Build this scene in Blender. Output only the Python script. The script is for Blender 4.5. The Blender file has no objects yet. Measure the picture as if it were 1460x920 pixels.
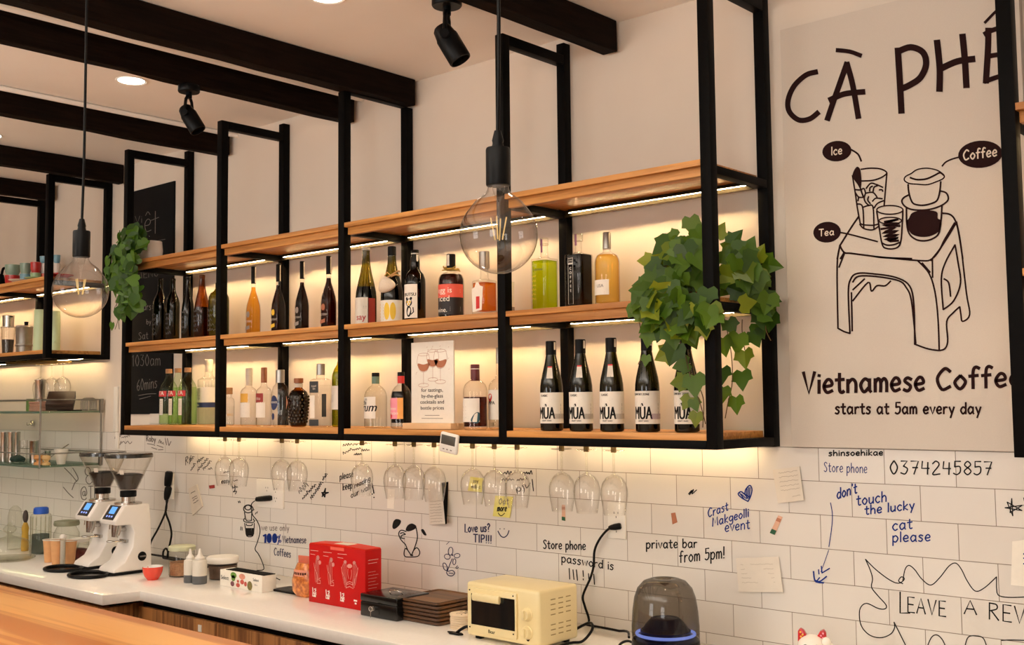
import bpy, bmesh, math, random
from mathutils import Vector, Matrix
import numpy as np
SC = bpy.context.scene
COL = SC.collection
PI = math.pi
random.seed(7)

# ---------------------------------------------------------------- camera
FPX, YAW, PITCH, ROLL = 1567.12, 0.72767, 0.0713024, -0.0102113
EYE = 1.672                       # eye height above the floor
CAM = np.array([0.0, -3.05, EYE])
def _rot():
    ca, sa, cb, sb, cc, sc = math.cos(YAW), math.sin(YAW), math.cos(PITCH), math.sin(PITCH), math.cos(ROLL), math.sin(ROLL)
    f = np.array([-sa*cb, ca*cb, sb]); r = np.array([ca, sa, 0.0]); u = np.cross(r, f)
    return np.array([cc*r + sc*u, sc*r - cc*u, f])      # right, down, forward
RM = _rot()
cam = bpy.data.cameras.new('camera'); cam_o = bpy.data.objects.new('camera', cam); COL.objects.link(cam_o)
cam.sensor_width = 36.0; cam.lens = 36.0*FPX/1460.0; cam.clip_start = 0.05
M = Matrix(((RM[0][0], -RM[1][0], -RM[2][0], CAM[0]), (RM[0][1], -RM[1][1], -RM[2][1], CAM[1]),
            (RM[0][2], -RM[1][2], -RM[2][2], CAM[2]), (0, 0, 0, 1)))
cam_o.matrix_world = M
SC.camera = cam_o

# ---------------------------------------------------------------- light and exposure
SC.view_settings.view_transform = 'Standard'; SC.view_settings.look = 'None'
SC.view_settings.gamma = 1.0; SC.view_settings.use_curve_mapping = False
SC.view_settings.exposure = -0.08
SC.cycles.max_bounces = 10; SC.cycles.transparent_max_bounces = 40; SC.cycles.diffuse_bounces = 5
SC.cycles.use_denoising = True
SC.cycles.sample_clamp_indirect = 4.0
SC.cycles.caustics_reflective = False; SC.cycles.caustics_refractive = False
world = bpy.data.worlds.new('world'); SC.world = world; world.use_nodes = True
world.node_tree.nodes['Background'].inputs[0].default_value = (0.9, 0.95, 1.0, 1)
world.node_tree.nodes['Background'].inputs[1].default_value = 1.0
W_WINDOW, W_DOWN, LED_E, W_FILL, W_CEIL_FILL = 50.0, 6.5, 195.0, 12.0, 290.0
def area(name, loc, rot, sx, sy, power, col):
    l = bpy.data.lights.new(name, 'AREA'); l.shape = 'RECTANGLE'; l.size = sx; l.size_y = sy; l.energy = power; l.color = col
    o = bpy.data.objects.new(name, l); COL.objects.link(o); o.location = loc; o.rotation_euler = rot
    return o
# daylight through the shop windows behind the guests' side of the bar
area('window_daylight', (-3.6, -6.12, 1.75), (PI/2, 0, 0), 1.5, 1.6, W_WINDOW, (1.0, 0.97, 0.93))
area('window_daylight', (0.9, -6.12, 1.75), (PI/2, 0, 0), 1.5, 1.6, W_WINDOW, (1.0, 0.97, 0.93))
# added fill light for the whole room: an unseen soft warm panel under the ceiling
area('room_fill_light', (-2.0, -3.9, 2.95), (0, 0, 0), 5.0, 2.0, W_FILL, (1.0, 0.91, 0.79))
# added, unseen upward panel that brightens the ceiling
area('ceiling_fill_light', (-3.0, -3.9, 2.25), (PI, 0, 0), 8.0, 0.8, W_CEIL_FILL, (1.0, 0.94, 0.86))

# ---------------------------------------------------------------- measuring helpers
def ray(u, v):
    return RM.T @ np.array([(u-730.0)/FPX, (v-460.0)/FPX, 1.0])
def on_y(u, v, y):                # the point of that sight line on the vertical plane y
    d = ray(u, v); return CAM + d*((y-CAM[1])/d[1])
def on_z(u, v, z):
    d = ray(u, v); return CAM + d*((z-CAM[2])/d[2])
def on_x(u, v, x):
    d = ray(u, v); return CAM + d*((x-CAM[0])/d[0])
def depth(p):
    return float((RM @ (np.array(p, float)-CAM))[2])
def top_z(x, y, u, v):            # height at which the sight line passes the vertical axis at x, y
    d = ray(u, v); s = math.hypot(x-CAM[0], y-CAM[1])/math.hypot(d[0], d[1]); return float(CAM[2]+d[2]*s)
def frame(x0, y0, s):
    return lambda pts: [(x0+a/s, y0+b/s) for a, b in pts]

# ---------------------------------------------------------------- materials
MAT = {}
def lin(c):
    return tuple(((x/255.0+0.055)/1.055)**2.4 if x > 10 else x/255.0/12.92 for x in c)
def new_mat(name):
    m = bpy.data.materials.new(name); m.use_nodes = True
    nt = m.node_tree; nt.nodes.clear()
    out = nt.nodes.new('ShaderNodeOutputMaterial')
    return m, nt, out
def N(nt, t, **kw):
    n = nt.nodes.new(t)
    for k, v in kw.items():
        if k in n.inputs: n.inputs[k].default_value = v
        else: setattr(n, k, v)
    return n
def pbr(name, col, rough=0.5, metal=0.0, noise=0.0, nscale=30.0, bump=0.0, stretch=(1, 1, 1), coat=0.0, col2=None, spec=0.5, emit=None):
    """Principled surface whose colour is varied by object-space noise."""
    if name in MAT: return MAT[name]
    m, nt, out = new_mat(name)
    b = N(nt, 'ShaderNodeBsdfPrincipled'); nt.links.new(b.outputs[0], out.inputs[0])
    b.inputs['Roughness'].default_value = rough; b.inputs['Metallic'].default_value = metal
    b.inputs['Specular IOR Level'].default_value = spec
    b.inputs['Coat Weight'].default_value = coat
    tc = N(nt, 'ShaderNodeTexCoord'); mp = N(nt, 'ShaderNodeMapping'); mp.inputs['Scale'].default_value = stretch
    nz = N(nt, 'ShaderNodeTexNoise'); nz.inputs['Scale'].default_value = nscale; nz.inputs['Detail'].default_value = 5
    nt.links.new(tc.outputs['Object'], mp.inputs[0]); nt.links.new(mp.outputs[0], nz.inputs['Vector'])
    c1 = lin(col); c2 = lin(col2) if col2 else tuple(x*(1-noise) for x in c1)
    rp = N(nt, 'ShaderNodeValToRGB'); rp.color_ramp.elements[0].position = 0.35; rp.color_ramp.elements[1].position = 0.65
    rp.color_ramp.elements[0].color = (*c2, 1); rp.color_ramp.elements[1].color = (*c1, 1)
    nt.links.new(nz.outputs[0], rp.inputs[0]); nt.links.new(rp.outputs[0], b.inputs['Base Color'])
    if bump:
        bp = N(nt, 'ShaderNodeBump'); bp.inputs['Strength'].default_value = bump; bp.inputs['Distance'].default_value = 0.002
        nt.links.new(nz.outputs[0], bp.inputs['Height']); nt.links.new(bp.outputs[0], b.inputs['Normal'])
    if emit:
        b.inputs['Emission Color'].default_value = (*lin(emit[0]), 1); b.inputs['Emission Strength'].default_value = emit[1]
    MAT[name] = m; return m
def glow(name, col, s):
    m, nt, out = new_mat(name); e = N(nt, 'ShaderNodeEmission'); e.inputs[0].default_value = (*col, 1); e.inputs[1].default_value = s
    nt.links.new(e.outputs[0], out.inputs[0]); MAT[name] = m; return m
def clear(name, tint, edge, gloss=0.6, rough=0.02, ior=1.45):
    """See-through glass or liquid: tinted transparency, deeper in colour where it is seen edge-on, with a Fresnel sheen."""
    if name in MAT: return MAT[name]
    m, nt, out = new_mat(name)
    lw = N(nt, 'ShaderNodeLayerWeight'); lw.inputs[0].default_value = 0.5
    pw = N(nt, 'ShaderNodeMath', operation='POWER'); pw.inputs[1].default_value = 2.5
    nt.links.new(lw.outputs['Facing'], pw.inputs[0])
    mx = N(nt, 'ShaderNodeMix', data_type='RGBA'); mx.inputs[6].default_value = (*tint, 1); mx.inputs[7].default_value = (*edge, 1)
    nt.links.new(pw.outputs[0], mx.inputs[0])
    tr = N(nt, 'ShaderNodeBsdfTransparent'); nt.links.new(mx.outputs[2], tr.inputs[0])
    gl = N(nt, 'ShaderNodeBsdfGlossy'); gl.inputs['Roughness'].default_value = rough
    p5 = N(nt, 'ShaderNodeMath', operation='POWER'); p5.inputs[1].default_value = 5.0; nt.links.new(lw.outputs['Facing'], p5.inputs[0])
    ml = N(nt, 'ShaderNodeMath', operation='MULTIPLY_ADD'); ml.inputs[1].default_value = gloss*0.75; ml.inputs[2].default_value = gloss*0.045; nt.links.new(p5.outputs[0], ml.inputs[0])
    ms = N(nt, 'ShaderNodeMixShader'); nt.links.new(ml.outputs[0], ms.inputs[0]); nt.links.new(tr.outputs[0], ms.inputs[1]); nt.links.new(gl.outputs[0], ms.inputs[2])
    nt.links.new(ms.outputs[0], out.inputs[0]); MAT[name] = m; return m
def wood(name, c_light, c_dark, axis, rough=0.4, fine=60.0, coat=0.0, board=0.0):
    """Timber with the grain along one axis; board > 0 adds colour steps between staves across the grain."""
    m, nt, out = new_mat(name)
    b = N(nt, 'ShaderNodeBsdfPrincipled'); nt.links.new(b.outputs[0], out.inputs[0])
    b.inputs['Roughness'].default_value = rough; b.inputs['Coat Weight'].default_value = coat; b.inputs['Coat Roughness'].default_value = 0.15
    tc = N(nt, 'ShaderNodeTexCoord'); mp = N(nt, 'ShaderNodeMapping')
    s = [1.0, 1.0, 1.0]; s[axis] = 0.035; mp.inputs['Scale'].default_value = s
    nt.links.new(tc.outputs['Object'], mp.inputs[0])
    n1 = N(nt, 'ShaderNodeTexNoise'); n1.inputs['Scale'].default_value = fine; n1.inputs['Detail'].default_value = 6; n1.inputs['Distortion'].default_value = 0.6
    n2 = N(nt, 'ShaderNodeTexNoise'); n2.inputs['Scale'].default_value = fine*0.22; n2.inputs['Detail'].default_value = 3
    nt.links.new(mp.outputs[0], n1.inputs['Vector']); nt.links.new(mp.outputs[0], n2.inputs['Vector'])
    ad = N(nt, 'ShaderNodeMath', operation='ADD'); nt.links.new(n1.outputs[0], ad.inputs[0]); nt.links.new(n2.outputs[0], ad.inputs[1])
    if board:
        sp = N(nt, 'ShaderNodeSeparateXYZ'); nt.links.new(tc.outputs['Object'], sp.inputs[0])
        dv = N(nt, 'ShaderNodeMath', operation='DIVIDE'); dv.inputs[1].default_value = board; nt.links.new(sp.outputs[1 if axis != 1 else 0], dv.inputs[0])
        fl = N(nt, 'ShaderNodeMath', operation='FLOOR'); nt.links.new(dv.outputs[0], fl.inputs[0])
        wn = N(nt, 'ShaderNodeTexWhiteNoise', noise_dimensions='1D'); nt.links.new(fl.outputs[0], wn.inputs['W'])
        mu = N(nt, 'ShaderNodeMath', operation='MULTIPLY_ADD'); mu.inputs[1].default_value = 0.22; mu.inputs[2].default_value = -0.11
        nt.links.new(wn.outputs[0], mu.inputs[0])
        a2 = N(nt, 'ShaderNodeMath', operation='ADD'); nt.links.new(ad.outputs[0], a2.inputs[0]); nt.links.new(mu.outputs[0], a2.inputs[1]); ad = a2
    rp = N(nt, 'ShaderNodeValToRGB'); rp.color_ramp.elements[0].position = 0.78; rp.color_ramp.elements[1].position = 1.2 if False else 1.0
    rp.color_ramp.elements[0].color = (*lin(c_dark), 1); rp.color_ramp.elements[1].color = (*lin(c_light), 1)
    hv = N(nt, 'ShaderNodeMath', operation='MULTIPLY'); hv.inputs[1].default_value = 0.88; nt.links.new(ad.outputs[0], hv.inputs[0])
    nt.links.new(hv.outputs[0], rp.inputs[0]); nt.links.new(rp.outputs[0], b.inputs['Base Color'])
    bp = N(nt, 'ShaderNodeBump'); bp.inputs['Strength'].default_value = 0.08; bp.inputs['Distance'].default_value = 0.001
    nt.links.new(n1.outputs[0], bp.inputs['Height']); nt.links.new(bp.outputs[0], b.inputs['Normal'])
    MAT[name] = m; return m
def tiles(name):
    m, nt, out = new_mat(name)
    b = N(nt, 'ShaderNodeBsdfPrincipled'); nt.links.new(b.outputs[0], out.inputs[0])
    tc = N(nt, 'ShaderNodeTexCoord'); sp = N(nt, 'ShaderNodeSeparateXYZ'); nt.links.new(tc.outputs['Object'], sp.inputs[0])
    ax = N(nt, 'ShaderNodeMath', operation='ADD'); ax.inputs[1].default_value = TILE_X; nt.links.new(sp.outputs[0], ax.inputs[0])
    az = N(nt, 'ShaderNodeMath', operation='ADD'); az.inputs[1].default_value = TILE_Z; nt.links.new(sp.outputs[2], az.inputs[0])
    cb = N(nt, 'ShaderNodeCombineXYZ'); nt.links.new(ax.outputs[0], cb.inputs[0]); nt.links.new(az.outputs[0], cb.inputs[1])
    br = N(nt, 'ShaderNodeTexBrick'); br.offset = 0.5; br.offset_frequency = 2; br.squash = 1.0
    br.inputs['Scale'].default_value = 1.0; br.inputs['Brick Width'].default_value = 0.2003; br.inputs['Row Height'].default_value = 0.0983
    br.inputs['Mortar Size'].default_value = 0.0011; br.inputs['Mortar Smooth'].default_value = 0.3; br.inputs['Bias'].default_value = 0.0
    br.inputs['Color1'].default_value = (*lin((222, 217, 210)), 1); br.inputs['Color2'].default_value = (*lin((216, 210, 202)), 1)
    br.inputs['Mortar'].default_value = (*lin((128, 114, 100)), 1)
    nt.links.new(cb.outputs[0], br.inputs['Vector']); nt.links.new(br.outputs['Color'], b.inputs['Base Color'])
    b.inputs['Roughness'].default_value = 0.28; b.inputs['Specular IOR Level'].default_value = 0.4
    iv = N(nt, 'ShaderNodeMath', operation='SUBTRACT'); iv.inputs[0].default_value = 1.0; nt.links.new(br.outputs['Fac'], iv.inputs[1])
    nz = N(nt, 'ShaderNodeTexNoise'); nz.inputs['Scale'].default_value = 9.0; nt.links.new(tc.outputs['Object'], nz.inputs['Vector'])
    sm = N(nt, 'ShaderNodeMath', operation='MULTIPLY_ADD'); sm.inputs[1].default_value = 0.25; nt.links.new(nz.outputs[0], sm.inputs[0]); nt.links.new(iv.outputs[0], sm.inputs[2])
    bp = N(nt, 'ShaderNodeBump'); bp.inputs['Strength'].default_value = 0.5; bp.inputs['Distance'].default_value = 0.0015
    nt.links.new(sm.outputs[0], bp.inputs['Height']); nt.links.new(bp.outputs[0], b.inputs['Normal'])
    MAT[name] = m; return m
def leafmat(name, cols, trans=0.35):
    """Leaf green that differs from leaf to leaf, with some light coming through the blade."""
    m, nt, out = new_mat(name)
    ge = N(nt, 'ShaderNodeNewGeometry'); rp = N(nt, 'ShaderNodeValToRGB'); nt.links.new(ge.outputs['Random Per Island'], rp.inputs[0])
    e = rp.color_ramp.elements; e[0].position = 0.0; e[1].position = 1.0
    e[0].color = (*lin(cols[0]), 1); e[1].color = (*lin(cols[-1]), 1)
    for i, c in enumerate(cols[1:-1]):
        k = e.new((i+1)/(len(cols)-1)); k.color = (*lin(c), 1)
    b = N(nt, 'ShaderNodeBsdfPrincipled'); b.inputs['Roughness'].default_value = 0.45; nt.links.new(rp.outputs[0], b.inputs['Base Color'])
    t = N(nt, 'ShaderNodeBsdfTranslucent'); nt.links.new(rp.outputs[0], t.inputs[0])
    ms = N(nt, 'ShaderNodeMixShader'); ms.inputs[0].default_value = trans
    nt.links.new(b.outputs[0], ms.inputs[1]); nt.links.new(t.outputs[0], ms.inputs[2]); nt.links.new(ms.outputs[0], out.inputs[0])
    MAT[name] = m; return m

TILE_X, TILE_Z = 2.507+0.10015+0.2003*40, -(EYE-0.2464)+0.0983*20
tiles('tile')
pbr('paint', (226, 214, 200), 0.85, noise=0.03, nscale=4, bump=0.05)
pbr('ceiling_paint', (250, 246, 240), 0.9, noise=0.03, nscale=3)
pbr('floor_mat', (156, 144, 128), 0.6, noise=0.2, nscale=6)
pbr('beam_wood', (26, 15, 9), 0.75, noise=0.6, nscale=14, bump=0.6, stretch=(6, 0.5, 6), spec=0.08)
pbr('black_metal', (11, 10, 10), 0.5, noise=0.25, nscale=60, spec=0.06)
pbr('black_plastic', (11, 11, 12), 0.4, noise=0.2, nscale=80, spec=0.14)
pbr('matte_black', (11, 10, 10), 0.7, noise=0.2, nscale=50, spec=0.06)
wood('shelf_wood', (206, 146, 78), (166, 108, 50), 0, 0.45, 70)
wood('bar_wood', (238, 172, 94), (192, 112, 44), 0, 0.35, 22, coat=0.2, board=0.085)
wood('cabinet_wood', (172, 118, 66), (112, 68, 32), 2, 0.5, 60)
wood('tray_wood', (110, 74, 40), (72, 45, 24), 0, 0.5, 50)
pbr('quartz', (248, 244, 238), 0.16, noise=0.03, nscale=60, coat=0.3)
pbr('aluminium', (112, 98, 70), 0.5, metal=0.3, noise=0.1, nscale=40)
pbr('steel', (200, 196, 190), 0.22, metal=1.0, noise=0.08, nscale=30)
pbr('dull_steel', (150, 146, 140), 0.38, metal=0.9, noise=0.12, nscale=30)
pbr('brass', (120, 98, 58), 0.35, metal=0.9, noise=0.2, nscale=60)
pbr('white_plastic', (238, 234, 226), 0.32, noise=0.02, nscale=20)
pbr('white_enamel', (240, 237, 232), 0.25, noise=0.02, nscale=20, coat=0.3)
pbr('paper', (220, 211, 198), 0.8, noise=0.04, nscale=25)
pbr('label_paper', (240, 234, 222), 0.6, noise=0.03, nscale=60)
pbr('yellow_note', (226, 216, 120), 0.8, noise=0.05, nscale=25)
pbr('canvas', (212, 203, 192), 0.8, noise=0.03, nscale=300, bump=0.05)
pbr('ink', (16, 14, 15), 0.6, noise=0.1, spec=0.2)
pbr('ink_blue', (14, 44, 124), 0.6, noise=0.1, spec=0.2)
pbr('ink_navy', (24, 28, 70), 0.6, noise=0.1)
pbr('ink_grey', (110, 102, 96), 0.7, noise=0.1)
pbr('ink_faint', (176, 164, 148), 0.8, noise=0.1)
pbr('print_brown', (40, 20, 20), 0.8, noise=0.1, spec=0.1)
pbr('print_cream', (226, 212, 196), 0.7, noise=0.02)
pbr('print_red', (190, 30, 34), 0.5, noise=0.05)
pbr('chalkboard', (17, 17, 18), 0.75, noise=0.25, nscale=12, spec=0.15)
pbr('chalk', (122, 117, 112), 0.9, noise=0.3, nscale=200)
glow('led', (1.0, 0.70, 0.34), LED_E); glow('led_low', (1.0, 0.72, 0.38), LED_E*0.42)
pbr('led_channel', (36, 30, 18), 0.6, noise=0.1, spec=0.1)
glow('lamp_disc', (1.0, 0.90, 0.75), 14.0)
clear('clear_glass', (0.95, 0.95, 0.92), (0.70, 0.68, 0.62))
clear('thin_glass', (0.985, 0.98, 0.97), (0.72, 0.68, 0.60), gloss=0.9)
clear('stem_glass', (0.996, 0.995, 0.991), (0.90, 0.88, 0.83), gloss=1.1)
clear('bulb_glass', (0.97, 0.955, 0.94), (0.48, 0.43, 0.37), gloss=1.2)
clear('smoke_glass', (0.46, 0.43, 0.39), (0.16, 0.15, 0.13), gloss=0.9)

# ---------------------------------------------------------------- mesh helpers
class MB:
    def __init__(s): s.v = []; s.f = []
    def add(s, vs, fs):
        n = len(s.v); s.v += [tuple(map(float, p)) for p in vs]; s.f += [tuple(i+n for i in f) for f in fs]; return s
    def box(s, x0, x1, y0, y1, z0, z1):
        return s.add([(x0, y0, z0), (x1, y0, z0), (x1, y1, z0), (x0, y1, z0), (x0, y0, z1), (x1, y0, z1), (x1, y1, z1), (x0, y1, z1)],
                     [(3, 2, 1, 0), (4, 5, 6, 7), (0, 1, 5, 4), (1, 2, 6, 5), (2, 3, 7, 6), (3, 0, 4, 7)])
    def hexa(s, bot, top):            # two quads, counter-clockwise from above
        return s.add(list(bot)+list(top), [(3, 2, 1, 0), (4, 5, 6, 7), (0, 1, 5, 4), (1, 2, 6, 5), (2, 3, 7, 6), (3, 0, 4, 7)])
    def lathe(s, prof, n=28, c=(0, 0, 0), sq=None, a0=None, a1=None, rx=1.0, ry=1.0, caps=True):
        """prof: (radius, height) pairs; sq: squareness per pair, 0 round to 1 square; a0..a1 limits the sweep."""
        full = a0 is None; k = n if full else n+1
        vs = []
        for i, (r, z) in enumerate(prof):
            q = (sq[i] if sq else 0.0)
            for j in range(k):
                t = 2*PI*j/n if full else a0+(a1-a0)*j/n
                cx, cy = math.cos(t), math.sin(t)
                rr = r
                if q:
                    e = 9.0; rs = r/((abs(cx)**e+abs(cy)**e)**(1/e)); rr = r*(1-q)+rs*q
                vs.append((c[0]+rr*cx*rx, c[1]+rr*cy*ry, c[2]+z))
        fs = []
        for i in range(len(prof)-1):
            for j in range(k if full else k-1):
                a, b = i*k+j, i*k+(j+1) % k
                fs.append((a, b, b+k, a+k))
        if full and caps:
            if prof[0][0] > 1e-5: fs.append(tuple(range(k-1, -1, -1)))
            if prof[-1][0] > 1e-5: fs.append(tuple(range((len(prof)-1)*k, len(prof)*k)))
        return s.add(vs, fs)
    def tube(s, path, r, n=8, closed=False):
        P = [Vector(p) for p in path]; m = len(P); vs = []; fs = []
        up = Vector((0, 0, 1)); prev = None
        for i, p in enumerate(P):
            t = (P[(i+1) % m]-P[i-1]) if closed else (P[min(i+1, m-1)]-P[max(i-1, 0)])
            t.normalize()
            a = prev if prev is not None else (up if abs(t.z) < 0.9 else Vector((1, 0, 0)))
            x = (a-t*a.dot(t)); x = x.normalized() if x.length > 1e-6 else t.orthogonal().normalized()
            y = t.cross(x); prev = x
            rr = r[i] if isinstance(r, (list, tuple)) else r
            for j in range(n):
                q = 2*PI*j/n; vs.append(p+x*(rr*math.cos(q))+y*(rr*math.sin(q)))
        for i in range(m if closed else m-1):
            for j in range(n):
                a, b = i*n+j, i*n+(j+1) % n; c, d = ((i+1) % m)*n+j, ((i+1) % m)*n+(j+1) % n
                fs.append((a, b, d, c))
        if not closed: fs += [tuple(range(n-1, -1, -1)), tuple(range((m-1)*n, m*n))]
        return s.add(vs, fs)
    def prism(s, poly, d0, d1, axis=1):
        """poly: 2D outline; extruded along an axis from d0 to d1 (axis 1: outline in x, z; 0: in y, z; 2: in x, y)."""
        def P(a, b, d): return (a, d, b) if axis == 1 else ((d, a, b) if axis == 0 else (a, b, d))
        n = len(poly)
        return s.add([P(a, b, d0) for a, b in poly]+[P(a, b, d1) for a, b in poly],
                     [tuple(range(n)), tuple(range(2*n-1, n-1, -1))]+[(i, i+n, (i+1) % n+n, (i+1) % n) for i in range(n)])
    def ellipsoid(s, c, rx, ry, rz, n=20, m=12, z0=-1.0, z1=1.0):
        a0, a1 = math.asin(z0), math.asin(z1)
        pr = [(max(1e-6, math.cos(a0+(a1-a0)*i/m)), math.sin(a0+(a1-a0)*i/m)) for i in range(m+1)]
        t = MB(); t.lathe(pr, n, caps=True)
        return s.add([(c[0]+x*rx, c[1]+y*ry, c[2]+z*rz) for x, y, z in t.v], t.f)
    def build(s, name, mat, parent=None, bevel=0.0, smooth=40, loc=None, seg=2):
        me = bpy.data.meshes.new(name); me.from_pydata(s.v, [], s.f)
        bm = bmesh.new(); bm.from_mesh(me)
        bmesh.ops.remove_doubles(bm, verts=bm.verts, dist=1e-6)
        bmesh.ops.recalc_face_normals(bm, faces=bm.faces)
        if bevel:
            ed = [e for e in bm.edges if len(e.link_faces) == 2 and e.calc_face_angle(0) > 0.6]
            bmesh.ops.bevel(bm, geom=ed, offset=bevel, segments=seg, affect='EDGES', profile=0.5, clamp_overlap=True)
        bm.to_mesh(me); bm.free()
        if smooth:
            me.polygons.foreach_set('use_smooth', [True]*len(me.polygons)); me.set_sharp_from_angle(angle=math.radians(smooth))
        me.materials.append(MAT[mat] if isinstance(mat, str) else mat)
        o = bpy.data.objects.new(name, me); COL.objects.link(o)
        if parent is not None: o.parent = parent
        if loc is not None: o.location = loc
        return o
def box(*a): return MB().box(*a)
SURF = []                         # heights of planks and counters: things set on them stand half a millimetre clear
def rest(loc):
    x, y, z = map(float, loc)
    return (x, y, z+0.0006) if any(abs(z-q) < 1e-6 for q in SURF) else (x, y, z)
def thing(name, label, cat, loc=(0, 0, 0), rz=0.0, group=None):
    o = bpy.data.objects.new(name, None); COL.objects.link(o); o.empty_display_size = 0.05
    o.location = rest(loc); o.rotation_euler = (0, 0, rz)
    return tag(o, label, cat, group)
def tag(o, label, cat, group=None):
    o['label'] = label; o['category'] = cat
    if group: o['group'] = group
    return o
def struct(o, label=None):
    o['kind'] = 'structure'
    if label: o['label'] = label
    return o
def note(o, label): o['label'] = label; return o
def dup(root, loc, label, rz=None):
    r = root.copy(); COL.objects.link(r); r.location = rest(loc); r['label'] = label
    if rz is not None: r.rotation_euler = (0, 0, rz)
    for ch in list(root.children):
        c = ch.copy(); COL.objects.link(c); c.parent = r
        for g in list(ch.children):
            d = g.copy(); COL.objects.link(d); d.parent = c
    return r
def spline(pts, k=6, closed=False):
    P = [np.array(p, float) for p in pts]; n = len(P)
    if n < 3: return [tuple(p) for p in P]
    out = []
    for i in range(n if closed else n-1):
        if closed: a, b, c, d = P[i-1], P[i], P[(i+1) % n], P[(i+2) % n]
        else: a, b, c, d = P[max(i-1, 0)], P[i], P[i+1], P[min(i+2, n-1)]
        for j in range(k):
            t = j/k
            out.append(tuple(0.5*((2*b)+(c-a)*t+(2*a-5*b+4*c-d)*t*t+(3*b-a-3*c+d)*t**3)))
    if not closed: out.append(tuple(P[-1]))
    return out

# ---------------------------------------------------------------- ink: strokes laid on a surface
STK = [0]                         # each stroke lies a hair above the one before it, as ink over ink
def stroke(mb, pts, w, fn, closed=False):
    """One pen stroke of width w through 2D points, put on a surface by fn(a, b) -> point."""
    STK[0] = (STK[0]+1) % 9
    P = [np.array(p, float) for p in pts]
    Q = [P[0]]
    for p in P[1:]:
        if np.hypot(*(p-Q[-1])) > 1e-5: Q.append(p)
    P = Q; n = len(P)
    if n == 1: P = [P[0], P[0]+np.array([w*0.3, 0])]; n = 2
    vs = []; h = w/2
    for i, p in enumerate(P):
        t = (P[(i+1) % n]-P[i-1]) if closed else (P[min(i+1, n-1)]-P[max(i-1, 0)])
        L = np.hypot(*t); t = t/L if L > 1e-9 else np.array([1.0, 0]); nn = np.array([-t[1], t[0]])
        if not closed and i == 0: p = p-t*h*0.5
        if not closed and i == n-1: p = p+t*h*0.5
        vs += [fn(*(p+nn*h)), fn(*(p-nn*h))]
    fs = [(2*i, 2*i+1, 2*((i+1) % n)+1, 2*((i+1) % n)) for i in range(n if closed else n-1)]
    mb.add(vs, fs)
def fill(mb, poly, fn):
    mb.add([fn(*p) for p in poly], [tuple(range(len(poly)))])
def ell(cx, cy, rx, ry, n=28, a=0.0):
    return [(cx+rx*math.cos(2*PI*i/n)*math.cos(a)-ry*math.sin(2*PI*i/n)*math.sin(a), cy+rx*math.cos(2*PI*i/n)*math.sin(a)+ry*math.sin(2*PI*i/n)*math.cos(a)) for i in range(n)]
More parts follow.
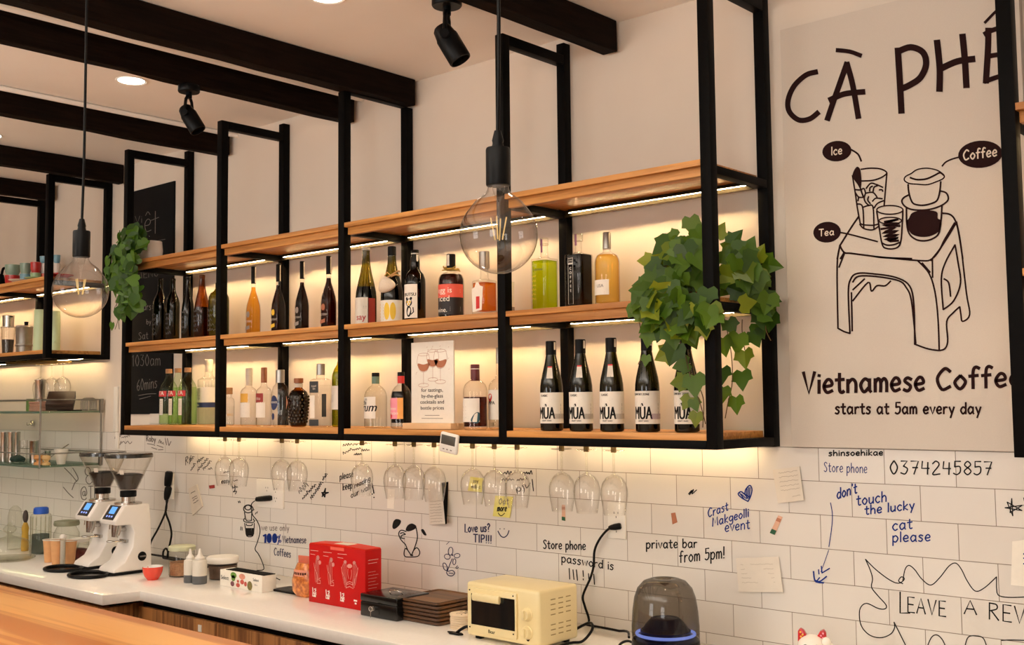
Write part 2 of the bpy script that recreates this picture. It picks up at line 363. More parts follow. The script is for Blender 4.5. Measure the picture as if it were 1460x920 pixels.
# hand-lettered alphabet: advance width, then strokes; '!' keeps a stroke straight
GL = {
'a': '.55;.44,.5 .24,.62 .05,.33 .2,0 .42,.2;!.45,.6 .45,.08 .52,0', 'b': '.5;!.06,1 .06,.02;.06,.4 .28,.62 .46,.34 .28,0 .06,.1', 'c': '.46;.42,.52 .24,.62 .04,.32 .22,0 .42,.1',
'd': '.52;.44,.48 .22,.6 .04,.3 .22,0 .44,.2;!.46,1 .46,0', 'e': '.48;.06,.3 .4,.36 .36,.58 .2,.62 .04,.32 .18,.02 .43,.1', 'f': '.4;.4,.93 .26,1 .16,.8 .16,0;!.0,.58 .34,.6',
'g': '.52;.44,.5 .22,.62 .04,.34 .22,.05 .44,.25;.46,.6 .46,-.15 .28,-.34 .06,-.25', 'h': '.5;!.06,1 .06,0;.06,.38 .26,.6 .42,.42 .43,0', 'i': '.16;!.08,.6 .08,0;!.08,.8 .09,.86',
'j': '.24;.18,.6 .18,-.15 .02,-.32;!.18,.8 .19,.86', 'k': '.46;!.06,1 .06,0;!.4,.6 .07,.28 .42,0', 'l': '.16;!.08,1 .08,0', 'm': '.66;!.06,.6 .06,0;.06,.42 .2,.62 .31,.45 .31,0;.31,.42 .46,.62 .58,.45 .59,0',
'n': '.5;!.06,.6 .06,0;.06,.4 .26,.62 .42,.45 .43,0', 'o': '.5;.25,.62 .04,.32 .25,0 .46,.32 .27,.62', 'p': '.5;!.06,.62 .06,-.35;.06,.45 .28,.62 .46,.34 .28,0 .06,.12',
'r': '.38;!.06,.6 .06,0;.06,.36 .2,.58 .36,.56', 's': '.42;.38,.54 .2,.62 .08,.47 .34,.22 .22,0 .03,.07', 't': '.4;.18,.9 .18,.15 .28,0 .38,.06;!.0,.6 .38,.62', 'u': '.5;.06,.6 .07,.15 .22,0 .42,.2;!.43,.6 .44,0',
'v': '.44;!.03,.6 .22,0 .42,.6', 'w': '.64;!.03,.6 .16,0 .31,.48 .46,0 .6,.6', 'x': '.44;!.03,.6 .4,0;!.4,.6 .03,0', 'y': '.5;!.05,.6 .25,.06;!.46,.6 .16,-.35', 'z': '.44;!.04,.6 .4,.6 .04,0 .42,0',
'A': '.6;!.02,0 .28,1 .56,0;!.12,.38 .46,.38', 'C': '.6;.56,.85 .34,1 .06,.55 .24,.02 .56,.14', 'E': '.52;!.48,1 .08,1 .08,0 .5,0;!.08,.52 .42,.52', 'I': '.16;!.08,1 .08,0', 'L': '.48;!.08,1 .08,0 .46,0',
'M': '.75;!.05,0 .1,1 .36,.3 .62,1 .68,0', 'N': '.62;!.06,0 .06,1 .54,0 .54,1', 'P': '.54;!.08,1 .08,0;.08,.98 .4,.96 .46,.72 .34,.5 .08,.46', 'R': '.58;!.08,1 .08,0;.08,.98 .42,.94 .44,.68 .08,.5;!.2,.5 .54,0',
'S': '.52;.46,.86 .26,1 .08,.78 .42,.32 .26,0 .04,.12', 'T': '.56;!.02,1 .54,1;!.28,1 .28,0', 'U': '.58;.06,1 .08,.25 .28,0 .48,.25 .52,1', 'V': '.56;!.03,1 .28,0 .54,1', 'W': '.8;!.03,1 .2,0 .4,.8 .58,0 .76,1',
'O': '.62;.3,1 .05,.5 .3,0 .57,.5 .32,1', 'B': '.54;!.08,1 .08,0;.08,.98 .4,.95 .42,.6 .08,.53;.08,.53 .48,.48 .46,.05 .08,.01', 'D': '.58;!.08,1 .08,0;.08,.98 .5,.85 .5,.15 .08,.01', 'F': '.5;!.46,1 .08,1 .08,0;!.08,.52 .4,.52',
'0': '.52;.26,1 .05,.5 .26,0 .47,.5 .28,1', '1': '.3;!.06,.8 .18,1 .18,0', '2': '.52;.06,.8 .26,1 .44,.72 .06,.02 .5,.04', '3': '.5;!.06,.98 .42,.98 .2,.6;.2,.6 .44,.4 .3,.02 .04,.1', '4': '.54;!.1,.98 .06,.45 .5,.45;!.42,.9 .4,0',
'5': '.5;!.44,1 .1,1 .1,.58;.1,.58 .4,.6 .42,.2 .22,0 .03,.1', '6': '.5;.4,.95 .12,.6 .06,.25 .26,0 .44,.25 .26,.46 .08,.3', '7': '.52;!.04,.98 .48,.98 .22,0;!.14,.5 .44,.5', '8': '.5;.26,.52 .08,.75 .26,1 .44,.76 .26,.52 .06,.25 .26,0 .46,.26 .28,.52',
'!': '.18;!.09,1 .08,.25;!.08,.04 .09,0', '?': '.46;.05,.8 .22,1 .42,.76 .22,.5 .2,.25;!.2,.04 .21,0', '%': '.6;!.5,1 .1,0;!.12,.8 .14,.74;!.46,.22 .48,.16', '@': '.8;.5,.6 .3,.55 .3,.3 .48,.3 .54,.6;.54,.5 .58,.25 .74,.5 .5,.95 .1,.7 .15,.1 .5,-.05 .7,.1',
"'": '.14;!.08,1 .05,.8', '.': '.16;!.07,.03 .09,0', '-': '.3;!.03,.3 .27,.3', ' ': '.3;',
}
def glyphs(text):
    """Strokes of a handwritten word in units of its cap height, and its width."""
    x = 0.0; out = []
    for ch in text:
        g = GL[ch].split(';'); 
        for st in g[1:]:
            if not st.strip(): continue
            straight = st[0] == '!'; pts = [tuple(map(float, q.split(','))) for q in st.lstrip('!').split()]
            if not straight: pts = spline(pts, 5)
            out.append([(x+a, b) for a, b in pts])
        x += float(g[0])+0.1
    return out, x-0.1
def letter(mb, text, P0, P1, cap, w, fn, upright=True):
    """Handwriting from P0 to P1 (2D surface coordinates), cap height cap."""
    st, L = glyphs(text); P0 = np.array(P0, float); P1 = np.array(P1, float); d = P1-P0; ex = d/L
    ln = np.hypot(*d); ey = np.array([0.0, 1.0]) if upright else np.array([-d[1], d[0]])/ln
    for s in st: stroke(mb, [P0+ex*a+ey*(b*cap) for a, b in s], w, fn)
def scrawl(mb, P0, P1, cap, w, fn, n=5, seed=0, upright=False):
    """A word too small or hurried to read: a run of loops."""
    rnd = random.Random(seed); P0 = np.array(P0, float); P1 = np.array(P1, float); d = P1-P0; ln = np.hypot(*d)
    ey = np.array([0.0, 1.0]) if upright else np.array([-d[1], d[0]])/ln
    pts = []
    for i in range(n*2+1):
        pts.append(P0+d*(i/(n*2)+rnd.uniform(-.2, .2)/(n*2))+ey*cap*((0.55+rnd.uniform(-.15, .5)) if i % 2 else rnd.uniform(-.1, .12)))
    stroke(mb, spline(pts, 4), w, fn)
def type_mesh(text, size, align='CENTER'):
    """Printed lettering as triangles in 2D."""
    cu = bpy.data.curves.new('t', 'FONT'); cu.body = text; cu.size = size; cu.align_x = align; cu.resolution_u = 3
    o = bpy.data.objects.new('t', cu); COL.objects.link(o)
    dg = bpy.context.evaluated_depsgraph_get(); dg.update()
    me = bpy.data.meshes.new_from_object(o.evaluated_get(dg))
    v = [tuple(p.co[:2]) for p in me.vertices]; f = [tuple(p.vertices) for p in me.polygons]
    bpy.data.objects.remove(o); bpy.data.curves.remove(cu); bpy.data.meshes.remove(me)
    return v, f
def printed(mb, text, size, fn, at=(0, 0), align='CENTER', sx=1.0, bold=0.0):
    v, f = type_mesh(text, size, align)
    mb.add([fn(at[0]+a*sx, at[1]+b) for a, b in v], f)
    if bold: mb.add([fn(at[0]+a*sx+bold, at[1]+b) for a, b in v], f)

# ================================================================ the room
def R(z): return z+EYE            # heights measured from eye level
CEIL = R(1.317)
struct(box(-9.2, 3.2, -6.4, 0.2, -0.1, 0.0).build('floor', 'floor_mat'))
struct(box(-9.2, 3.2, -6.4, 0.2, CEIL, CEIL+0.1).build('ceiling', 'ceiling_paint'))
wall = struct(box(-9.2, 3.2, 0.012, 0.2, 0.0, CEIL).build('wall_back', 'paint'), 'pale plastered wall behind the bar, white tiles on its lower half')
tile_o = box(-9.2, 3.2, 0.0, 0.0119, 0.0, R(-0.147)).build('tile_facing', 'tile', wall); note(tile_o, 'white rectangular wall tiles in running bond')
struct(box(-9.2, -9.0, -6.4, 0.012, 0, CEIL).build('wall_left', 'paint'))
struct(box(3.0, 3.2, -6.4, 0.012, 0, CEIL).build('wall_right', 'paint'))
wf = MB()
for x0, x1, z0, z1 in ((-9.0, -4.4, 0, CEIL), (-2.8, 0.1, 0, CEIL), (1.7, 3.0, 0, CEIL), (-4.4, -2.8, 0, 0.9), (-4.4, -2.8, 2.6, CEIL), (0.1, 1.7, 0, 0.9), (0.1, 1.7, 2.6, CEIL)):
    wf.box(x0, x1, -6.2, -6.0, z0, z1)
struct(wf.build('wall_front', 'paint'))
for i, x in enumerate((-4.4, 0.1)):
    fr = MB(); 
    for k in range(4): fr.box(x+k*0.52, x+k*0.52+0.04, -6.08, -6.03, 0.9, 2.6)
    for k in range(3): fr.box(x+0.04, x+1.56, -6.075, -6.035, 0.9+k*0.83, 0.94+k*0.83)
    struct(fr.build('window_%d' % (i+1), 'matte_black'))
# dark timber beams running from the wall over the bar; the plaster bead along the top of three of them
for x1, w, z0, bead in ((-2.205, 0.062, 1.204, 0), (-3.222, 0.072, 1.207, 0), (-3.606, 0.055, 1.207, 1), (-4.54, 0.055, 1.209, 1), (-5.55, 0.055, 1.215, 0), (-6.35, 0.055, 1.222, 0)):
    z0 = R(z0); b = MB(); n = 26
    rnd = random.Random(int(-x1*100)); sec = []
    for i in range(n+1):              # a hewn beam: slightly uneven edges, ragged end at the wall
        y = -4.6+4.59*i/n; j = lambda a: rnd.uniform(-a, a)
        sec.append([(x1-w+j(.002), y, z0+j(.003)), (x1+j(.002), y, z0+j(.003)), (x1+j(.002), y, CEIL-0.001), (x1-w+j(.002), y, CEIL-0.001)])
    vs = [p for s_ in sec for p in s_]; fs = [(3, 2, 1, 0), tuple(range(4*n, 4*n+4))]
    for i in range(n):
        for k in range(4): fs.append((4*i+k, 4*i+(k+1) % 4, 4*i+4+(k+1) % 4, 4*i+4+k))
    b.add(vs, fs)
    o = struct(b.build('ceiling_beam', 'beam_wood', bevel=0.004, smooth=0), 'dark stained timber ceiling beam')
    if bead:
        MB().tube([(x1+0.028, -4.6, CEIL-0.012), (x1+0.028, 0.011, CEIL-0.012)], 0.011, 10).build('plaster_bead', 'ceiling_paint', o)
# white strips on the wall between the two shelving units
struct(box(-5.645, -5.605, 0.0, 0.0118, R(-0.146), R(0.10)).build('trim_1', 'white_plastic', bevel=0.002))
struct(box(-5.60, -5.57, -0.012, -0.0005, R(-0.235), R(-0.147)).build('trim_2', 'white_plastic', bevel=0.002))

# recessed downlights
DL = [(-4.07, -0.795), (-2.76, -0.84), (-1.45, -0.85), (-0.1, -0.85), (-5.4, -0.8), (-6.8, -0.8)]
for i, (x, y) in enumerate(DL):
    t = thing('downlight', ['round recessed downlight glowing between the second and third beams', 'recessed downlight in the ceiling over the third bay, near the large spotlight'][min(i, 1)] if i < 2 else 'round recessed ceiling downlight further along the row', 'ceiling light', (x, y, CEIL), group=None if i < 2 else 'downlights outside the picture')
    MB().lathe([(0.052, -0.001), (0.060, -0.004), (0.062, -0.001), (0.062, 0.0005)], 28, caps=False).build('trim_ring', 'white_plastic', t)
    MB().lathe([(0.0001, -0.002), (0.052, -0.0015)], 28).build('diffuser', 'lamp_disc', t)
    l = bpy.data.lights.new('downlight_beam', 'SPOT'); l.energy = W_DOWN*4; l.spot_size = 2.4; l.spot_blend = 0.9; l.shadow_soft_size = 0.05; l.color = (1.0, 0.87, 0.70)
    lo = bpy.data.objects.new('downlight_beam', l); COL.objects.link(lo); lo.parent = t; lo.location = (0, 0, -0.012)

# track spotlights: round plate, forked bracket, drum on a pivot
def spotlight(loc, label, aim, tilt, s=1.0):
    t = thing('spotlight', label, 'spotlight', loc)
    MB().lathe([(0.0001, 0), (0.041*s, 0), (0.043*s, -0.004*s), (0.043*s, -0.024*s), (0.040*s, -0.028*s), (0.0001, -0.028*s)], 24).build('mounting_plate', 'black_plastic', t)
    a = MB().tube([(0, 0, -0.026*s), (0, 0, -0.052*s)], 0.012*s, 12)
    ca, sa = math.cos(aim), math.sin(aim)           # aim: heading of the beam; the fork straddles the drum crosswise
    for k in (-1, 1):
        px, py = -sa*0.038*s*k, ca*0.038*s*k
        a.tube([(-sa*0.010*s*k, ca*0.010*s*k, -0.044*s), (px*0.75, py*0.75, -0.062*s), (px, py, -0.10*s), (px, py, -0.122*s)], 0.0065*s, 8)
    a.build('bracket', 'black_plastic', t)
    for q in (-1, 1): MB().tube([(-sa*0.030*s*q, ca*0.030*s*q, -0.118*s), (-sa*0.046*s*q, ca*0.046*s*q, -0.118*s)], 0.013*s, 14).build('pivot_knob', 'black_plastic', t)
    d = Vector((ca*math.cos(tilt), sa*math.cos(tilt), -math.sin(tilt)))
    pr = [(0.0001, -0.038), (0.020, -0.037), (0.026, -0.030), (0.030, -0.006), (0.0325, 0.0), (0.0325, 0.074), (0.031, 0.078), (0.0285, 0.078), (0.0275, 0.066), (0.0001, 0.064)]
    h = MB().lathe([(r*s, z*s) for r, z in pr], 28).build('lamp_head', 'black_plastic', t)
    h.location = (0, 0, -0.118*s); h.rotation_mode = 'QUATERNION'; h.rotation_quaternion = d.to_track_quat('Z', 'Y')
    return t
p = on_z(268, 122, R(1.207)); spotlight((-3.634, -0.80, R(1.2068)), 'black spotlight hanging under the dark beam near the glowing downlight', 0.62, 1.02, 0.95)
p = on_z(637, -4, CEIL); spotlight((p[0], p[1], CEIL), 'large black spotlight at the ceiling above the wide wall shelving', 0.62, 1.05, 1.15)

# ================================================================ shelving units of black tube and oak planks
ZB, ZM, ZT = R(-0.098), R(0.297), R(0.690)       # plank tops
FY, PW = -0.354, 0.035
SURF += [ZB, ZM, ZT]
def tube_box(mb, *a): mb.box(*a)
def shelving(name, label, xl, tall, zlow, right_end=True, left_end=True, hung=None, bays=None):
    """xl: left edges of the front posts; tall: which posts run up into the beams; zlow: bottom of the frame."""
    t = thing(name, label, 'shelving unit', (xl[0], 0, zlow), group=None)
    ox, oz = xl[0], zlow
    def B(mb, x0, x1, y0, y1, z0, z1): mb.box(x0-ox, x1-ox, y0, y1, z0-oz, z1-oz)
    for i, x in enumerate(xl):
        top = tall.get(i, R(1.240))
        m = MB(); B(m, x, x+PW, FY, FY+PW, zlow, top); m.build('post', 'black_metal', t, bevel=0.0015)
        m = MB(); B(m, x, x+PW, -0.026, 0.010, zlow if zlow > R(-0.12) else R(-0.1465), (R(1.286) if i not in tall else top)); m.build('post', 'black_metal', t, bevel=0.0015)
        m = MB(); B(m, x, x+PW, FY+PW, -0.026, R(1.205), R(1.240)); m.build('top_bracket', 'black_metal', t, bevel=0.0015)
        for zt in (ZM, ZT):
            if zt-0.06 < zlow: continue
            m = MB(); B(m, x+0.001, x+PW-0.001, FY+PW, -0.026, zt-0.043, zt-0.0185); m.build('cross_bar', 'black_metal', t, bevel=0.001)
        m = MB(); B(m, x, x+PW, FY+PW, -0.026, zlow, zlow+0.025); m.build('cross_bar', 'black_metal', t, bevel=0.001)
    m = MB()
    for i in range(len(xl)-1):
        B(m, xl[i]+PW, xl[i+1], FY, FY+PW, zlow, zlow+0.025); B(m, xl[i]+PW, xl[i+1], -0.026, 0.009, zlow, zlow+0.025)
    m.build('base_rail', 'black_metal', t, bevel=0.001)
    levels = [z for z in (ZB, ZM, ZT) if z > zlow+0.03]
    for z in levels:
        first = abs(z-zlow) < 0.06
        for i in range(len(xl)-1):
            x0, x1 = xl[i]+PW+0.0005, xl[i+1]-0.0005
            s = MB(); B(s, x0, x1, FY+0.001, -0.028, z-0.020 if first else z-0.018, z)
            o = s.build('shelf', 'shelf_wood', t, bevel=0.0012)
            if not first:
                s = MB(); B(s, x0+0.004, x1-0.001, FY+0.016, FY+0.036, z-0.046, z-0.0182); s.build('fascia', 'shelf_wood', o, bevel=0.001)
            if first:              # under the base: a slim housing whose diffuser looks straight down
                zc = zlow+0.022
                s = MB(); B(s, x0, x1, -0.054, -0.0265, zc-0.014, zc-0.0005); p = s.build('light_profile', 'led_channel', t)
                s = MB(); B(s, x0+0.02, x1-0.02, -0.050, -0.044, zc-0.0147, zc-0.0142); s.build('light_strip', 'led_low', p)
            else:                  # under a plank: housing, and a lip behind it that keeps the light off the top of the wall
                zc = z-0.018
                s = MB(); B(s, x0, x1, -0.036, -0.029, zc-0.024, zc-0.0005); B(s, x0+0.028, x1-0.028, -0.049, -0.036, zc-0.0115, zc-0.0005); p = s.build('light_profile', 'led_channel', t)
                s = MB(); B(s, x0+0.03, x1-0.03, -0.047, -0.042, zc-0.0122, zc-0.0117); s.build('light_strip', 'led', p)
    return t, B
UX = [-4.921, -4.124, -3.296, -2.466, -1.670]
unit, UB = shelving('shelving_unit', 'long black metal shelving unit of four bays lined with bottles', UX, {2: R(1.2065)}, R(-0.143))
# stemware rails under the base: a short steel channel over each glass
GX = [-4.276, -4.168, -3.855, -3.749, -3.336, -3.144, -3.039, -2.930, -2.734, -2.628, -2.521, -2.324, -2.220, -2.110]
for x in GX:
    m = MB()
    for k in (-1, 1): UB(m, x+k*0.0055-0.001, x+k*0.0055+0.001, -0.206, -0.194, R(-0.168), R(-0.1415))
    UB(m, x-0.0065, x+0.0065, FY+PW, -0.026, R(-0.1415), R(-0.1385))
    m.build('glass_rail', 'brass', unit)
unit2, UB2 = shelving('shelving_unit', 'shorter black metal shelving unit with coloured cups on its top plank', [-7.36, -6.55, -5.744], {}, R(0.252))
for x in (-6.30, -6.165, -6.03):
    m = MB()
    for k in (-1, 1): UB2(m, x+k*0.011-0.0015, x+k*0.011+0.0015, -0.30, -0.055, R(0.238), R(0.252)); UB2(m, x+k*0.015-0.005, x+k*0.015+0.005, -0.30, -0.055, R(0.238), R(0.240))
    m.build('glass_rail', 'brass', unit2)
unit3, UB3 = shelving('shelving_unit', 'black metal shelving unit at the far side of the coffee poster', [-0.842, -0.02], {}, R(-0.143))

# ================================================================ counters
t = thing('back_counter', 'white quartz counter against the tiled wall on wooden cabinets', 'counter', (-4.25, -0.3, 0))
ZC = R(-0.772); SURF.append(ZC)
def C(mb, x0, x1, y0, y1, z0, z1): return mb.box(x0+4.25, x1+4.25, y0+0.3, y1+0.3, z0, z1)
top = MB().prism([(-8.9+4.25, -0.001+0.3), (-8.9+4.25, -0.775+0.3), (-4.275+4.25, -0.775+0.3), (-4.249+4.25, -0.622+0.3), (0.9+4.25, -0.622+0.3), (0.9+4.25, -0.001+0.3)], ZC-0.042, ZC, 2)
top.build('countertop', 'quartz', t, bevel=0.003)
m = MB(); C(m, -8.9, -4.31, -0.745, -0.62, 0.09, ZC-0.062); C(m, -8.9, -4.33, -0.62, -0.02, 0.09, ZC-0.062)
m.build('cabinet_body', 'cabinet_wood', t)
for i in range(9):
    x0 = -4.305+i*0.575
    m = MB(); C(m, x0+0.002, x0+0.573, -0.598, -0.578, 0.10, ZC-0.072); o = m.build('cabinet_door', 'cabinet_wood', t, bevel=0.002)
    if i < 2:
        m = MB(); C(m, x0+0.455, x0+0.478, -0.6005, -0.598, ZC-0.118, ZC-0.092); note(m.build('sticker', 'white_plastic', o), 'small white square sticker')
m = MB(); C(m, -4.30, 0.9, -0.577, -0.02, 0.09, ZC-0.045); C(m, -8.9, -4.30, -0.70, -0.02, 0.0, 0.088); C(m, -4.30, 0.9, -0.53, -0.02, 0.0, 0.088); C(m, -8.9, -4.335, -0.70, -0.05, ZC-0.062, ZC-0.0425)
m.build('plinth', 'matte_black', t)
t = thing('bar_counter', 'orange-toned timber bar top running along the serving aisle', 'bar counter', (-3.0, -1.75, 0))
ZBAR = R(-0.62)
m = box(-4.9, 3.6, -0.45, 0.405, ZBAR-0.045, ZBAR); m.build('bar_top', 'bar_wood', t, bevel=0.003)
m = box(-4.9, 3.6, -0.33, 0.33, 0.0, ZBAR-0.046); m.build('bar_front', 'cabinet_wood', t)

# ================================================================ poster on canvas
PY = -0.013
pl, pr_ = on_y(1112, 43, PY)[0], on_y(1455.5, 60, PY)[0]
pz0, pz1 = R(-0.146), on_y(1111, 43, PY)[2]
poster = thing('wall_poster', 'tall cream canvas poster with a drawn stool and coffee lettering', 'poster', ((pl+pr_)/2, 0.0, pz0))
box(pl-(pl+pr_)/2, pr_-(pl+pr_)/2, PY, 0.0115, 0.0, pz1-pz0).build('canvas', 'canvas', poster, bevel=0.002)
def PF(u, v):                                         # picture point -> place on the poster's face
    q = on_y(u, v, PY-0.0008); return (q[0]-(pl+pr_)/2, q[1]-STK[0]*0.00012, q[2]-pz0)
PXM = 0.00212
def pen(parts, fr, w=2.4, k=5, mb=None, straight=False):
    mb = mb or MB()
    for s_ in parts:
        pts = fr(s_); pts = pts if straight else spline(pts, k)
        stroke(mb, pts, w, PF)
    return mb
fD = frame(1090, 0, 2.876); fA = frame(1160, 220, 6.136); fB = frame(1270, 220, 6.131); fC = frame(1090, 300, 2.557); fE = frame(1380, 0, 5.75)
m = MB()
pen([[(214, 295), (170, 308), (122, 352), (97, 410), (102, 458), (140, 492), (185, 488), (220, 462)]], fD, 7.6, mb=m)
pen([[(258, 490), (285, 410), (338, 260)], [(338, 260), (362, 350), (385, 482)], [(268, 410), (330, 385), (408, 377)]], fD, 8.2, mb=m)
pen([[(297, 206), (350, 212), (395, 228)]], fD, 6.2, mb=m)
pen([[(547, 202), (555, 330), (562, 460)], [(547, 212), (600, 194), (650, 215), (663, 265), (640, 318), (600, 347), (568, 362)]], fD, 9.2, mb=m)
pen([[(708, 170), (719, 280), (718, 370)], [(722, 282), (790, 252), (858, 242)], [(812, 145), (822, 250), (828, 355)]], fD, 9.4, mb=m)
pen([[(168, 240), (165, 400), (148, 672)]], fE, 9.0, mb=m); pen([[(138, 280), (200, 248), (350, 206)], [(165, 462), (250, 448), (330, 436)], [(140, 668), (250, 630), (374, 598)]], fE, 7.0, mb=m)
pen([[(140, 186), (205, 118), (262, 64)], [(262, 64), (300, 88), (346, 120)]], fE, 4.0, mb=m)
def hand(text, a, b, cap, w, mb): letter(mb, text, a, b, -cap, w, PF)
hand('Vietnamese', fC([(140, 668)])[0], fC([(585, 657)])[0], 30, 4.8, m); hand('Coffee', fC([(625, 656)])[0], fC([(938, 640)])[0], 30, 4.8, m)
hand('starts at 5am every day', fC([(257, 742)])[0], fC([(790, 742)])[0], 16, 2.7, m)
m.build('lettering', 'print_brown', poster, smooth=0)
m = MB()
# glass with ice and spoon
pen([[(415, 132), (500, 122), (590, 130), (640, 162), (600, 200), (520, 228), (420, 234)], [(340, 185), (365, 340), (385, 480), (410, 612)], [(642, 165), (632, 280), (618, 445)],
     [(408, 606), (440, 618), (520, 622), (570, 610)], [(405, 612), (440, 650), (515, 662), (570, 632)], [(385, 435), (430, 462), (440, 650)], [(430, 465), (480, 450), (520, 464), (528, 650)],
     [(530, 470), (560, 430), (616, 405)], [(365, 310), (410, 312), (440, 300), (455, 340)], [(460, 300), (500, 255), (550, 265), (606, 290)], [(460, 340), (520, 335), (556, 376)],
     [(455, 342), (443, 385), (455, 420), (482, 446)], [(482, 370), (475, 402), (496, 432)], [(520, 335), (530, 290), (560, 275)], [(575, 312), (600, 312), (606, 326)], [(515, 412), (545, 385), (602, 390)],
     [(365, 335), (395, 375), (442, 376)], [(395, 375), (388, 408)], [(490, 322), (495, 292), (516, 280)]], fA, 2.18, mb=m)
fill(m, fA(spline([(342, 200), (350, 150), (378, 110), (405, 125), (415, 170), (420, 235), (412, 305), (385, 265)], 4, True)), PF); pen([[(405, 280), (420, 330), (436, 372)]], fA, 2.4, mb=m)
# glass of tea
pen([[(553, 500), (570, 610), (600, 785), (640, 825), (720, 822), (762, 770), (776, 610), (782, 490)], [(600, 776), (640, 795), (700, 792), (762, 768)]], fA, 2.30, mb=m)
for e in (ell(668, 487, 115, 38), ell(672, 582, 98, 30)): stroke(m, fA(e), 1.9, PF, True)
pen([[(620, 592), (742, 570), (625, 602), (752, 606), (600, 622), (755, 628)], [(590, 655), (720, 640), (600, 690), (742, 668), (612, 722), (746, 702), (620, 750), (742, 732), (650, 762), (742, 756)]], fA, 3.2, k=3, mb=m)
# dripper and its glass
stroke(m, fB(spline([(120, 228), (130, 195), (180, 168), (230, 135), (310, 122), (390, 135), (440, 160), (468, 190), (455, 215), (400, 240), (320, 266), (230, 262), (160, 255)], 5, True)), 1.9, PF, True)
pen([[(170, 205), (230, 222), (310, 216), (380, 186), (430, 162), (462, 182)], [(152, 265), (160, 340), (185, 415), (220, 440), (290, 446), (370, 426), (410, 396), (430, 320), (438, 240)],
     [(160, 355), (115, 380), (98, 415), (130, 460), (200, 486), (320, 486), (430, 455), (495, 410), (502, 370), (480, 335), (432, 322)],
     [(138, 472), (140, 590), (160, 690), (220, 745), (300, 757), (370, 737), (420, 692), (440, 580), (448, 455)]], fB, 2.53, mb=m)
fill(m, fB(spline([(140, 590), (160, 560), (190, 512), (280, 490), (400, 502), (412, 560), (438, 582), (428, 665), (360, 712), (270, 724), (190, 702), (155, 655)], 4, True)), PF)
pen([[(450, 515), (525, 530), (570, 592), (600, 720), (630, 915)], [(560, 600), (470, 750), (430, 830), (350, 930)]], fB, 2.53, mb=m)
# stool
pen([[(395, 545), (330, 640), (230, 800)], [(230, 800), (268, 860), (330, 868), (500, 890), (620, 905), (859, 914)], [(230, 800), (208, 915)], [(268, 860), (235, 915)]], fA, 2.64, mb=m)
pen([[(275, 128), (265, 205), (268, 430)], [(268, 430), (290, 442), (312, 449)], [(312, 449), (306, 300), (315, 250), (340, 230), (400, 232), (480, 245), (530, 277), (545, 350), (548, 488)],
     [(322, 262), (345, 240), (420, 243), (490, 257), (516, 280), (536, 330), (552, 485)], [(548, 488), (600, 506), (650, 509), (668, 480), (665, 405), (690, 372), (712, 352)],
     [(712, 352), (716, 380), (722, 405), (748, 380), (736, 300), (715, 120), (700, 42)], [(400, 168), (560, 183), (612, 176), (655, 118), (700, 44)], [(560, 185), (600, 230), (622, 300), (633, 400), (637, 508)],
     [(612, 178), (613, 245)], [(575, 192), (604, 226)], [(272, 208), (292, 156)], [(652, 362), (645, 250), (660, 190), (695, 126)], [(695, 126), (706, 190), (715, 265), (690, 330), (652, 362)],
     [(655, 250), (672, 265), (679, 314)], [(322, 290), (365, 250)], [(322, 330), (378, 263), (390, 295), (410, 275), (440, 275), (460, 258)], [(317, 300), (320, 440)]], fC, 2.42, mb=m)
for fr_, e in ((fD, ell(297, 620, 60, 42, a=-.1)), (fD, ell(885, 633, 91, 56, a=-.08)), (fA, ell(118, 682, 121, 91, a=-.1))): fill(m, fr_(e), PF)
pen([[(352, 612), (383, 632), (397, 661)]], fD, 2.53, mb=m); pen([[(450, 104), (480, 70), (530, 45), (592, 27)]], fB, 2.30, mb=m); pen([[(236, 685), (330, 705), (560, 765)]], fA, 2.30, mb=m)
m.build('drawing', 'print_brown', poster, smooth=0)
m = MB()
PF2 = lambda u, v: tuple(a+b for a, b in zip(PF(u, v), (0, -0.0018, 0)))
def hand2(text, a, b, cap, w): letter(m, text, a, b, -cap, w, PF2)
hand2('Ice', fD([(275, 637)])[0], fD([(320, 632)])[0], 11.5, 1.7); hand2('Coffee', fD([(815, 658)])[0], fD([(955, 640)])[0], 14, 2.0); hand2('Tea', fA([(50, 718)])[0], fA([(182, 706)])[0], 9.5, 1.5)
m.build('bubble_lettering', 'print_cream', poster, smooth=0)

# ================================================================ chalkboard
cx = -5.31; zc = R(-0.05)
board = thing('chalkboard', 'tall black chalkboard with opening hours behind the end bottles', 'chalkboard', (cx, 0.0, zc))
box(-0.25, 0.25, 0.003, 0.0115, 0, R(1.16)-zc).build('board', 'chalkboard', board, bevel=0.001)
def BF(u, v): q = on_y(u, v, 0.0022); return (q[0]-cx, q[1], q[2]-zc)
m = MB(); f1 = frame(0, 220, 4); f2 = frame(0, 440, 4)
def ck(fr, pts, w=0.7): stroke(m, spline(fr(pts), 4), w, BF)
def cw(text, fr, a, b, cap, w=0.6): letter(m, text, fr([a])[0], fr([b])[0], -cap, w, BF)
ck(f1, [(825, 408), (850, 402), (858, 380), (842, 370), (826, 400), (835, 440), (862, 432)], .9); ck(f1, [(886, 325), (885, 452)], .9); ck(f1, [(862, 377), (906, 360)], .8); ck(f1, [(830, 350), (843, 328), (856, 345)], .8); ck(f1, [(850, 466), (853, 470)], .9)
cw('Vi', f1, (770, 395), (812, 390), 10); ck(f1, [(905, 492), (942, 485)])
cw('MENU', f1, (777, 712), (905, 694), 10); cw('Thurs', f1, (780, 890), (862, 888), 10); cw('Sat', f2, (790, 178), (845, 172), 10); cw('by', f2, (835, 90), (862, 88), 7)
cw('1030am', f2, (752, 330), (916, 324), 16); cw('60mins', f2, (780, 470), (896, 452), 16)
ck(f2, [(790, 497), (840, 488), (890, 486)]); ck(f2, [(795, 517), (830, 508), (860, 500)])
m.build('chalk_writing', 'chalk', board, smooth=0)

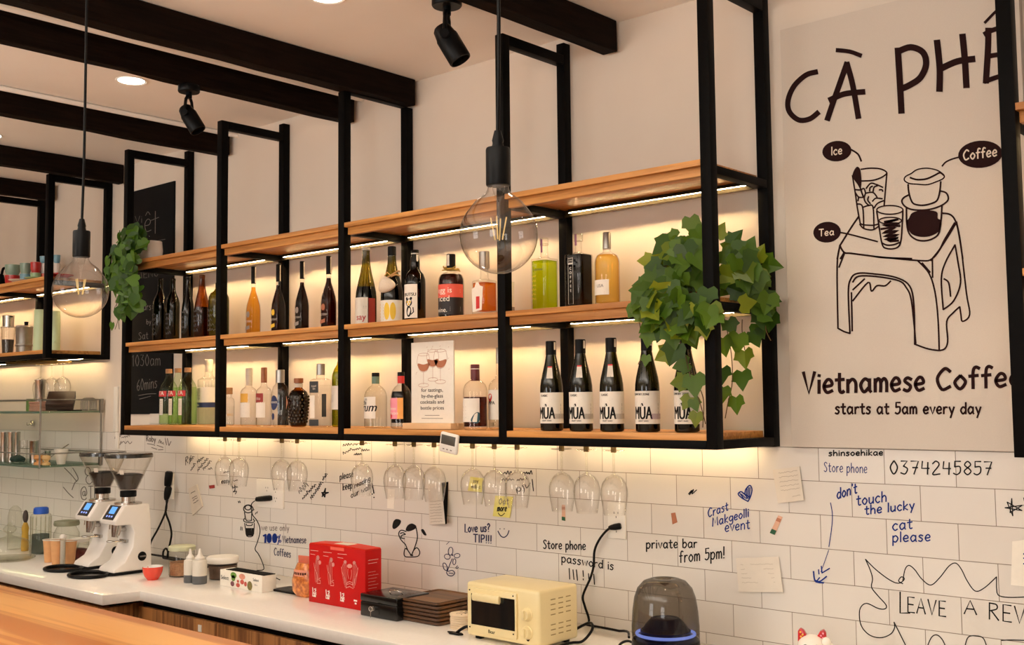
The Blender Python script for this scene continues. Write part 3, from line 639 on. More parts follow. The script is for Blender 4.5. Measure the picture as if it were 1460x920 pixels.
# ================================================================ bottles
clear('green_glass', (0.92, 0.97, 0.84), (0.52, 0.68, 0.40)); clear('olive_glass', (0.34, 0.31, 0.06), (0.05, 0.05, 0.01), gloss=1.0)
clear('dark_olive_glass', (0.11, 0.11, 0.035), (0.015, 0.016, 0.006), gloss=1.0); clear('brown_glass', (0.50, 0.22, 0.03), (0.10, 0.04, 0.01), gloss=1.0)
clear('lime_glass', (0.66, 0.62, 0.10), (0.30, 0.32, 0.04), gloss=1.0)
clear('amber', (0.93, 0.66, 0.20), (0.72, 0.36, 0.05), gloss=0.2); clear('pale_amber', (0.96, 0.80, 0.40), (0.85, 0.56, 0.14), gloss=0.2); clear('orange_amber', (0.88, 0.46, 0.08), (0.62, 0.22, 0.03), gloss=0.2)
clear('dark_red', (0.16, 0.025, 0.008), (0.03, 0.006, 0.004), gloss=0.2); clear('cola', (0.10, 0.03, 0.012), (0.03, 0.012, 0.008), gloss=0.2)
clear('water', (0.992, 0.99, 0.975), (0.93, 0.92, 0.87), gloss=0.2); clear('green_liquid', (0.87, 0.95, 0.76), (0.66, 0.82, 0.52), gloss=0.2); clear('lime_liquid', (0.72, 0.82, 0.06), (0.42, 0.58, 0.05), gloss=0.2)
clear('black_liquid', (0.03, 0.014, 0.010), (0.012, 0.008, 0.007), gloss=0.2); clear('coffee_red', (0.30, 0.10, 0.04), (0.12, 0.04, 0.02), gloss=0.2)
pbr('cap_black', (14, 13, 13), 0.5, noise=0.1, spec=0.15); pbr('cap_silver', (176, 172, 166), 0.3, metal=0.8, noise=0.1); pbr('cork', (176, 132, 92), 0.8, noise=0.25, nscale=150)
pbr('cap_maroon', (92, 20, 26), 0.4, noise=0.1); pbr('cap_copper', (150, 92, 60), 0.4, metal=0.4, noise=0.2); pbr('foil_white', (222, 212, 196), 0.5, noise=0.1)
pbr('lab_yellow', (236, 196, 60), 0.6, noise=0.04); pbr('lab_mustard', (232, 178, 72), 0.6, noise=0.04); pbr('lab_maroon', (150, 44, 36), 0.6, noise=0.05); pbr('lab_navy', (34, 48, 92), 0.6, noise=0.05)
pbr('lab_black', (22, 20, 22), 0.55, noise=0.05); pbr('lab_coral', (226, 92, 74), 0.55, noise=0.05); pbr('lab_pink', (238, 150, 168), 0.55, noise=0.05); pbr('lab_red', (206, 44, 42), 0.55, noise=0.05)
pbr('lab_orange', (240, 170, 90), 0.55, noise=0.05); pbr('lab_teal', (20, 74, 88), 0.5, noise=0.05); pbr('lab_copper', (176, 110, 78), 0.45, noise=0.1); pbr('lab_purple', (142, 92, 128), 0.6, noise=0.1); pbr('lab_grey', (146, 138, 130), 0.6, noise=0.1)
pbr('lab_slate', (52, 58, 62), 0.5, noise=0.1); pbr('linen', (226, 212, 192), 0.9, noise=0.08, nscale=200); pbr('twine', (196, 152, 98), 0.9, noise=0.2, nscale=200); pbr('raffia', (212, 176, 84), 0.9, noise=0.2, nscale=200)
def meas(uc, vb, vt, wpx, z, y=None):
    """x, y, radius and height of a round upright thing whose base stands at height z."""
    if y is None:
        p = on_z(uc, vb, z); dd = ray(uc, vb)[:2]; dd = dd/np.hypot(*dd); r = wpx/2*depth(p)/FPX; c = p[:2]+dd*r
    else:
        p = on_y(uc, vb, y); c = p[:2]; r = wpx/2*depth((c[0], c[1], z))/FPX
    return float(c[0]), float(c[1]), float(r), float(top_z(c[0], c[1], uc, vt)-z)
class Bottle:
    def __init__(s, name, label, loc, r, h, prof, glass, sq=None, liquid=None, cap=None, group=None, neckband=None, cat='bottle', ry=1.0, rz=None):
        s.r, s.h, s.prof, s.sq, s.ry = r, h, prof, sq, ry
        s.t = thing(name, label, cat, loc, (0.0 if sq else 0.32) if rz is None else rz, group)
        P = [(0.0001, 0.0), (prof[0][0]*r*0.9, 0.0)]+[(a*r, max(b*h, 0.003) if i == 0 else b*h) for i, (a, b) in enumerate(prof)]
        q = None if sq is None else [sq[0], sq[0]]+list(sq)
        if cap: P.append((0.0001, prof[-1][1]*h)); q = None if q is None else q+[sq[-1]]
        MB().lathe(P, 36 if sq else 28, sq=q, ry=ry).build('glass_body', glass, s.t, smooth=50)
        if liquid:
            lm, top = liquid[:2]; L = []; lq = []
            for i, (a, b) in enumerate(prof):
                if b >= top:
                    a0, b0 = prof[i-1]; k = (top-b0)/(b-b0); L.append((a0+(a-a0)*k, top)); lq.append(sq[i] if sq else 0); break
                L.append((a, b)); lq.append(sq[i] if sq else 0)
            base = liquid[2] if len(liquid) > 2 else 0.025
            L = [(a, max(b, base)) for a, b in L]
            MB().lathe([(0.0001, base*h)]+[(a*r*0.93, b*h) for a, b in L]+[(0.0001, top*h)], 28, sq=None if sq is None else [lq[0]]+lq+[lq[-1]], ry=ry).build('liquid', lm, s.t, smooth=50)
        if cap:
            z0, z1, cr, cm = cap; cr *= r
            MB().lathe([(0.0001, z0*h), (cr, z0*h+.0005), (cr, z1*h-0.0015), (cr*0.92, z1*h), (0.0001, z1*h)], 24).build('cap', cm, s.t)
        if neckband:
            z0, z1, cr, cm = neckband
            MB().lathe([(cr*r, z0*h), (cr*r, z1*h)], 24, caps=False).build('neck_band', cm, s.t)
    def rad(s, z):                    # glass radius at a height fraction
        for (a, b), (c, d) in zip(s.prof, s.prof[1:]):
            if b <= z <= d: return (a+(c-a)*((z-b)/(d-b) if d > b else 0))*s.r
        return s.prof[-1][0]*s.r
    def band(s, z0, z1, a0, a1, mat, name='label', k=1.012, parent=None):     # paper wrapped on a round bottle; angles in degrees from straight ahead
        a0, a1 = math.radians(a0-90), math.radians(a1-90)
        return MB().lathe([(s.rad(z0)*k+.0003, z0*s.h), (s.rad((z0+z1)/2)*k+.0003, (z0+z1)/2*s.h), (s.rad(z1)*k+.0003, z1*s.h)], 20, a0=a0, a1=a1, ry=s.ry).build(name, mat, parent or s.t)
    def cyl(s, z, a=0.0, k=1.02):     # maps label coordinates (metres) onto the round side
        r = s.rad(z)*k+.0006; a = math.radians(a-90)
        return lambda x, y: (r*math.cos(a+x/r), s.ry*r*math.sin(a+x/r), z*s.h+y)
    def flat(s, z, side=0, k=1.0):    # the flat front (side 0) or the flank facing the doorway (side 1) of a square bottle
        r = s.r*k+.0012
        return (lambda x, y: (x, -r*s.ry, z*s.h+y)) if side == 0 else (lambda x, y: (r, x, z*s.h+y))
    def panel(s, z0, z1, w, mat, name='label', side=0, x=0.0, k=1.0):
        h = (z1-z0)/2*s.h; f = s.flat((z0+z1)/2, side, k)
        return MB().add([f(x-w/2, -h), f(x+w/2, -h), f(x+w/2, h), f(x-w/2, h)], [(0, 1, 2, 3)]).build(name, mat, s.t)
    def text(s, txt, size, fn, mat, name='label_print', parent=None, **kw):
        m = MB(); 
        for i, ln in enumerate(txt.split('\n')): printed(m, ln, size, fn, at=(kw.get('x', 0), -i*size*1.05), align=kw.get('align', 'CENTER'), sx=kw.get('sx', 1.0), bold=kw.get('bold', 0))
        return m.build(name, mat, parent or s.t, smooth=0)
WINE = [(0.94, 0.0), (1, 0.02), (1, 0.56), (0.97, 0.62), (0.82, 0.69), (0.52, 0.76), (0.38, 0.81), (0.35, 0.86), (0.34, 0.96), (0.38, 0.965), (0.38, 0.985), (0.34, 1.0)]
SLOPE = [(0.94, 0.0), (1, 0.02), (1, 0.42), (0.97, 0.48), (0.88, 0.56), (0.70, 0.66), (0.52, 0.75), (0.40, 0.84), (0.35, 0.92), (0.34, 0.96), (0.38, 0.965), (0.38, 0.99), (0.34, 1.0)]
SHOULD = [(0.94, 0.0), (1, 0.02), (1, 0.60), (0.96, 0.66), (0.78, 0.72), (0.45, 0.76), (0.34, 0.79), (0.33, 0.88)]
YM = -0.20

# --- middle plank, first bay: five refilled bottles with white chalk-pen notes
notes = [('dark_olive_glass', 228, 397.5, 21, WINE, 'black wine bottle with chalk-pen notes, standing next to the hanging plant end'),
         ('dark_olive_glass', 246, 397.5, 19, WINE, 'second dark bottle with chalk-pen notes, its neck shorter than the sloping one beside it'),
         ('dark_olive_glass', 267.5, 394, 18, SLOPE, 'slim black bottle with sloping shoulders beside the brown bottle'),
         ('brown_glass', 287.5, 392.5, 22, SLOPE, 'brown glass bottle with sloping shoulders and chalk-pen flowers'),
         ('olive_glass', 311.5, 393, 29, SHOULD, 'broad olive bottle half hidden behind the second post')]
for i, (g, u, vt, w, pf, lb) in enumerate(notes):
    x, y, r, h = meas(u, 482, vt, w, ZM, YM+(0.02 if i == 4 else 0))
    b = Bottle('wine_bottle', lb, (x, y, ZM), r, h, pf, g, rz=0.1, group='refilled bottles with chalk notes', liquid=None if i in (0, 1) else ('cola' if i == 2 else 'coffee_red' if i == 3 else 'lime_liquid', 0.5))
    m = MB(); fn = b.cyl(0.25, 0)
    for k in range(5): scrawl(m, (-r*0.7, h*(0.17-0.075*k)), (r*(0.2+0.5*((k*7+i) % 3)/2), h*(0.175-0.075*k)), h*0.045, 0.0013, fn, 3+(k+i) % 3, seed=i*9+k)
    m.build('chalk_note', 'chalk', b.t, smooth=0)

# --- middle plank, second bay: four square liqueur bottles
LQ = [(0.96, 0.0), (1, 0.02), (1, 0.36), (0.93, 0.44), (0.62, 0.57), (0.40, 0.65), (0.36, 0.70), (0.36, 0.78)]; LQS = [1, 1, 1, 0.9, 0.5, 0, 0, 0]
for i, (u, vt, vb, lm, lb, fc) in enumerate([(361, 380.3, 473, 'amber', 'square bottle of clear amber liqueur with a black cap', 'lab_grey'), (396.5, 377.3, 470, 'dark_red', 'square bottle of dark liqueur with a yellow flower on the label', 'lab_yellow'),
                                 (430.5, 372.8, 467, 'cola', 'square bottle of dark liqueur with a grey flower on the label', 'lab_grey'), (468.5, 365.4, 464, 'dark_red', 'square bottle of dark red liqueur standing next to the third post', 'lab_copper')]):
    x, y, r, h = meas(u, vb, vt, (22.9, 22.5, 22.5, 25.4)[i]/1.41, ZM, YM)
    b = Bottle('liqueur_bottle', lb, (x, y, ZM), r, h, LQ, 'thin_glass', sq=LQS, liquid=(lm, 0.70), cap=(0.75, 1.0, 0.42, 'cap_black'), group='square liqueur bottles')
    MB().lathe([(r*0.43, h*0.76), (r*0.43, h*0.985)], 6, a0=0.05, a1=0.5).build('tax_strip', 'label_paper', b.t)
    m = MB(); fn = b.flat(0.2); fill(m, ell(-r*0.1, h*0.105, r*0.45, h*0.045, 14), fn); fill(m, [(-r*.8, -h*.12), (r*.4, -h*.10), (r*.35, -h*.05), (-r*.8, -h*.07)], fn); m.build('label', fc, b.t, smooth=0)
    b.text('SOTINH', r*0.52, b.flat(0.19, k=1.004), 'label_paper', bold=0.0005)

# --- middle plank, third bay
x, y, r, h = meas(522, 461, 353, 30, ZM, YM)
b = Bottle('sparkling_bottle', 'green sparkling wine bottle with red lettering on a white label', (x, y, ZM), r, h, [(0.94, 0), (1, 0.02), (1, 0.36), (0.96, 0.43), (0.80, 0.54), (0.58, 0.66), (0.42, 0.78), (0.36, 0.88), (0.35, 0.95), (0.40, 0.952), (0.40, 0.965), (0.36, 0.97)], 'olive_glass', liquid=('black_liquid', 0.50), cap=(0.955, 1.0, 0.42, 'foil_white'))
lb_ = b.band(0.02, 0.36, -55, 40, 'label_paper'); b.text('say', r*0.85, b.cyl(0.08, 0), 'print_red', bold=0.001); b.band(0.02, 0.35, 44, 88, 'lab_maroon', 'back_label')
m = MB(); fn = b.cyl(0.22, 0); [stroke(m, [(r*.25, r*(.25-.1*k)), (r*.62, r*(.25-.1*k))], 0.0006, fn) for k in range(3)]; m.build('label_print', 'ink_grey', b.t, smooth=0)
x, y, r, h = meas(559, 458, 352, 32.5, ZM, YM)
b = Bottle('sake_bottle', 'dark bottle wearing a small linen pouch tied with twine', (x, y, ZM), r, h, [(0.94, 0), (1, 0.02), (1, 0.34), (0.97, 0.42), (0.80, 0.54), (0.56, 0.66), (0.40, 0.78), (0.35, 0.9), (0.34, 1.0)], 'olive_glass', liquid=('black_liquid', 0.62), cap=(0.88, 1.0, 0.37, 'cap_black'))
b.band(0.03, 0.305, -75, 90, 'label_paper'); m = MB(); fn = b.cyl(0.165, 18)
for k in (-1, 1): fill(m, [(k*a, c) for a, c in ell(r*0.28, 0, r*0.27, h*.11, 18)], fn)
for k in range(6): fill(m, [(-r*1.25, h*(-.12+.04*k)), (-r*.62, h*(-.115+.038*k)), (-r*.62, h*(-.10+.038*k)), (-r*1.25, h*(-.10+.04*k))], fn)
m.build('label_print', 'lab_yellow', b.t, smooth=0)
m = MB(); m.ellipsoid((0, 0, 0), r*0.72, r*0.34, h*0.085, 16, 10); m.v = [(x_*(1.1-.35*z_/(h*.085)), y_, z_+(.12*h*(1-abs(x_)/(r*.8))*.35 if z_ > 0 else 0)) for x_, y_, z_ in m.v]; o = m.build('pouch', 'linen', b.t, loc=(r*0.02, -r*1.02, h*0.49)); o.rotation_euler = (0, -0.3, 0.15)
m = MB(); m.tube([(-r*.3, -r*.9, h*.60), (0, -r*.85, h*.66), (r*.35, -r*.6, h*.60)], 0.0022, 6); m.tube([(0.0, -r*.95, h*.585), (r*.6, -r*1.05, h*.62), (r*1.15, -r*1.0, h*.665), (r*1.35, -r, h*.655)], 0.0035, 6); m.tube([(r*.5, -r*1.05, h*.60), (r*1.0, -r*1.0, h*.62), (r*1.35, -r, h*.60)], 0.003, 6); m.build('twine_bow', 'twine', b.t)
x, y, r, h = meas(592, 455, 357, 30, ZM, YM)
b = Bottle('beer_bottle', 'black bottle with rounded shoulders and a small animal on its label', (x, y, ZM), r, h, [(0.94, 0), (1, 0.02), (1, 0.54), (0.97, 0.60), (0.80, 0.67), (0.55, 0.71), (0.45, 0.74), (0.47, 0.80), (0.46, 0.84), (0.34, 0.93), (0.33, 0.96)], 'dark_olive_glass', liquid=('black_liquid', 0.9), cap=(0.955, 1.0, 0.38, 'cap_black'), neckband=(0.94, 0.955, 0.37, 'cap_silver'))
b.band(0.06, 0.52, -60, 40, 'label_paper'); b.text('IBUTSU', r*0.42, b.cyl(0.36, -5), 'ink', bold=0.001)
m = MB(); fn = b.cyl(0.2, -8); fill(m, ell(0, h*.07, r*.36, h*.055, 16), fn); fill(m, ell(-r*.25, h*.125, r*.12, h*.02, 10), fn); fill(m, ell(r*.25, h*.125, r*.12, h*.02, 10), fn); fill(m, ell(0, -h*.05, r*.28, h*.075, 16), fn); stroke(m, [(r*.25, -h*.09), (r*.5, -h*.06), (r*.45, 0)], r*.1, fn); m.build('label_print', 'ink', b.t, smooth=0)
m = MB(); fn = b.cyl(0.2, -8, 1.035); [fill(m, ell(k*r*.15, h*.078, r*.1, h*.015, 10), fn) for k in (-1, 1)]; fill(m, ell(0, h*.045, r*.11, h*.014, 10), fn); m.build('label_eyes', 'lab_yellow', b.t, smooth=0)
m = MB(); m.box(r*.30, r*.42, -r*.30, -r*.1, h*.84, h*.93); m.build('tax_strip', 'label_paper', b.t)
x, y, r, h = meas(643.6, 451, 363, 36.8, ZM, YM)
b = Bottle('liqueur_jug', 'round-shouldered jug of mulled drink with a coral and black label', (x, y, ZM), r, h, [(0.94, 0), (1, 0.02), (1, 0.58), (0.97, 0.63), (0.86, 0.68), (0.60, 0.715), (0.36, 0.73), (0.33, 0.76), (0.33, 0.84)], 'thin_glass', liquid=('dark_red', 0.69), cap=(0.79, 1.0, 0.35, 'cap_black'))
b.band(0.33, 0.53, -95, 90, 'lab_coral'); b.band(0.07, 0.33, -95, 90, 'lab_black', 'lower_label'); b.text('egg is\niced', r*0.62, b.cyl(0.40, -8), 'label_paper'); b.text('wine.', r*0.52, b.cyl(0.11, -22), 'label_paper')
m = MB(); fn = b.cyl(0.15, 40); [stroke(m, [(-r*.35, h*(.03-.025*k)), (r*.55, h*(.03-.025*k))], 0.001, fn) for k in range(3)]; fn = b.cyl(0.42, 42); [stroke(m, [(-r*.3, h*(.02-.03*k)), (r*.5, h*(.02-.03*k))], 0.001, fn) for k in range(2)]; m.build('fine_print', 'label_paper', b.t, smooth=0)
m = MB(); rnd = random.Random(5)
for k in range(14):
    a = rnd.uniform(-PI, 0.2); rr = rnd.uniform(.4, .75)*r; m.tube([(0.34*r*math.cos(a), .34*r*math.sin(a), h*.765), (rr*.8*math.cos(a+.2), rr*.8*math.sin(a+.2), h*rnd.uniform(.75, .79)), (rr*1.1*math.cos(a+.5), rr*1.1*math.sin(a+.5), h*rnd.uniform(.73, .81))], 0.0022, 5)
m.tube([(0.36*r*math.cos(q), 0.36*r*math.sin(q), h*.77) for q in [2*PI*i/16 for i in range(16)]], 0.004, 6, closed=True); m.build('raffia_bow', 'raffia', b.t)
m = MB(); m.lathe([(r*.36, h*.82), (r*.36, h*.985)], 6, a0=-2.2, a1=-1.5); m.build('tax_strip', 'label_paper', b.t)
x, y, r, h = meas(691, 447, 359, 38/1.36, ZM, YM)
b = Bottle('square_decanter', 'square decanter of amber spirit with a shield label, behind the big bulb', (x, y, ZM), r, h, [(0.97, 0), (1, 0.02), (1, 0.52), (0.95, 0.55), (0.5, 0.57), (0.42, 0.60), (0.40, 0.76)], 'thin_glass', sq=[1, 1, 1, 1, 0.5, 0, 0], liquid=('orange_amber', 0.52, 0.10), cap=(0.74, 1.0, 0.55, 'cap_silver'))
m = MB(); fn = b.flat(0.30); fill(m, [(-r*.72, -h*.22), (r*.55, -h*.20), (r*.75, h*.15), (r*.35, h*.17), (r*.12, h*.22), (-r*.22, h*.22), (-r*.42, h*.15), (-r*.82, h*.13)], fn); m.build('label', 'label_paper', b.t, smooth=0)
m = MB(); fn = b.flat(0.25, k=1.004); fill(m, [(-r*.22, -h*.13), (r*.28, -h*.12), (r*.28, h*.06), (-r*.22, h*.06)], fn); m.build('label_print', 'lab_red', b.t, smooth=0); b.text('1  3', r*.2, b.flat(0.14, k=1.006), 'ink')
t = thing('carton', 'narrow white carton standing behind the fourth post', 'box', (*on_y(722.5, 445, -0.16)[:2], ZM)); box(-0.019, 0.019, -0.012, 0.02, 0, 0.125).build('box_body', 'label_paper', t, bevel=0.001); box(-0.0195, 0.0195, -0.0125, 0.0205, 0, 0.035).build('grey_band', 'lab_grey', t)

# --- middle plank, fourth bay
x, y, r, h = meas(777, 439, 340, 41.2/1.36, ZM, YM)
b = Bottle('square_bottle', 'square glass bottle of lime-green spirit with a clear stopper', (x, y, ZM), r, h, [(0.97, 0), (1, 0.02), (1, 0.69), (0.97, 0.715), (0.5, 0.73), (0.36, 0.75), (0.34, 0.90), (0.38, 0.905), (0.38, 0.925)], 'thin_glass', sq=[1, 1, 1, 1, 0.4, 0, 0, 0, 0], liquid=('lime_liquid', 0.69, 0.05), cap=(0.90, 1.0, 0.40, 'clear_glass'))
b.text('TARTAN', r*.3, b.flat(.55, k=1.002), 'ink_navy'); m = MB(); fn = b.flat(.35); [scrawl(m, (-r*.8, h*(.12-.06*k)), (-r*.2, h*(.12-.06*k)), h*.03, .0008, fn, 3, k) for k in range(6)]; m.build('label_print', 'lab_yellow', b.t, smooth=0)
m = MB(); m.box(-r*.1, r*.12, -r*.42, -r*.40, h*.80, h*.98); m.build('tax_strip', 'lab_purple', b.t)
x, y, r, h = meas(826, 435, 334, 42.5/1.36, ZM, YM)
b = Bottle('square_bottle', 'square bottle of black coffee liqueur with a clear round stopper', (x, y, ZM), r, h, [(0.97, 0), (1, 0.02), (1, 0.70), (0.97, 0.725), (0.5, 0.74), (0.3, 0.76), (0.29, 0.91)], 'thin_glass', sq=[1, 1, 1, 1, 0.4, 0, 0], liquid=('black_liquid', 0.72, 0.03), cap=(0.90, 1.0, 0.42, 'clear_glass'))
b.t['label'] = 'square bottle of black coffee liqueur with vertical white lettering'
m = MB(); fn = b.flat(.40, k=1.003)
for k, ch in enumerate('COFFEE'): printed(m, ch, r*.34, fn, at=(-r*.15, h*(.12-.058*k)))
stroke(m, [(-r*.42, h*.28), (r*.12, h*.28), (r*.12, -h*.33), (-r*.42, -h*.33)], .0008, fn, True); fill(m, [(-r*.4, h*.19), (r*.1, h*.19), (r*.1, h*.2), (-r*.4, h*.2)], fn)
for k in range(3): scrawl(m, (-r*.38, h*(.26-.03*k)), (r*.1, h*(.26-.03*k)), h*.02, .0006, fn, 4, k)
m.build('label_print', 'label_paper', b.t, smooth=0); m = MB(); m.box(-r*.08, r*.14, -r*.45, -r*.43, h*.84, h*.99); m.build('tax_strip', 'lab_purple', b.t)
x, y, r, h = meas(866.5, 432, 332, 35.8, ZM, YM)
b = Bottle('spirit_bottle', 'round bottle of golden spirit with a silver cap and cream label', (x, y, ZM), r, h, [(0.97, 0), (1, 0.02), (1, 0.60), (0.96, 0.64), (0.82, 0.69), (0.55, 0.72), (0.32, 0.735), (0.29, 0.76), (0.29, 0.86)], 'thin_glass', liquid=('pale_amber', 0.70, 0.07), cap=(0.78, 1.0, 0.34, 'cap_silver'))
b.band(0.16, 0.36, -70, 25, 'label_paper'); b.text('USA', r*.36, b.cyl(.26, -18), 'ink_grey'); m = MB(); fn = b.cyl(.2, -18); [stroke(m, [(-r*.5, -h*.02*k), (r*.4, -h*.02*k)], .0006, fn) for k in range(2)]; m.build('fine_print', 'ink_grey', b.t, smooth=0)

# --- bottom plank, first bay
for i, (u, v) in enumerate([(240, 605.6), (253, 606.0), (267, 606.2)]):
    x, y, r, h = meas(u, v, 526.5, 26, ZB)
    lb = ['green gin bottle with a red label, the one in front of the chalkboard', 'green gin bottle with a red label, middle one of its three', 'green gin bottle with a red label, next to the clear vodka bottle'][i]
    if i == 0:
        b = Bottle('gin_bottle', lb, (x, y, ZB), r, h, [(0.95, 0), (1, 0.02), (1, 0.58), (0.95, 0.65), (0.78, 0.72), (0.5, 0.79), (0.36, 0.85), (0.31, 0.90), (0.30, 0.94)], 'green_glass', liquid=('green_liquid', 0.66), cap=(0.92, 1.0, 0.36, 'cork'), rz=0.12, group='green gin bottles')
        o = b.band(0.50, 0.60, -38, 38, 'lab_red'); b.text('TA', r*.62, b.cyl(.525, 0, 1.03), 'label_paper', parent=o, bold=.0012); o = b.band(0.17, 0.46, -16, 16, 'label_paper')
        m = MB(); fn = b.cyl(.3, 0, 1.03); [scrawl(m, (-r*.18, h*(.11-.035*k)), (r*.18, h*(.11-.035*k)), h*.02, .0007, fn, 3, k) for k in range(7)]; m.build('label_print', 'ink_grey', o, smooth=0); g0 = b.t
    else: dup(g0, (x, y, ZB), lb)
x, y, r, h = meas(297, 605.6, 513, 31, ZB)
b = Bottle('vodka_bottle', 'clear vodka bottle with a navy band on its label, next to the second post', (x, max(y, -.06), ZB), r, h, [(0.95, 0), (1, 0.02), (1, 0.66), (0.98, 0.69), (0.7, 0.71), (0.45, 0.735), (0.34, 0.77), (0.32, 0.86)], 'thin_glass', liquid=('water', 0.6), cap=(0.80, 1.0, 0.38, 'foil_white'))
b.t['label'] = 'clear round bottle with a leafy crest and a navy band on its label'
b.band(0.34, 0.57, -85, 75, 'label_paper'); b.band(0.26, 0.335, -85, 75, 'lab_navy', 'lower_label'); m = MB(); fn = b.cyl(.46, -20)
for k in range(9): scrawl(m, (-r*.3+.1*r*math.sin(k), h*(.08-.02*k)), (r*.2, h*(.08-.02*k)), h*.025, .0012, fn, 3, k)
m.build('label_print', 'lab_slate', b.t, smooth=0); b.text('VODKA', r*.26, b.cyl(.28, -40), 'label_paper', 'lower_print')
p = on_z(204, 606, ZB); t = thing('card', 'low white card leaning on the chalkboard behind the green gin bottles', 'card', (-4.99, -0.10, ZB)); o = box(-0.10, 0.10, -0.0015, 0.0015, 0, 0.052).build('card_sheet', 'paper', t); box(-0.10, 0.10, -0.0015, 0.03, 0, 0.002).build('card_foot', 'paper', t)
t['label'] = 'low blank white card beside the green gin bottles'

# --- bottom plank, second bay
x, y, r, h = meas(324, 607, 553, 20, ZB); b = Bottle('jar_bottle', 'short clear bottle with a wooden stopper just past the second post', (x, y, ZB), r, h, [(0.95, 0), (1, 0.02), (1, 0.62), (0.9, 0.7), (0.6, 0.74), (0.58, 0.86)], 'thin_glass', cap=(0.82, 1.0, 0.72, 'cork'), liquid=('water', 0.5)); b.text('BRO', r*.5, b.cyl(.25, 62), 'lab_mustard')
b.band(0.12, 0.58, -60, 5, 'label_paper')
VP = [(0.96, 0), (1, 0.02), (1, 0.56), (0.97, 0.60), (0.82, 0.64), (0.5, 0.67), (0.40, 0.69), (0.38, 0.84)]
x, y, r, h = meas(354.3, 608, 525.4, 23, ZB); b = Bottle('spirit_bottle', 'clear bottle with a yellow square over a white label', (x, y, ZB), r, h, VP, 'thin_glass', liquid=('water', 0.55), cap=(0.70, 1.0, 0.42, 'foil_white'), group='clear spirit bottles')
b.band(0.41, 0.56, -60, 30, 'lab_mustard', 'upper_label'); b.band(0.15, 0.40, -60, 45, 'label_paper'); m = MB(); fn = b.cyl(.36, -15); [stroke(m, [(-r*.5, -h*.06*k), (r*.3, -h*.06*k)], .0008, fn) for k in range(3)]; m.build('fine_print', 'ink_grey', b.t, smooth=0)
x, y, r, h = meas(376, 608.5, 524.5, 22, ZB); b = Bottle('spirit_bottle', 'clear bottle with a maroon square over a white label', (x, y, ZB), r, h, VP, 'thin_glass', liquid=('water', 0.55), cap=(0.74, 1.0, 0.40, 'cap_copper'), group='clear spirit bottles')
b.band(0.41, 0.56, -60, 30, 'lab_maroon', 'upper_label'); b.band(0.15, 0.40, -60, 45, 'label_paper'); b.text('citu', r*.6, b.cyl(.45, -15), 'foil_white')
x, y, r, h = meas(399, 609, 527.7, 28, ZB); b = Bottle('flask_bottle', 'flat clear flask bottle with a round navy badge', (x, y, ZB), r, h, [(0.72, 0), (0.8, 0.02), (0.95, 0.22), (1, 0.42), (0.97, 0.58), (0.8, 0.70), (0.5, 0.755), (0.42, 0.77), (0.40, 0.84)], 'thin_glass', ry=0.62, liquid=('water', 0.62), cap=(0.77, 1.0, 0.46, 'cap_silver'))
m = MB(); fn = b.cyl(.42, -20); fill(m, ell(0, 0, r*.52, h*.13, 20), fn); fill(m, [(-r*.7, -h*.03), (r*.7, -h*.02), (r*.7, h*.035), (-r*.7, h*.03)], fn); fill(m, ell(-r*.1, -h*.24, r*.22, h*.06), fn); m.build('label', 'lab_navy', b.t, smooth=0); b.text('SKINOS', r*.3, b.cyl(.41, -20, 1.035), 'label_paper')
x, y, r, h = meas(425.5, 609, 539.7, 29.6, ZB)
b = Bottle('textured_bottle', 'squat dark brown hammered bottle with a copper diamond', (x, y, ZB), r, h, [(0.74, 0), (0.78, 0.02), (0.9, 0.25), (1, 0.5), (0.98, 0.62), (0.8, 0.72), (0.45, 0.78), (0.36, 0.81), (0.34, 0.9)], 'brown_glass', liquid=('black_liquid', 0.74, 0.02), cap=(0.90, 1.0, 0.46, 'cap_copper'), neckband=(0.81, 0.89, 0.42, 'foil_white'))
m = MB()
for i in range(9):
    for j in range(16):
        a = 2*PI*(j+0.5*(i % 2))/16; z = 0.1+0.065*i; rr = b.rad(z); m.ellipsoid((rr*math.cos(a), rr*math.sin(a), z*h), .0045, .0045, .0055, 6, 4)
m.build('hammered_dimples', pbr('dimple', (58, 42, 22), 0.25, noise=0.2), b.t)
m = MB(); fn = b.cyl(.5, -45, 1.2); fill(m, [(-r*.5, 0), (0, -h*.15), (r*.5, 0), (0, h*.15)], fn); m.build('label', 'lab_copper', b.t, smooth=0)
x, y, r, h = meas(457, 609.5, 519, 32/1.36, ZB); b = Bottle('square_bottle', 'square clear gin bottle with a dark slate label and silver cap', (x, y, ZB), r, h, [(0.97, 0), (1, 0.02), (1, 0.70), (0.96, 0.745), (0.6, 0.77), (0.5, 0.79), (0.48, 0.9)], 'thin_glass', sq=[1, 1, 1, 1, 0.4, 0, 0], liquid=('water', 0.66), cap=(0.82, 1.0, 0.52, 'cap_silver'))
b.panel(0.54, 0.72, r*1.7, 'lab_slate', 'upper_label'); b.panel(0.14, 0.50, r*0.9, 'label_paper', x=-r*.3); b.panel(0.02, 0.12, r*1.8, 'lab_slate', 'lower_label'); b.text('FLIGHT\nGIN', r*.3, b.flat(.63, k=1.004), 'label_paper', 'upper_print'); b.panel(0.16, 0.52, r*.7, 'lab_slate', 'side_label', side=1, x=-r*.3)
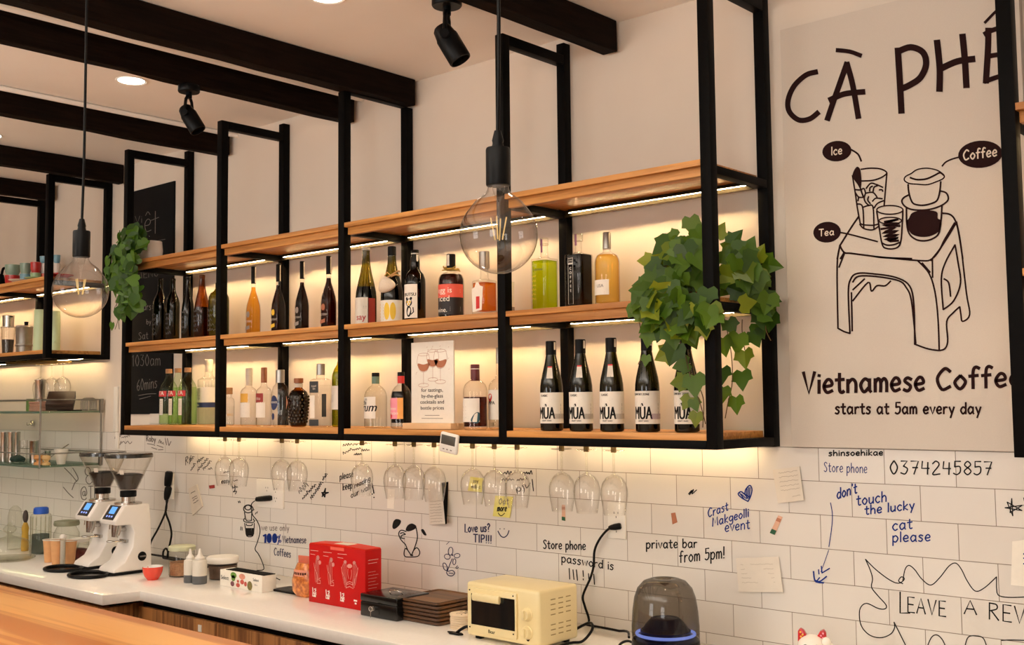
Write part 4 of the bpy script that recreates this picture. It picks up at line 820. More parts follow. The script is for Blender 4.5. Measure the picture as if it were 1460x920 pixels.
x, y, r, h = meas(486, 610, 497, 26, ZB, -0.17); b = Bottle('wine_bottle', 'yellow-green wine bottle with a white label behind the third post', (x, y, ZB), r, h, [(0.94, 0), (1, 0.02), (1, 0.60), (0.96, 0.66), (0.76, 0.73), (0.45, 0.79), (0.36, 0.84), (0.34, 0.96), (0.38, 0.965), (0.36, 1.0)], 'lime_glass', liquid=('lime_liquid', 0.7)); b.band(0.22, 0.52, -75, 30, 'label_paper'); m = MB(); fn = b.cyl(.36, -40); fill(m, [(-r*.3, -h*.05), (r*.3, -h*.05), (r*.3, h*.05), (-r*.3, h*.05)], fn); m.build('label_print', 'ink_grey', b.t, smooth=0)

# --- bottom plank, third bay
RUM = [(0.95, 0), (1, 0.02), (1, 0.54), (0.97, 0.60), (0.85, 0.67), (0.6, 0.735), (0.36, 0.77), (0.32, 0.79), (0.31, 0.9)]
x, y, r, h = meas(535.6, 610.7, 531.9, 33, ZB); b = Bottle('rum_bottle', 'clear rum bottle with black italic lettering on a white label', (x, y, ZB), r, h, RUM, 'thin_glass', liquid=('water', 0.58, 0.04), cap=(0.93, 1.0, 0.34, 'cap_black'), neckband=(0.80, 0.93, 0.335, pbr('neck_teal', (110, 140, 124), 0.5, noise=0.1)))
b.band(0.17, 0.56, -75, 30, 'label_paper'); m = MB(); fn = b.cyl(.30, -15); fi = lambda a, c: fn(a+c*.3, c); printed(m, 'rum', r*1.05, fi, bold=.0015); printed(m, 'chi', r*.62, lambda a, c: fn(a-r*.45, c+h*.12), bold=.001); scrawl(m, (-r*.3, h*.21), (0, h*.2), h*.03, .0012, fn, 2, 3); m.build('label_print', 'ink', b.t, smooth=0)
x, y, r, h = meas(572, 611.5, 531, 30, ZB); b = Bottle('rum_bottle', 'dark-filled bottle with a pink and orange label beside the tasting sign', (x, y, ZB), r, h, RUM, 'thin_glass', liquid=('black_liquid', 0.655, 0.10), cap=(0.93, 1.0, 0.34, 'cap_black'), neckband=(0.80, 0.93, 0.335, 'lab_red'))
b.band(0.17, 0.54, -80, 8, 'lab_pink'); b.band(0.17, 0.54, 8, 40, 'lab_orange', 'label_edge'); m = MB(); fn = b.cyl(.30, -35); fill(m, ell(-r*.2, -h*.08, r*.35, h*.05, 14), fn); fill(m, ell(-r*.4, h*.15, r*.22, h*.07, 14), fn); m.build('label_art', 'lab_red', b.t, smooth=0); b.text('creme\nde cacao', r*.42, b.cyl(.33, -28, 1.035), 'label_paper')
sx, sy = -2.985, -0.235
p0, p1 = on_z(590, 606, ZB), on_z(648, 606, ZB); sx = (p0[0]+p1[0])/2; sy = float(on_z(618, 613.3, ZB)[1])+.058
q0, q1 = on_y(587.5, 604, sy), on_y(648, 606, sy); sx = (q0[0]+q1[0])/2; wd = (q1[0]-q0[0]); hs = top_z(sx, sy, 618, 488)-ZB
t = thing('table_sign', 'upright cream card about tastings in a wooden stand', 'sign', (sx, sy, ZB+.0016))
box(-wd/2, wd/2, -0.003, 0.003, 0.012, hs).build('card', 'label_paper', t, bevel=0.0008); m = MB(); m.box(-wd*.57, wd*.57, -0.034, -0.0035, 0.0, 0.021); m.box(-wd*.57, wd*.57, 0.0035, 0.03, 0.0, 0.021); m.box(-wd*.57, wd*.57, -.0035, .0035, 0, .010); m.build('stand', pbr('pale_wood', (226, 186, 140), 0.6, noise=0.12, nscale=40, stretch=(.2, 1, 1)), t, bevel=0.001)
m = MB(); fn = lambda a, c: (a, -0.0036, c)
for k, ln in enumerate(('for tastings,', 'by-the-glass', 'cocktails and', 'bottle prices')): printed(m, ln, hs*.060, fn, at=(0, hs*(.425-.068*k)), sx=wd*.72/(hs*.060*6.6), bold=.0004)
for k in range(2): stroke(m, [(-wd*(.17+.08*k), hs*(.155-.035*k)), (wd*(.17+.08*k), hs*(.155-.035*k))], .0014, fn)
m.build('lettering', 'print_brown', t, smooth=0)
m = MB()
for cx_, cz, s in ((-.20, .755, 1.35), (0.02, .80, 1.25), (.20, .79, 1.35)):
    a, c = cx_*wd, cz*hs; w_ = .115*wd*s; hh = .075*hs*s
    stroke(m, spline([(a-w_*.8, c+hh), (a-w_, c+hh*.1), (a-w_*.6, c-hh*.75), (a, c-hh), (a+w_*.6, c-hh*.75), (a+w_, c+hh*.1), (a+w_*.8, c+hh)], 5), .0011, fn); stroke(m, ell(a, c+hh, w_*.8, hh*.16, 16), .0010, fn, True)
    stroke(m, [(a, c-hh), (a, c-hh*2.4)], .0013, fn); stroke(m, ell(a, c-hh*2.5, w_*.8, hh*.22, 16), .0011, fn, True); fill(m, spline([(a-w_*.9, c), (a-w_*.6, c-hh*.7), (a, c-hh*.93), (a+w_*.6, c-hh*.7), (a+w_*.9, c), (a, c-hh*.15)], 3, True), fn)
rnd = random.Random(2)
for k in range(26):
    a, c = rnd.uniform(-.42, .42)*wd, rnd.uniform(.62, .94)*hs
    if abs(a) > .3*wd or c > .88*hs: stroke(m, [(a, c), (a+.004, c+.003)], .0009, fn)
m.build('glass_drawing', 'lab_copper', t, smooth=0)
x, y, r, h = meas(678, 613.5, 520, 35, ZB); b = Bottle('liqueur_bottle', 'clear bottle with a maroon cap and a label with a blue petal', (x, y, ZB), r, h, [(0.95, 0), (1, 0.02), (1, 0.58), (0.97, 0.63), (0.85, 0.69), (0.6, 0.735), (0.40, 0.76), (0.36, 0.78)], 'thin_glass', liquid=('coffee_red', 0.50, 0.05), cap=(0.745, 1.0, 0.37, 'cap_maroon'), neckband=(0.925, 0.935, 0.375, 'label_paper'))
b.band(0.12, 0.48, -80, 45, 'label_paper'); m = MB(); fn = b.cyl(.2, 28); fill(m, spline([(-r*.45, -h*.06), (-r*.1, h*.05), (r*.28, h*.06), (r*.3, -h*.05), (r*.05, -h*.10)], 4, True), fn); m.build('label_art', 'lab_teal', b.t, smooth=0); m = MB(); fn = b.cyl(.35, -30); [stroke(m, [(-r*.4, -h*.055*k), (r*.1, -h*.055*k)], .001, fn) for k in range(4)]; m.build('fine_print', 'ink_grey', b.t, smooth=0)
x, y, r, h = meas(714, 613, 496, 34, ZB, -0.22); b = Bottle('rum_bottle', 'clear bottle with a red blot on its label half behind the fourth post', (x, y, ZB), r, h, [(0.95, 0), (1, 0.02), (1, 0.50), (0.97, 0.54), (0.8, 0.58), (0.5, 0.62), (0.36, 0.66), (0.34, 0.86)], 'thin_glass', liquid=('water', 0.48, 0.04), cap=(0.80, 1.0, 0.37, 'cap_silver'))
b.band(0.12, 0.48, -85, 35, 'label_paper'); m = MB(); fn = b.cyl(.38, -38); fill(m, spline([(-r*.3, 0), (-r*.1, h*.05), (r*.25, h*.05), (r*.32, 0), (r*.1, -h*.05), (-r*.1, -h*.03)], 4, True), fn); m.build('label_art', 'lab_red', b.t, smooth=0); b.text('IMPA', r*.38, b.cyl(.305, -28), 'ink', bold=.0008); b.text('18', r*.45, b.cyl(.04, -20, 1.02), 'ink')

# --- bottom plank, fourth bay: five bottles of one sake
MUA = [(0.92, 0), (0.98, 0.008), (1, 0.025), (1, 0.45), (0.98, 0.50), (0.90, 0.57), (0.74, 0.66), (0.56, 0.76), (0.43, 0.85), (0.38, 0.90), (0.36, 0.99)]
mlab = ['dark sake bottle with a big black word, the one beside the fourth post', 'dark sake bottle with a big black word, in front of the back post', 'dark sake bottle with a big black word, middle of the five',
        'dark sake bottle with a purple-grey line of lettering under a leaf tip', 'dark sake bottle half covered by hanging leaves']
g0 = g1 = None
for i, (u, v, vt, w) in enumerate([(787, 615.2, 488, 33), (829, 615.8, 485.9, 33.2), (873, 616.3, 483.2, 34), (924, 616.8, 480, 35.5), (980, 617.2, 477, 36.4)]):
    x, y, r, h = meas(u, v, vt, w, ZB)
    src = g0 if i < 3 else g1
    if src is not None: dup(src, (x, y, ZB), mlab[i]); continue
    b = Bottle('sake_bottle', mlab[i], (x, y, ZB), 0.0371, 0.290, MUA, 'dark_olive_glass', liquid=('black_liquid', 0.46), cap=(0.845, 1.0, 0.46, 'cap_black'), rz=0.34, group='five matching sake bottles')
    r, h = 0.0371, 0.290
    lb_ = b.band(0.085, 0.425, -85, 112, 'label_paper', k=1.01)
    m = MB(); fn = b.cyl(.135, -8); [printed(m, 'MÙA', r*1.05, lambda a, c, q=q: fn((a-r*.12)*.74+q, c*1.4)) for q in (0, .0009, .0018, .0027)]; printed(m, 'CRAFT SAKE', r*.17, b.cyl(.108, -8), bold=.0004)
    fn = b.cyl(.38, -22); printed(m, ['CLASSIC', '', '', 'COMFORT ZONE'][i], r*.25, fn, align='LEFT', at=(-r*.35 if i == 0 else -r*.75, 0), sx=.8, bold=.0006); m.build('label_print', 'ink', lb_, smooth=0)
    m = MB(); fn = b.cyl(.17, 48)
    for k in range(9): stroke(m, [(-r*.25+k*r*.135, -h*.035), (-r*.25+k*r*.135, h*.02), (-r*.19+k*r*.135, h*.02), (-r*.19+k*r*.135, -h*.035)], .0011, fn, k % 3 == 0)
    m.build('outline_print', 'lab_grey' if i == 0 else 'lab_purple', lb_, smooth=0)
    m = MB(); fn = b.cyl(.345, -10); [stroke(m, [(-r*.55, -h*.016*k), (r*(.55-.2*k), -h*.016*k)], .0005, fn) for k in range(3)]; stroke(m, ell(-r*.05, -h*.065, r*.09, r*.09, 12), .0007, fn, True); fn = b.cyl(.30, 70); [stroke(m, [(0, -h*.04*k), (0, -h*.04*k-h*.03)], .0012, fn) for k in range(3)]; m.build('fine_print', 'ink_grey', lb_, smooth=0)
    if i == 0:
        m = MB()
        def nk(z, a):   # surface of the sloping neck
            rr = b.rad(z)*1.03+.0006; a = math.radians(a-90); return (rr*math.cos(a), rr*math.sin(a), z*h)
        m.add([nk(.58, -8), nk(.58, 28), nk(.70, 26), nk(.70, -6)], [(0, 1, 2, 3)]); m.build('neck_label', 'foil_white', b.t); m = MB(); m.add([nk(.70, -6), nk(.70, 26), nk(.715, 26), nk(.715, -6)], [(0, 1, 2, 3)]); m.build('neck_stripe', 'lab_red', b.t)
        g0 = b.t
    else: g1 = b.t
    MB().lathe([(b.rad(.9)*1.22+.0005, h*.90), (b.rad(.9)*1.22+.0005, h*.985)], 5, a0=-.65, a1=-.2).build('tax_strip', 'foil_white', b.t)

# ================================================================ stemware hanging upside down from the rails
W0 = None
GLB = ['wine glass hanging upside down, %s' % s for s in ('first of the pair over the scribbled note', 'second of the pair over the scribbled note', 'over the socket plate, the one nearer the note card', 'over the socket plate, next to the slanting handwriting',
       'alone in front of the word please', 'above the blank white sticker', 'middle of the three above the animal doodle', 'in front of the black-edged paper sheet', 'in front of the upper yellow sticky note', 'above the lower yellow sticky note',
       'in front of the scribble beside the sticky notes', 'above the small green-tipped tag', 'between the green-tipped tag and the white socket plate', 'directly over the white plug socket')]
for x, lb in zip(GX, GLB):
    if W0 is None:
        W0 = thing('wine_glass', lb, 'wine glass', (x, -0.20, R(-0.1625)), 0, 'wine glasses hanging under the shelving')
        MB().lathe([(0.0001, 0.003), (0.034, 0.0028), (0.035, 0.0015), (0.030, 0.0005), (0.0001, -0.002)], 32).build('foot', 'stem_glass', W0)
        MB().lathe([(0.0045, -0.002), (0.0036, -0.012), (0.0034, -0.060), (0.0055, -0.074)], 12, caps=False).build('stem', 'clear_glass', W0)
        MB().lathe([(0.0001, -0.073), (0.010, -0.0755), (0.026, -0.085), (0.038, -0.101), (0.0435, -0.122), (0.044, -0.140), (0.040, -0.168), (0.034, -0.203), (0.0335, -0.2035), (0.0330, -0.203), (0.039, -0.168), (0.0428, -0.140), (0.0422, -0.122), (0.037, -0.103), (0.025, -0.088), (0.0001, -0.078)], 36).build('bowl', 'stem_glass', W0)
    else: dup(W0, (x, -0.20, R(-0.1625)), lb)
W1 = None
for x, lb in zip((-6.30, -6.165, -6.03), ('wine glass under the shorter shelving, farthest along', 'wine glass under the shorter shelving, middle one', 'wine glass under the shorter shelving, nearest its end')):
    o = dup(W0, (x, -0.10, R(0.237)), lb); o['group'] = 'wine glasses under the shorter shelving'

# ================================================================ pendants
glow('filament', (1.0, 0.62, 0.22), 0.9)
for (u, v), lb, x0 in (((711, 335), 'large clear globe bulb pendant on a black cord in front of the shelves', 0), ((115, 415), 'clear globe bulb pendant hanging beside the trailing plant', 1)):
    x, y, z = (-1.168, -1.768, R(0.264)) if x0 == 0 else (-2.429, -1.823, R(0.264))
    q = on_y(u, v, y); x, z = q[0], q[2]
    t = thing('pendant_lamp', lb, 'pendant lamp', (x, y, z))
    r = 0.0625
    pr = [(0.0001, -r)]+[(r*math.sin(a), -r*math.cos(a)) for a in [PI*k/22 for k in range(1, 17)]]
    pr += [(0.0375, 0.0535), (0.0285, 0.0605), (0.0215, 0.066), (0.0175, 0.072), (0.0165, 0.080), (0.0165, 0.088)]
    MB().lathe(pr, 48, caps=False).build('bulb', 'bulb_glass', t, smooth=60)
    st = MB().lathe([(0.0001, -0.012), (0.0025, -0.012), (0.003, 0.05), (0.006, 0.062), (0.011, 0.078), (0.0001, 0.080)], 16).build('bulb_stem', 'thin_glass', t)
    m = MB()
    for k in range(4):
        a = k*PI/2+.5; m.tube([(0.006*math.cos(a), 0.006*math.sin(a), -0.008), (0.013*math.cos(a), 0.013*math.sin(a), 0.028)], 0.0011, 6)
    m.build('filament', 'filament', st)
    MB().lathe([(0.0001, 0.079), (0.0188, 0.079), (0.0195, 0.081), (0.0195, 0.137), (0.0185, 0.140), (0.010, 0.141), (0.0085, 0.148), (0.0095, 0.152), (0.0055, 0.168), (0.0001, 0.169)], 32).build('lamp_holder', 'black_plastic', t)
    top = CEIL-z
    pts = spline([(0, 0, 0.165), (0.003, 0.001, 0.30), (0.005, 0.0, 0.5), (0.004, 0, 0.8), (0.003, 0, top-0.02)], 5)
    MB().tube(pts, 0.0032, 8).build('cord', 'black_plastic', t)
    MB().lathe([(0.0001, top-0.026), (0.045, top-0.026), (0.05, top-0.02), (0.05, top-0.0005), (0.0001, top-0.0005)], 28).build('ceiling_rose', 'black_plastic', t)

# ================================================================ trailing plants
def leaf(mb, c, nrm, tip, s, rnd, lobed=True):
    """An ivy-like leaf: heart base, shallow lobes, folded along the midrib."""
    n = Vector(nrm).normalized(); t = Vector(tip); t = (t-n*t.dot(n)).normalized(); b = n.cross(t)
    out = [(0.06, -.30), (.26, -.42), (.46, -.26), (.50, .0), (.56, .16), (.34, .22), (.20, .44), (0, .72)] if lobed else [(0.06, -.34), (.24, -.42), (.42, -.26), (.46, .0), (.36, .24), (.20, .44), (.08, .58), (0, .68)]
    k = rnd.uniform(-.05, .30); cv = rnd.uniform(-.1, .35); C_ = Vector(c)
    def P(a, d): return C_+b*(a*s)+t*(d*s)+n*(s*(abs(a)*k-cv*d*d*.5))
    for sg in (-1, 1):
        pts = [P(0, -.26)]+[P(sg*a, d) for a, d in out]
        mid = [P(0, .0), P(0, .35)]
        i0 = len(mb.v); mb.v += [tuple(p) for p in pts+mid]
        q = len(pts)
        fs = [(0, 1, 2, 3, 4, q), (q, 4, 5, 6, 7, q+1), (q+1, 7, 8)]
        mb.f += [tuple(j+i0 for j in f) if sg > 0 else tuple(j+i0 for j in reversed(f)) for f in fs]
leafmat('ivy_leaf', [(44, 76, 10), (58, 92, 14), (88, 122, 20), (66, 100, 16), (146, 156, 28)], 0.42)
leafmat('vine_leaf', [(40, 78, 12), (60, 100, 18), (88, 130, 26), (52, 92, 16)], 0.38)
pbr('vine_stem', (92, 72, 36), 0.7, noise=0.2, nscale=60)
KEEP = []                         # tubes, planks and bottles the leaves hang clear of
for x in UX:
    KEEP += [(x, x+PW, FY, FY+PW, R(-.15), R(1.25)), (x, x+PW, -.026, .012, R(-.15), R(1.3)), (x, x+PW, FY, 0, ZM-.044, ZM-.018), (x, x+PW, FY, 0, ZT-.044, ZT-.018), (x, x+PW, FY, 0, R(-.143), R(-.118))]
for x0, x1 in zip(UX, UX[1:]):
    KEEP += [(x0+PW, x1, FY, -.027, z-.019, z) for z in (ZB-.002, ZM, ZT)]+[(x0+PW, x1, FY+.015, FY+.037, z-.047, z-.018) for z in (ZM, ZT)]+[(x0+PW, x1, -.05, -.028, z-.043, z-.018) for z in (ZM, ZT)]
KEEP += [(-9, 3, -.004, .2, 0, 3)]
KEEP += [(o.location[0]-.040, o.location[0]+.040, o.location[1]-.040, o.location[1]+.040, ZB, ZB+.295) for o in list(COL.objects) if o.get('group') == 'five matching sake bottles']
def clash(pts, m=.003):
    return any(x0-m < p[0] < x1+m and y0-m < p[1] < y1+m and z0-m < p[2] < z1+m for p in pts for x0, x1, y0, y1, z0, z1 in KEEP)
def plant(name, label, blobs, singles, strands, lmat, origin, seed, pot=None, size=(0.05, 0.075), lobed=True):
    rnd = random.Random(seed); o = Vector([float(a) for a in origin]); t = thing(name, label, 'plant', o)
    mb, st = MB(), MB()
    potr, poth = pot
    def free(one):                # the blade with its edges sampled, clear of everything it hangs beside
        P = [Vector(q)+o for q in one.v]; Q = list(P)
        for f in one.f:
            for i in range(len(f)):
                for k in (.33, .67): Q.append(P[f[i-1]].lerp(P[f[i]], k))
            Q.append(sum((P[i] for i in f), Vector())/len(f))
        return not clash(Q)
    def put(*a):
        one = MB(); leaf(one, *a)
        if free(one): mb.add(one.v, one.f); return True
        return False
    def twig(pts, r):
        run = []
        for q in spline(pts, 6)+[None]:
            if q is None or clash([Vector(q)+o], .004):
                if len(run) > 2: st.tube(run, r, 5)
                run = []
            else: run.append(q)
    for (u, v, y, ru, rv, ry, n) in blobs:
        for _ in range(n):
            for _try in range(4):
                while True:
                    a, b, d = (rnd.uniform(-1, 1) for _ in range(3))
                    if a*a+b*b+d*d < 1: break
                q = on_y(u+a*ru, v+b*rv, y+d*ry); c = Vector(q)-o
                nr = Vector((rnd.uniform(-.3, .9)+a*.5, -1+d*.2+rnd.uniform(-.2, .5), rnd.uniform(-.3, .75)))
                if put(c, nr, (rnd.uniform(-.9, .9), rnd.uniform(-.4, .2), -0.9+rnd.uniform(0, 1.0)), rnd.uniform(*size), rnd, lobed): break
        for _ in range(max(2, n//8)):
            p0 = Vector(on_y(u, v-rv*.2, y))-o; p1 = Vector(on_y(u+rnd.uniform(-1, 1)*ru*.8, v+rnd.uniform(-.8, .8)*rv, y))-o
            twig([tuple(p0), tuple((p0+p1)/2+Vector((0, 0, .02))), tuple(p1)], 0.0016)
    for (u, v, y, s, du, dv, face) in singles:
        for dy in (0, -.04, -.08, .04):
            c = Vector(on_y(u, v, y+dy))-o; tip = Vector(on_y(u+du, v+dv, y+dy))-o-c
            if put(c, (face, -1, rnd.uniform(-.1, .3)), tip, s, rnd, lobed): break
    for y, pts in strands: twig([tuple(Vector(on_y(u, v, y))-o) for u, v in pts], 0.0015)
    mb.build('foliage', lmat, t, smooth=0); st.build('stem', 'vine_stem', t)
    return t
gx = on_y(985, 430, -0.2)
blobs = [(960, 385, -.27, 42, 44, .06, 56), (940, 432, -.41, 32, 34, .03, 34), (985, 365, -.23, 24, 42, .06, 24), (975, 450, -.41, 42, 28, .03, 34), (1050, 385, -.19, 30, 40, .06, 24), (1074, 422, -.15, 26, 36, .05, 18), (1045, 440, -.2, 26, 26, .06, 12)]
sg = [(985, 318, -.22, .06, 3, 20, .2), (1008, 420, -.385, .062, -2, 26, .3), (925, 480, -.41, .05, -4, 26, .3), (921, 512, -.26, .035, -2, 30, .1), (943, 470, -.41, .06, -6, 30, .2), (962, 500, -.40, .07, -8, 24, .3), (985, 470, -.40, .065, 6, 26, .1), (975, 520, -.33, .055, -22, 8, .2), (950, 505, -.33, .06, -20, 12, .2),
      (972, 545, -.33, .055, -24, 4, .1), (990, 545, -.33, .07, 4, 34, .3), (985, 480, -.34, .06, 10, 22, .4), (993, 595, -.32, .045, -2, 26, .2), (981, 572, -.32, .045, -10, 20, .4), (990, 575, -.32, .04, 8, 24, .3),
      (1032, 490, -.20, .06, 4, 30, .2), (1052, 485, -.19, .065, -4, 30, .2), (1062, 508, -.18, .06, 4, 26, .1), (1058, 538, -.18, .062, 4, 30, .1), (1030, 532, -.20, .055, 2, 26, .2), (1031, 559, -.20, .05, -2, 24, .2), (1050, 574, -.18, .055, 4, 28, .0), (1076, 480, -.13, .055, 10, 22, .2),
      (1085, 452, -.12, .06, 6, 28, .2), (1099, 455, -.10, .06, -4, 30, .1), (1082, 468, -.12, .055, 10, 20, .3), (1095, 378, -.10, .07, 26, 4, .1), (1047, 342, -.19, .055, 14, -22, .2), (1067, 355, -.17, .06, 10, -24, .2), (1082, 365, -.13, .055, 10, -26, .2), (1100, 430, -.1, .05, 6, 28, .3), (1078, 416, -.13, .065, 4, 30, .2),
      (915, 407, -.26, .05, -26, 2, .1), (907, 425, -.26, .05, -14, 26, .2), (923, 372, -.25, .05, -24, 2, .2), (960, 338, -.23, .05, -24, 2, .2), (1026, 332, -.2, .05, 10, -20, .2)]
strands = [(-.26, [(925, 470), (928, 500), (922, 530), (926, 545)]), (-.33, [(960, 470), (975, 500), (985, 540), (998, 575), (1006, 605)]), (-.32, [(985, 500), (992, 540), (1003, 570), (1002, 610)]), (-.19, [(1030, 440), (1042, 500), (1044, 545), (1038, 575), (1034, 597)]), (-.19, [(1044, 545), (1052, 562)]), (-.12, [(1090, 440), (1092, 470), (1099, 486)]), (-.17, [(1060, 430), (1058, 470), (1062, 500)]), (-.26, [(905, 425), (912, 460), (915, 500), (910, 520)])]
ivy = plant('trailing_ivy', 'big trailing ivy spilling over the end of the middle plank', blobs, sg, strands, 'ivy_leaf', (gx[0], -0.19, ZM), 11, (.05, .075))
MB().lathe([(0.0001, 0.0), (0.036, 0.0), (0.046, 0.07), (0.047, 0.072), (0.043, 0.07), (0.0001, 0.06)], 28).build('pot', pbr('terracotta', (120, 74, 48), 0.8, noise=0.1), ivy)
# the other plant trails from a white cup on the top plank
px_, py_, pr0, ph = meas(214, 366, 345, 35, ZT, -0.22)
blobs = [(186, 345, -.33, 18, 22, .05, 46), (174, 382, -.40, 24, 32, .03, 64), (182, 425, -.40, 17, 30, .03, 46), (164, 392, -.40, 16, 24, .03, 26)]
sg = [(192, 330, -.28, .05, 2, -20, .3), (205, 342, -.27, .04, 16, -6, .3), (160, 464, -.36, .042, -2, 20, .2), (176, 452, -.36, .045, 4, 24, .2), (186, 435, -.36, .045, 6, 24, .2), (152, 400, -.34, .05, -16, 12, .2), (168, 375, -.36, .05, 2, 24, .3)]
strands = [(-.36, [(178, 420), (163, 440), (168, 455), (164, 470)]), (-.36, [(165, 428), (168, 445), (170, 470)]), (-.34, [(205, 355), (190, 345), (176, 370), (170, 410)])]
vine = plant('trailing_vine', 'small-leaved vine trailing past the chalkboard from a white pot', blobs, sg, strands, 'vine_leaf', (px_, py_, ZT), 5, (pr0, ph), size=(0.05, 0.078), lobed=False)
MB().lathe([(0.0001, 0.0), (pr0*.72, 0.0), (pr0*.95, ph*.28), (pr0, ph*.6), (pr0*.93, ph), (pr0*.88, ph), (pr0*.94, ph*.6), (0.0001, ph*.55)], 32).build('pot', 'white_enamel', vine, smooth=60)

# ================================================================ things fixed to or hung on the tube frame and tiles
tt = on_y(642, 632, -0.358)
t = thing('digital_timer', 'small white digital timer clipped to the black base rail', 'timer', (tt[0], -0.3555, tt[2])); t.rotation_euler = (0, 0.16, 0)
MB().box(-0.043, 0.043, -0.014, 0, -0.035, 0.035).build('timer_body', 'white_plastic', t, bevel=0.007, seg=3)
box(-0.034, 0.034, -0.0148, -0.0138, -0.006, 0.026).build('display', pbr('lcd', (74, 72, 66), 0.3, noise=0.05), t, bevel=0.0004)
m = MB()
for k in (-1, 0, 1): m.lathe([(0.0001, 0), (0.0035, 0), (0.003, 0.001), (0.0001, 0.001)], 12)
m = MB(); [m.box(k*.018-.004, k*.018+.004, -0.0150, -0.0138, -.024, -.020) for k in (-1, 0, 1)]; m.build('button', 'lab_grey', t)

TY = -0.0007
def TW(u, v): q = on_y(u, v, TY); return (q[0], TY-STK[0]*0.0001, q[2])
def flat_sheet(name, label, cat, quad, mat, th=0.0012, y=-0.0004, curl=None, group=None):
    """A sheet of paper or card on the tiles, its corners at the four picture points given."""
    P = [on_y(u, v, 0) for u, v in quad]; c = sum(P)/4
    t = thing(name, label, cat, (c[0], y, c[2]), 0, group)
    cl = curl or (0, 0, 0, 0)
    fr = [(p[0]-c[0], -th-k, p[2]-c[2]) for p, k in zip(P, cl)]; bk = [(p[0]-c[0], -k, p[2]-c[2]) for p, k in zip(P, cl)]
    MB().add(fr+bk, [(0, 1, 2, 3), (7, 6, 5, 4), (0, 4, 5, 1), (1, 5, 6, 2), (2, 6, 7, 3), (3, 7, 4, 0)]).build('sheet', mat, t)
    def fn(a, b):                     # a across, b down, both 0..1
        q = [np.array(p) for p in fr]; r_ = q[0]*(1-a)*(1-b)+q[1]*a*(1-b)+q[2]*a*b+q[3]*(1-a)*b; return (r_[0], r_[1]-0.0005, r_[2])
    return t, fn
def lines(t, fn, rows, mat='ink_faint', w=0.012, name='handwriting'):
    m = MB()
    for (a0, a1, b, h, n) in rows: 
        rnd = random.Random(int(b*1000)); pts = []
        for i in range(n*2+1): pts.append((a0+(a1-a0)*i/(n*2), b+(h*rnd.uniform(-.6, .6))))
        stroke(m, pts, w, fn)
    m.build(name, mat, t, smooth=0)
t, fn = flat_sheet('note_paper', 'faded receipt-like note above the line of blue handwriting', 'note', [(1102, 670), (1141, 665), (1148, 713), (1110, 718)], 'paper', curl=(0, .004, .008, .003)); lines(t, fn, [(.2, .9, .12+.13*k, .03, 9) for k in range(5)]+[(.6, .9, .85, .03, 4)], w=.014)
t['label'] = 'small faded paper note stuck just below the shelf end'
t, fn = flat_sheet('note_paper', 'wide paper note with faded lines behind the smoked-glass dome', 'note', [(1050, 796), (1111, 794), (1119, 844), (1055, 844)], 'paper', curl=(.002, .002, .010, .006)); lines(t, fn, [(.1, .85, .2+.13*k, .02, 14) for k in range(5)], w=.010)
t['label'] = 'wide paper note with faded lines beside the smoked-glass dome'
t, fn = flat_sheet('paper_sheet', 'long paper sheet with a black back edge curling off the tiles', 'note', [(613, 690), (637, 688), (643, 746), (616, 748)], 'paper', curl=(.01, .028, .03, .012)); lines(t, fn, [(.08, .85, .44+.07*k, .02, 8) for k in range(8)], w=.012); 
P = [on_y(u, v, 0) for u, v in ((637.5, 688), (639, 687), (644.5, 746), (643, 747))]; c = t.location
MB().add([(P[0][0]-c[0], -.0295, P[0][2]-c[2]), (P[1][0]-c[0]+.004, -.002, P[1][2]-c[2]), (P[2][0]-c[0], -.028, P[2][2]-c[2]), (P[3][0]-c[0], -.031, P[3][2]-c[2])], [(0, 1, 2, 3)]).build('black_edge', 'matte_black', t)
t, fn = flat_sheet('sticky_note', 'upper yellow sticky note seen through a wine glass', 'sticky note', [(671, 680), (689, 682), (688, 702), (668, 700)], 'yellow_note', curl=(0, 0, .003, .003)); m = MB(); f2 = lambda a, b: fn(a, b); letter(m, 'soy', (.28, .38), (.68, .36), -.26, .04, f2); letter(m, 'milk c', (.22, .78), (.88, .76), -.26, .04, f2); m.build('handwriting', 'ink', t, smooth=0)
t, fn = flat_sheet('sticky_note', 'lower yellow sticky note with a smile drawn on it', 'sticky note', [(706.5, 707), (732, 708.5), (728, 738.5), (704, 736)], 'yellow_note', curl=(0, 0, .004, .004)); m = MB(); letter(m, 'Oat', (.25, .40), (.8, .36), -.28, .035, fn); letter(m, 'more', (.22, .74), (.76, .70), -.30, .05, fn); stroke(m, spline([(.3, .82), (.42, .92), (.55, .92), (.68, .80)], 4), .04, fn); m.build('handwriting', 'ink', t, smooth=0)
t, fn = flat_sheet('sticker', 'small white blank sticker above the animal doodle', 'sticker', [(553, 697), (563, 698), (562, 726), (552, 725)], 'label_paper', th=.0006)
t, fn = flat_sheet('sign_holder', 'tilted clear acrylic card holder on the tiles near the black plug', 'sign', [(270, 697), (282, 691), (290, 722), (276, 735)], 'paper', th=.006); lines(t, fn, [(.2, .7, .22, .03, 4), (.25, .75, .44, .04, 4), (.28, .78, .52, .04, 4), (.3, .8, .64, .03, 4)], 'ink_grey', .03)
t['label'] = 'tilted white card in an acrylic holder between the black cable and the pill sticker'
t, fn = flat_sheet('sign_card', 'white card at the picture edge under the star doodle', 'sign', [(1444, 772), (1476, 768), (1478, 838), (1442, 834)], 'label_paper', th=.004); lines(t, fn, [(.5, .9, .3+.1*k, .03, 4) for k in range(3)], 'ink_blue', .03)
t['label'] = 'white card on the tiles below the star doodle'
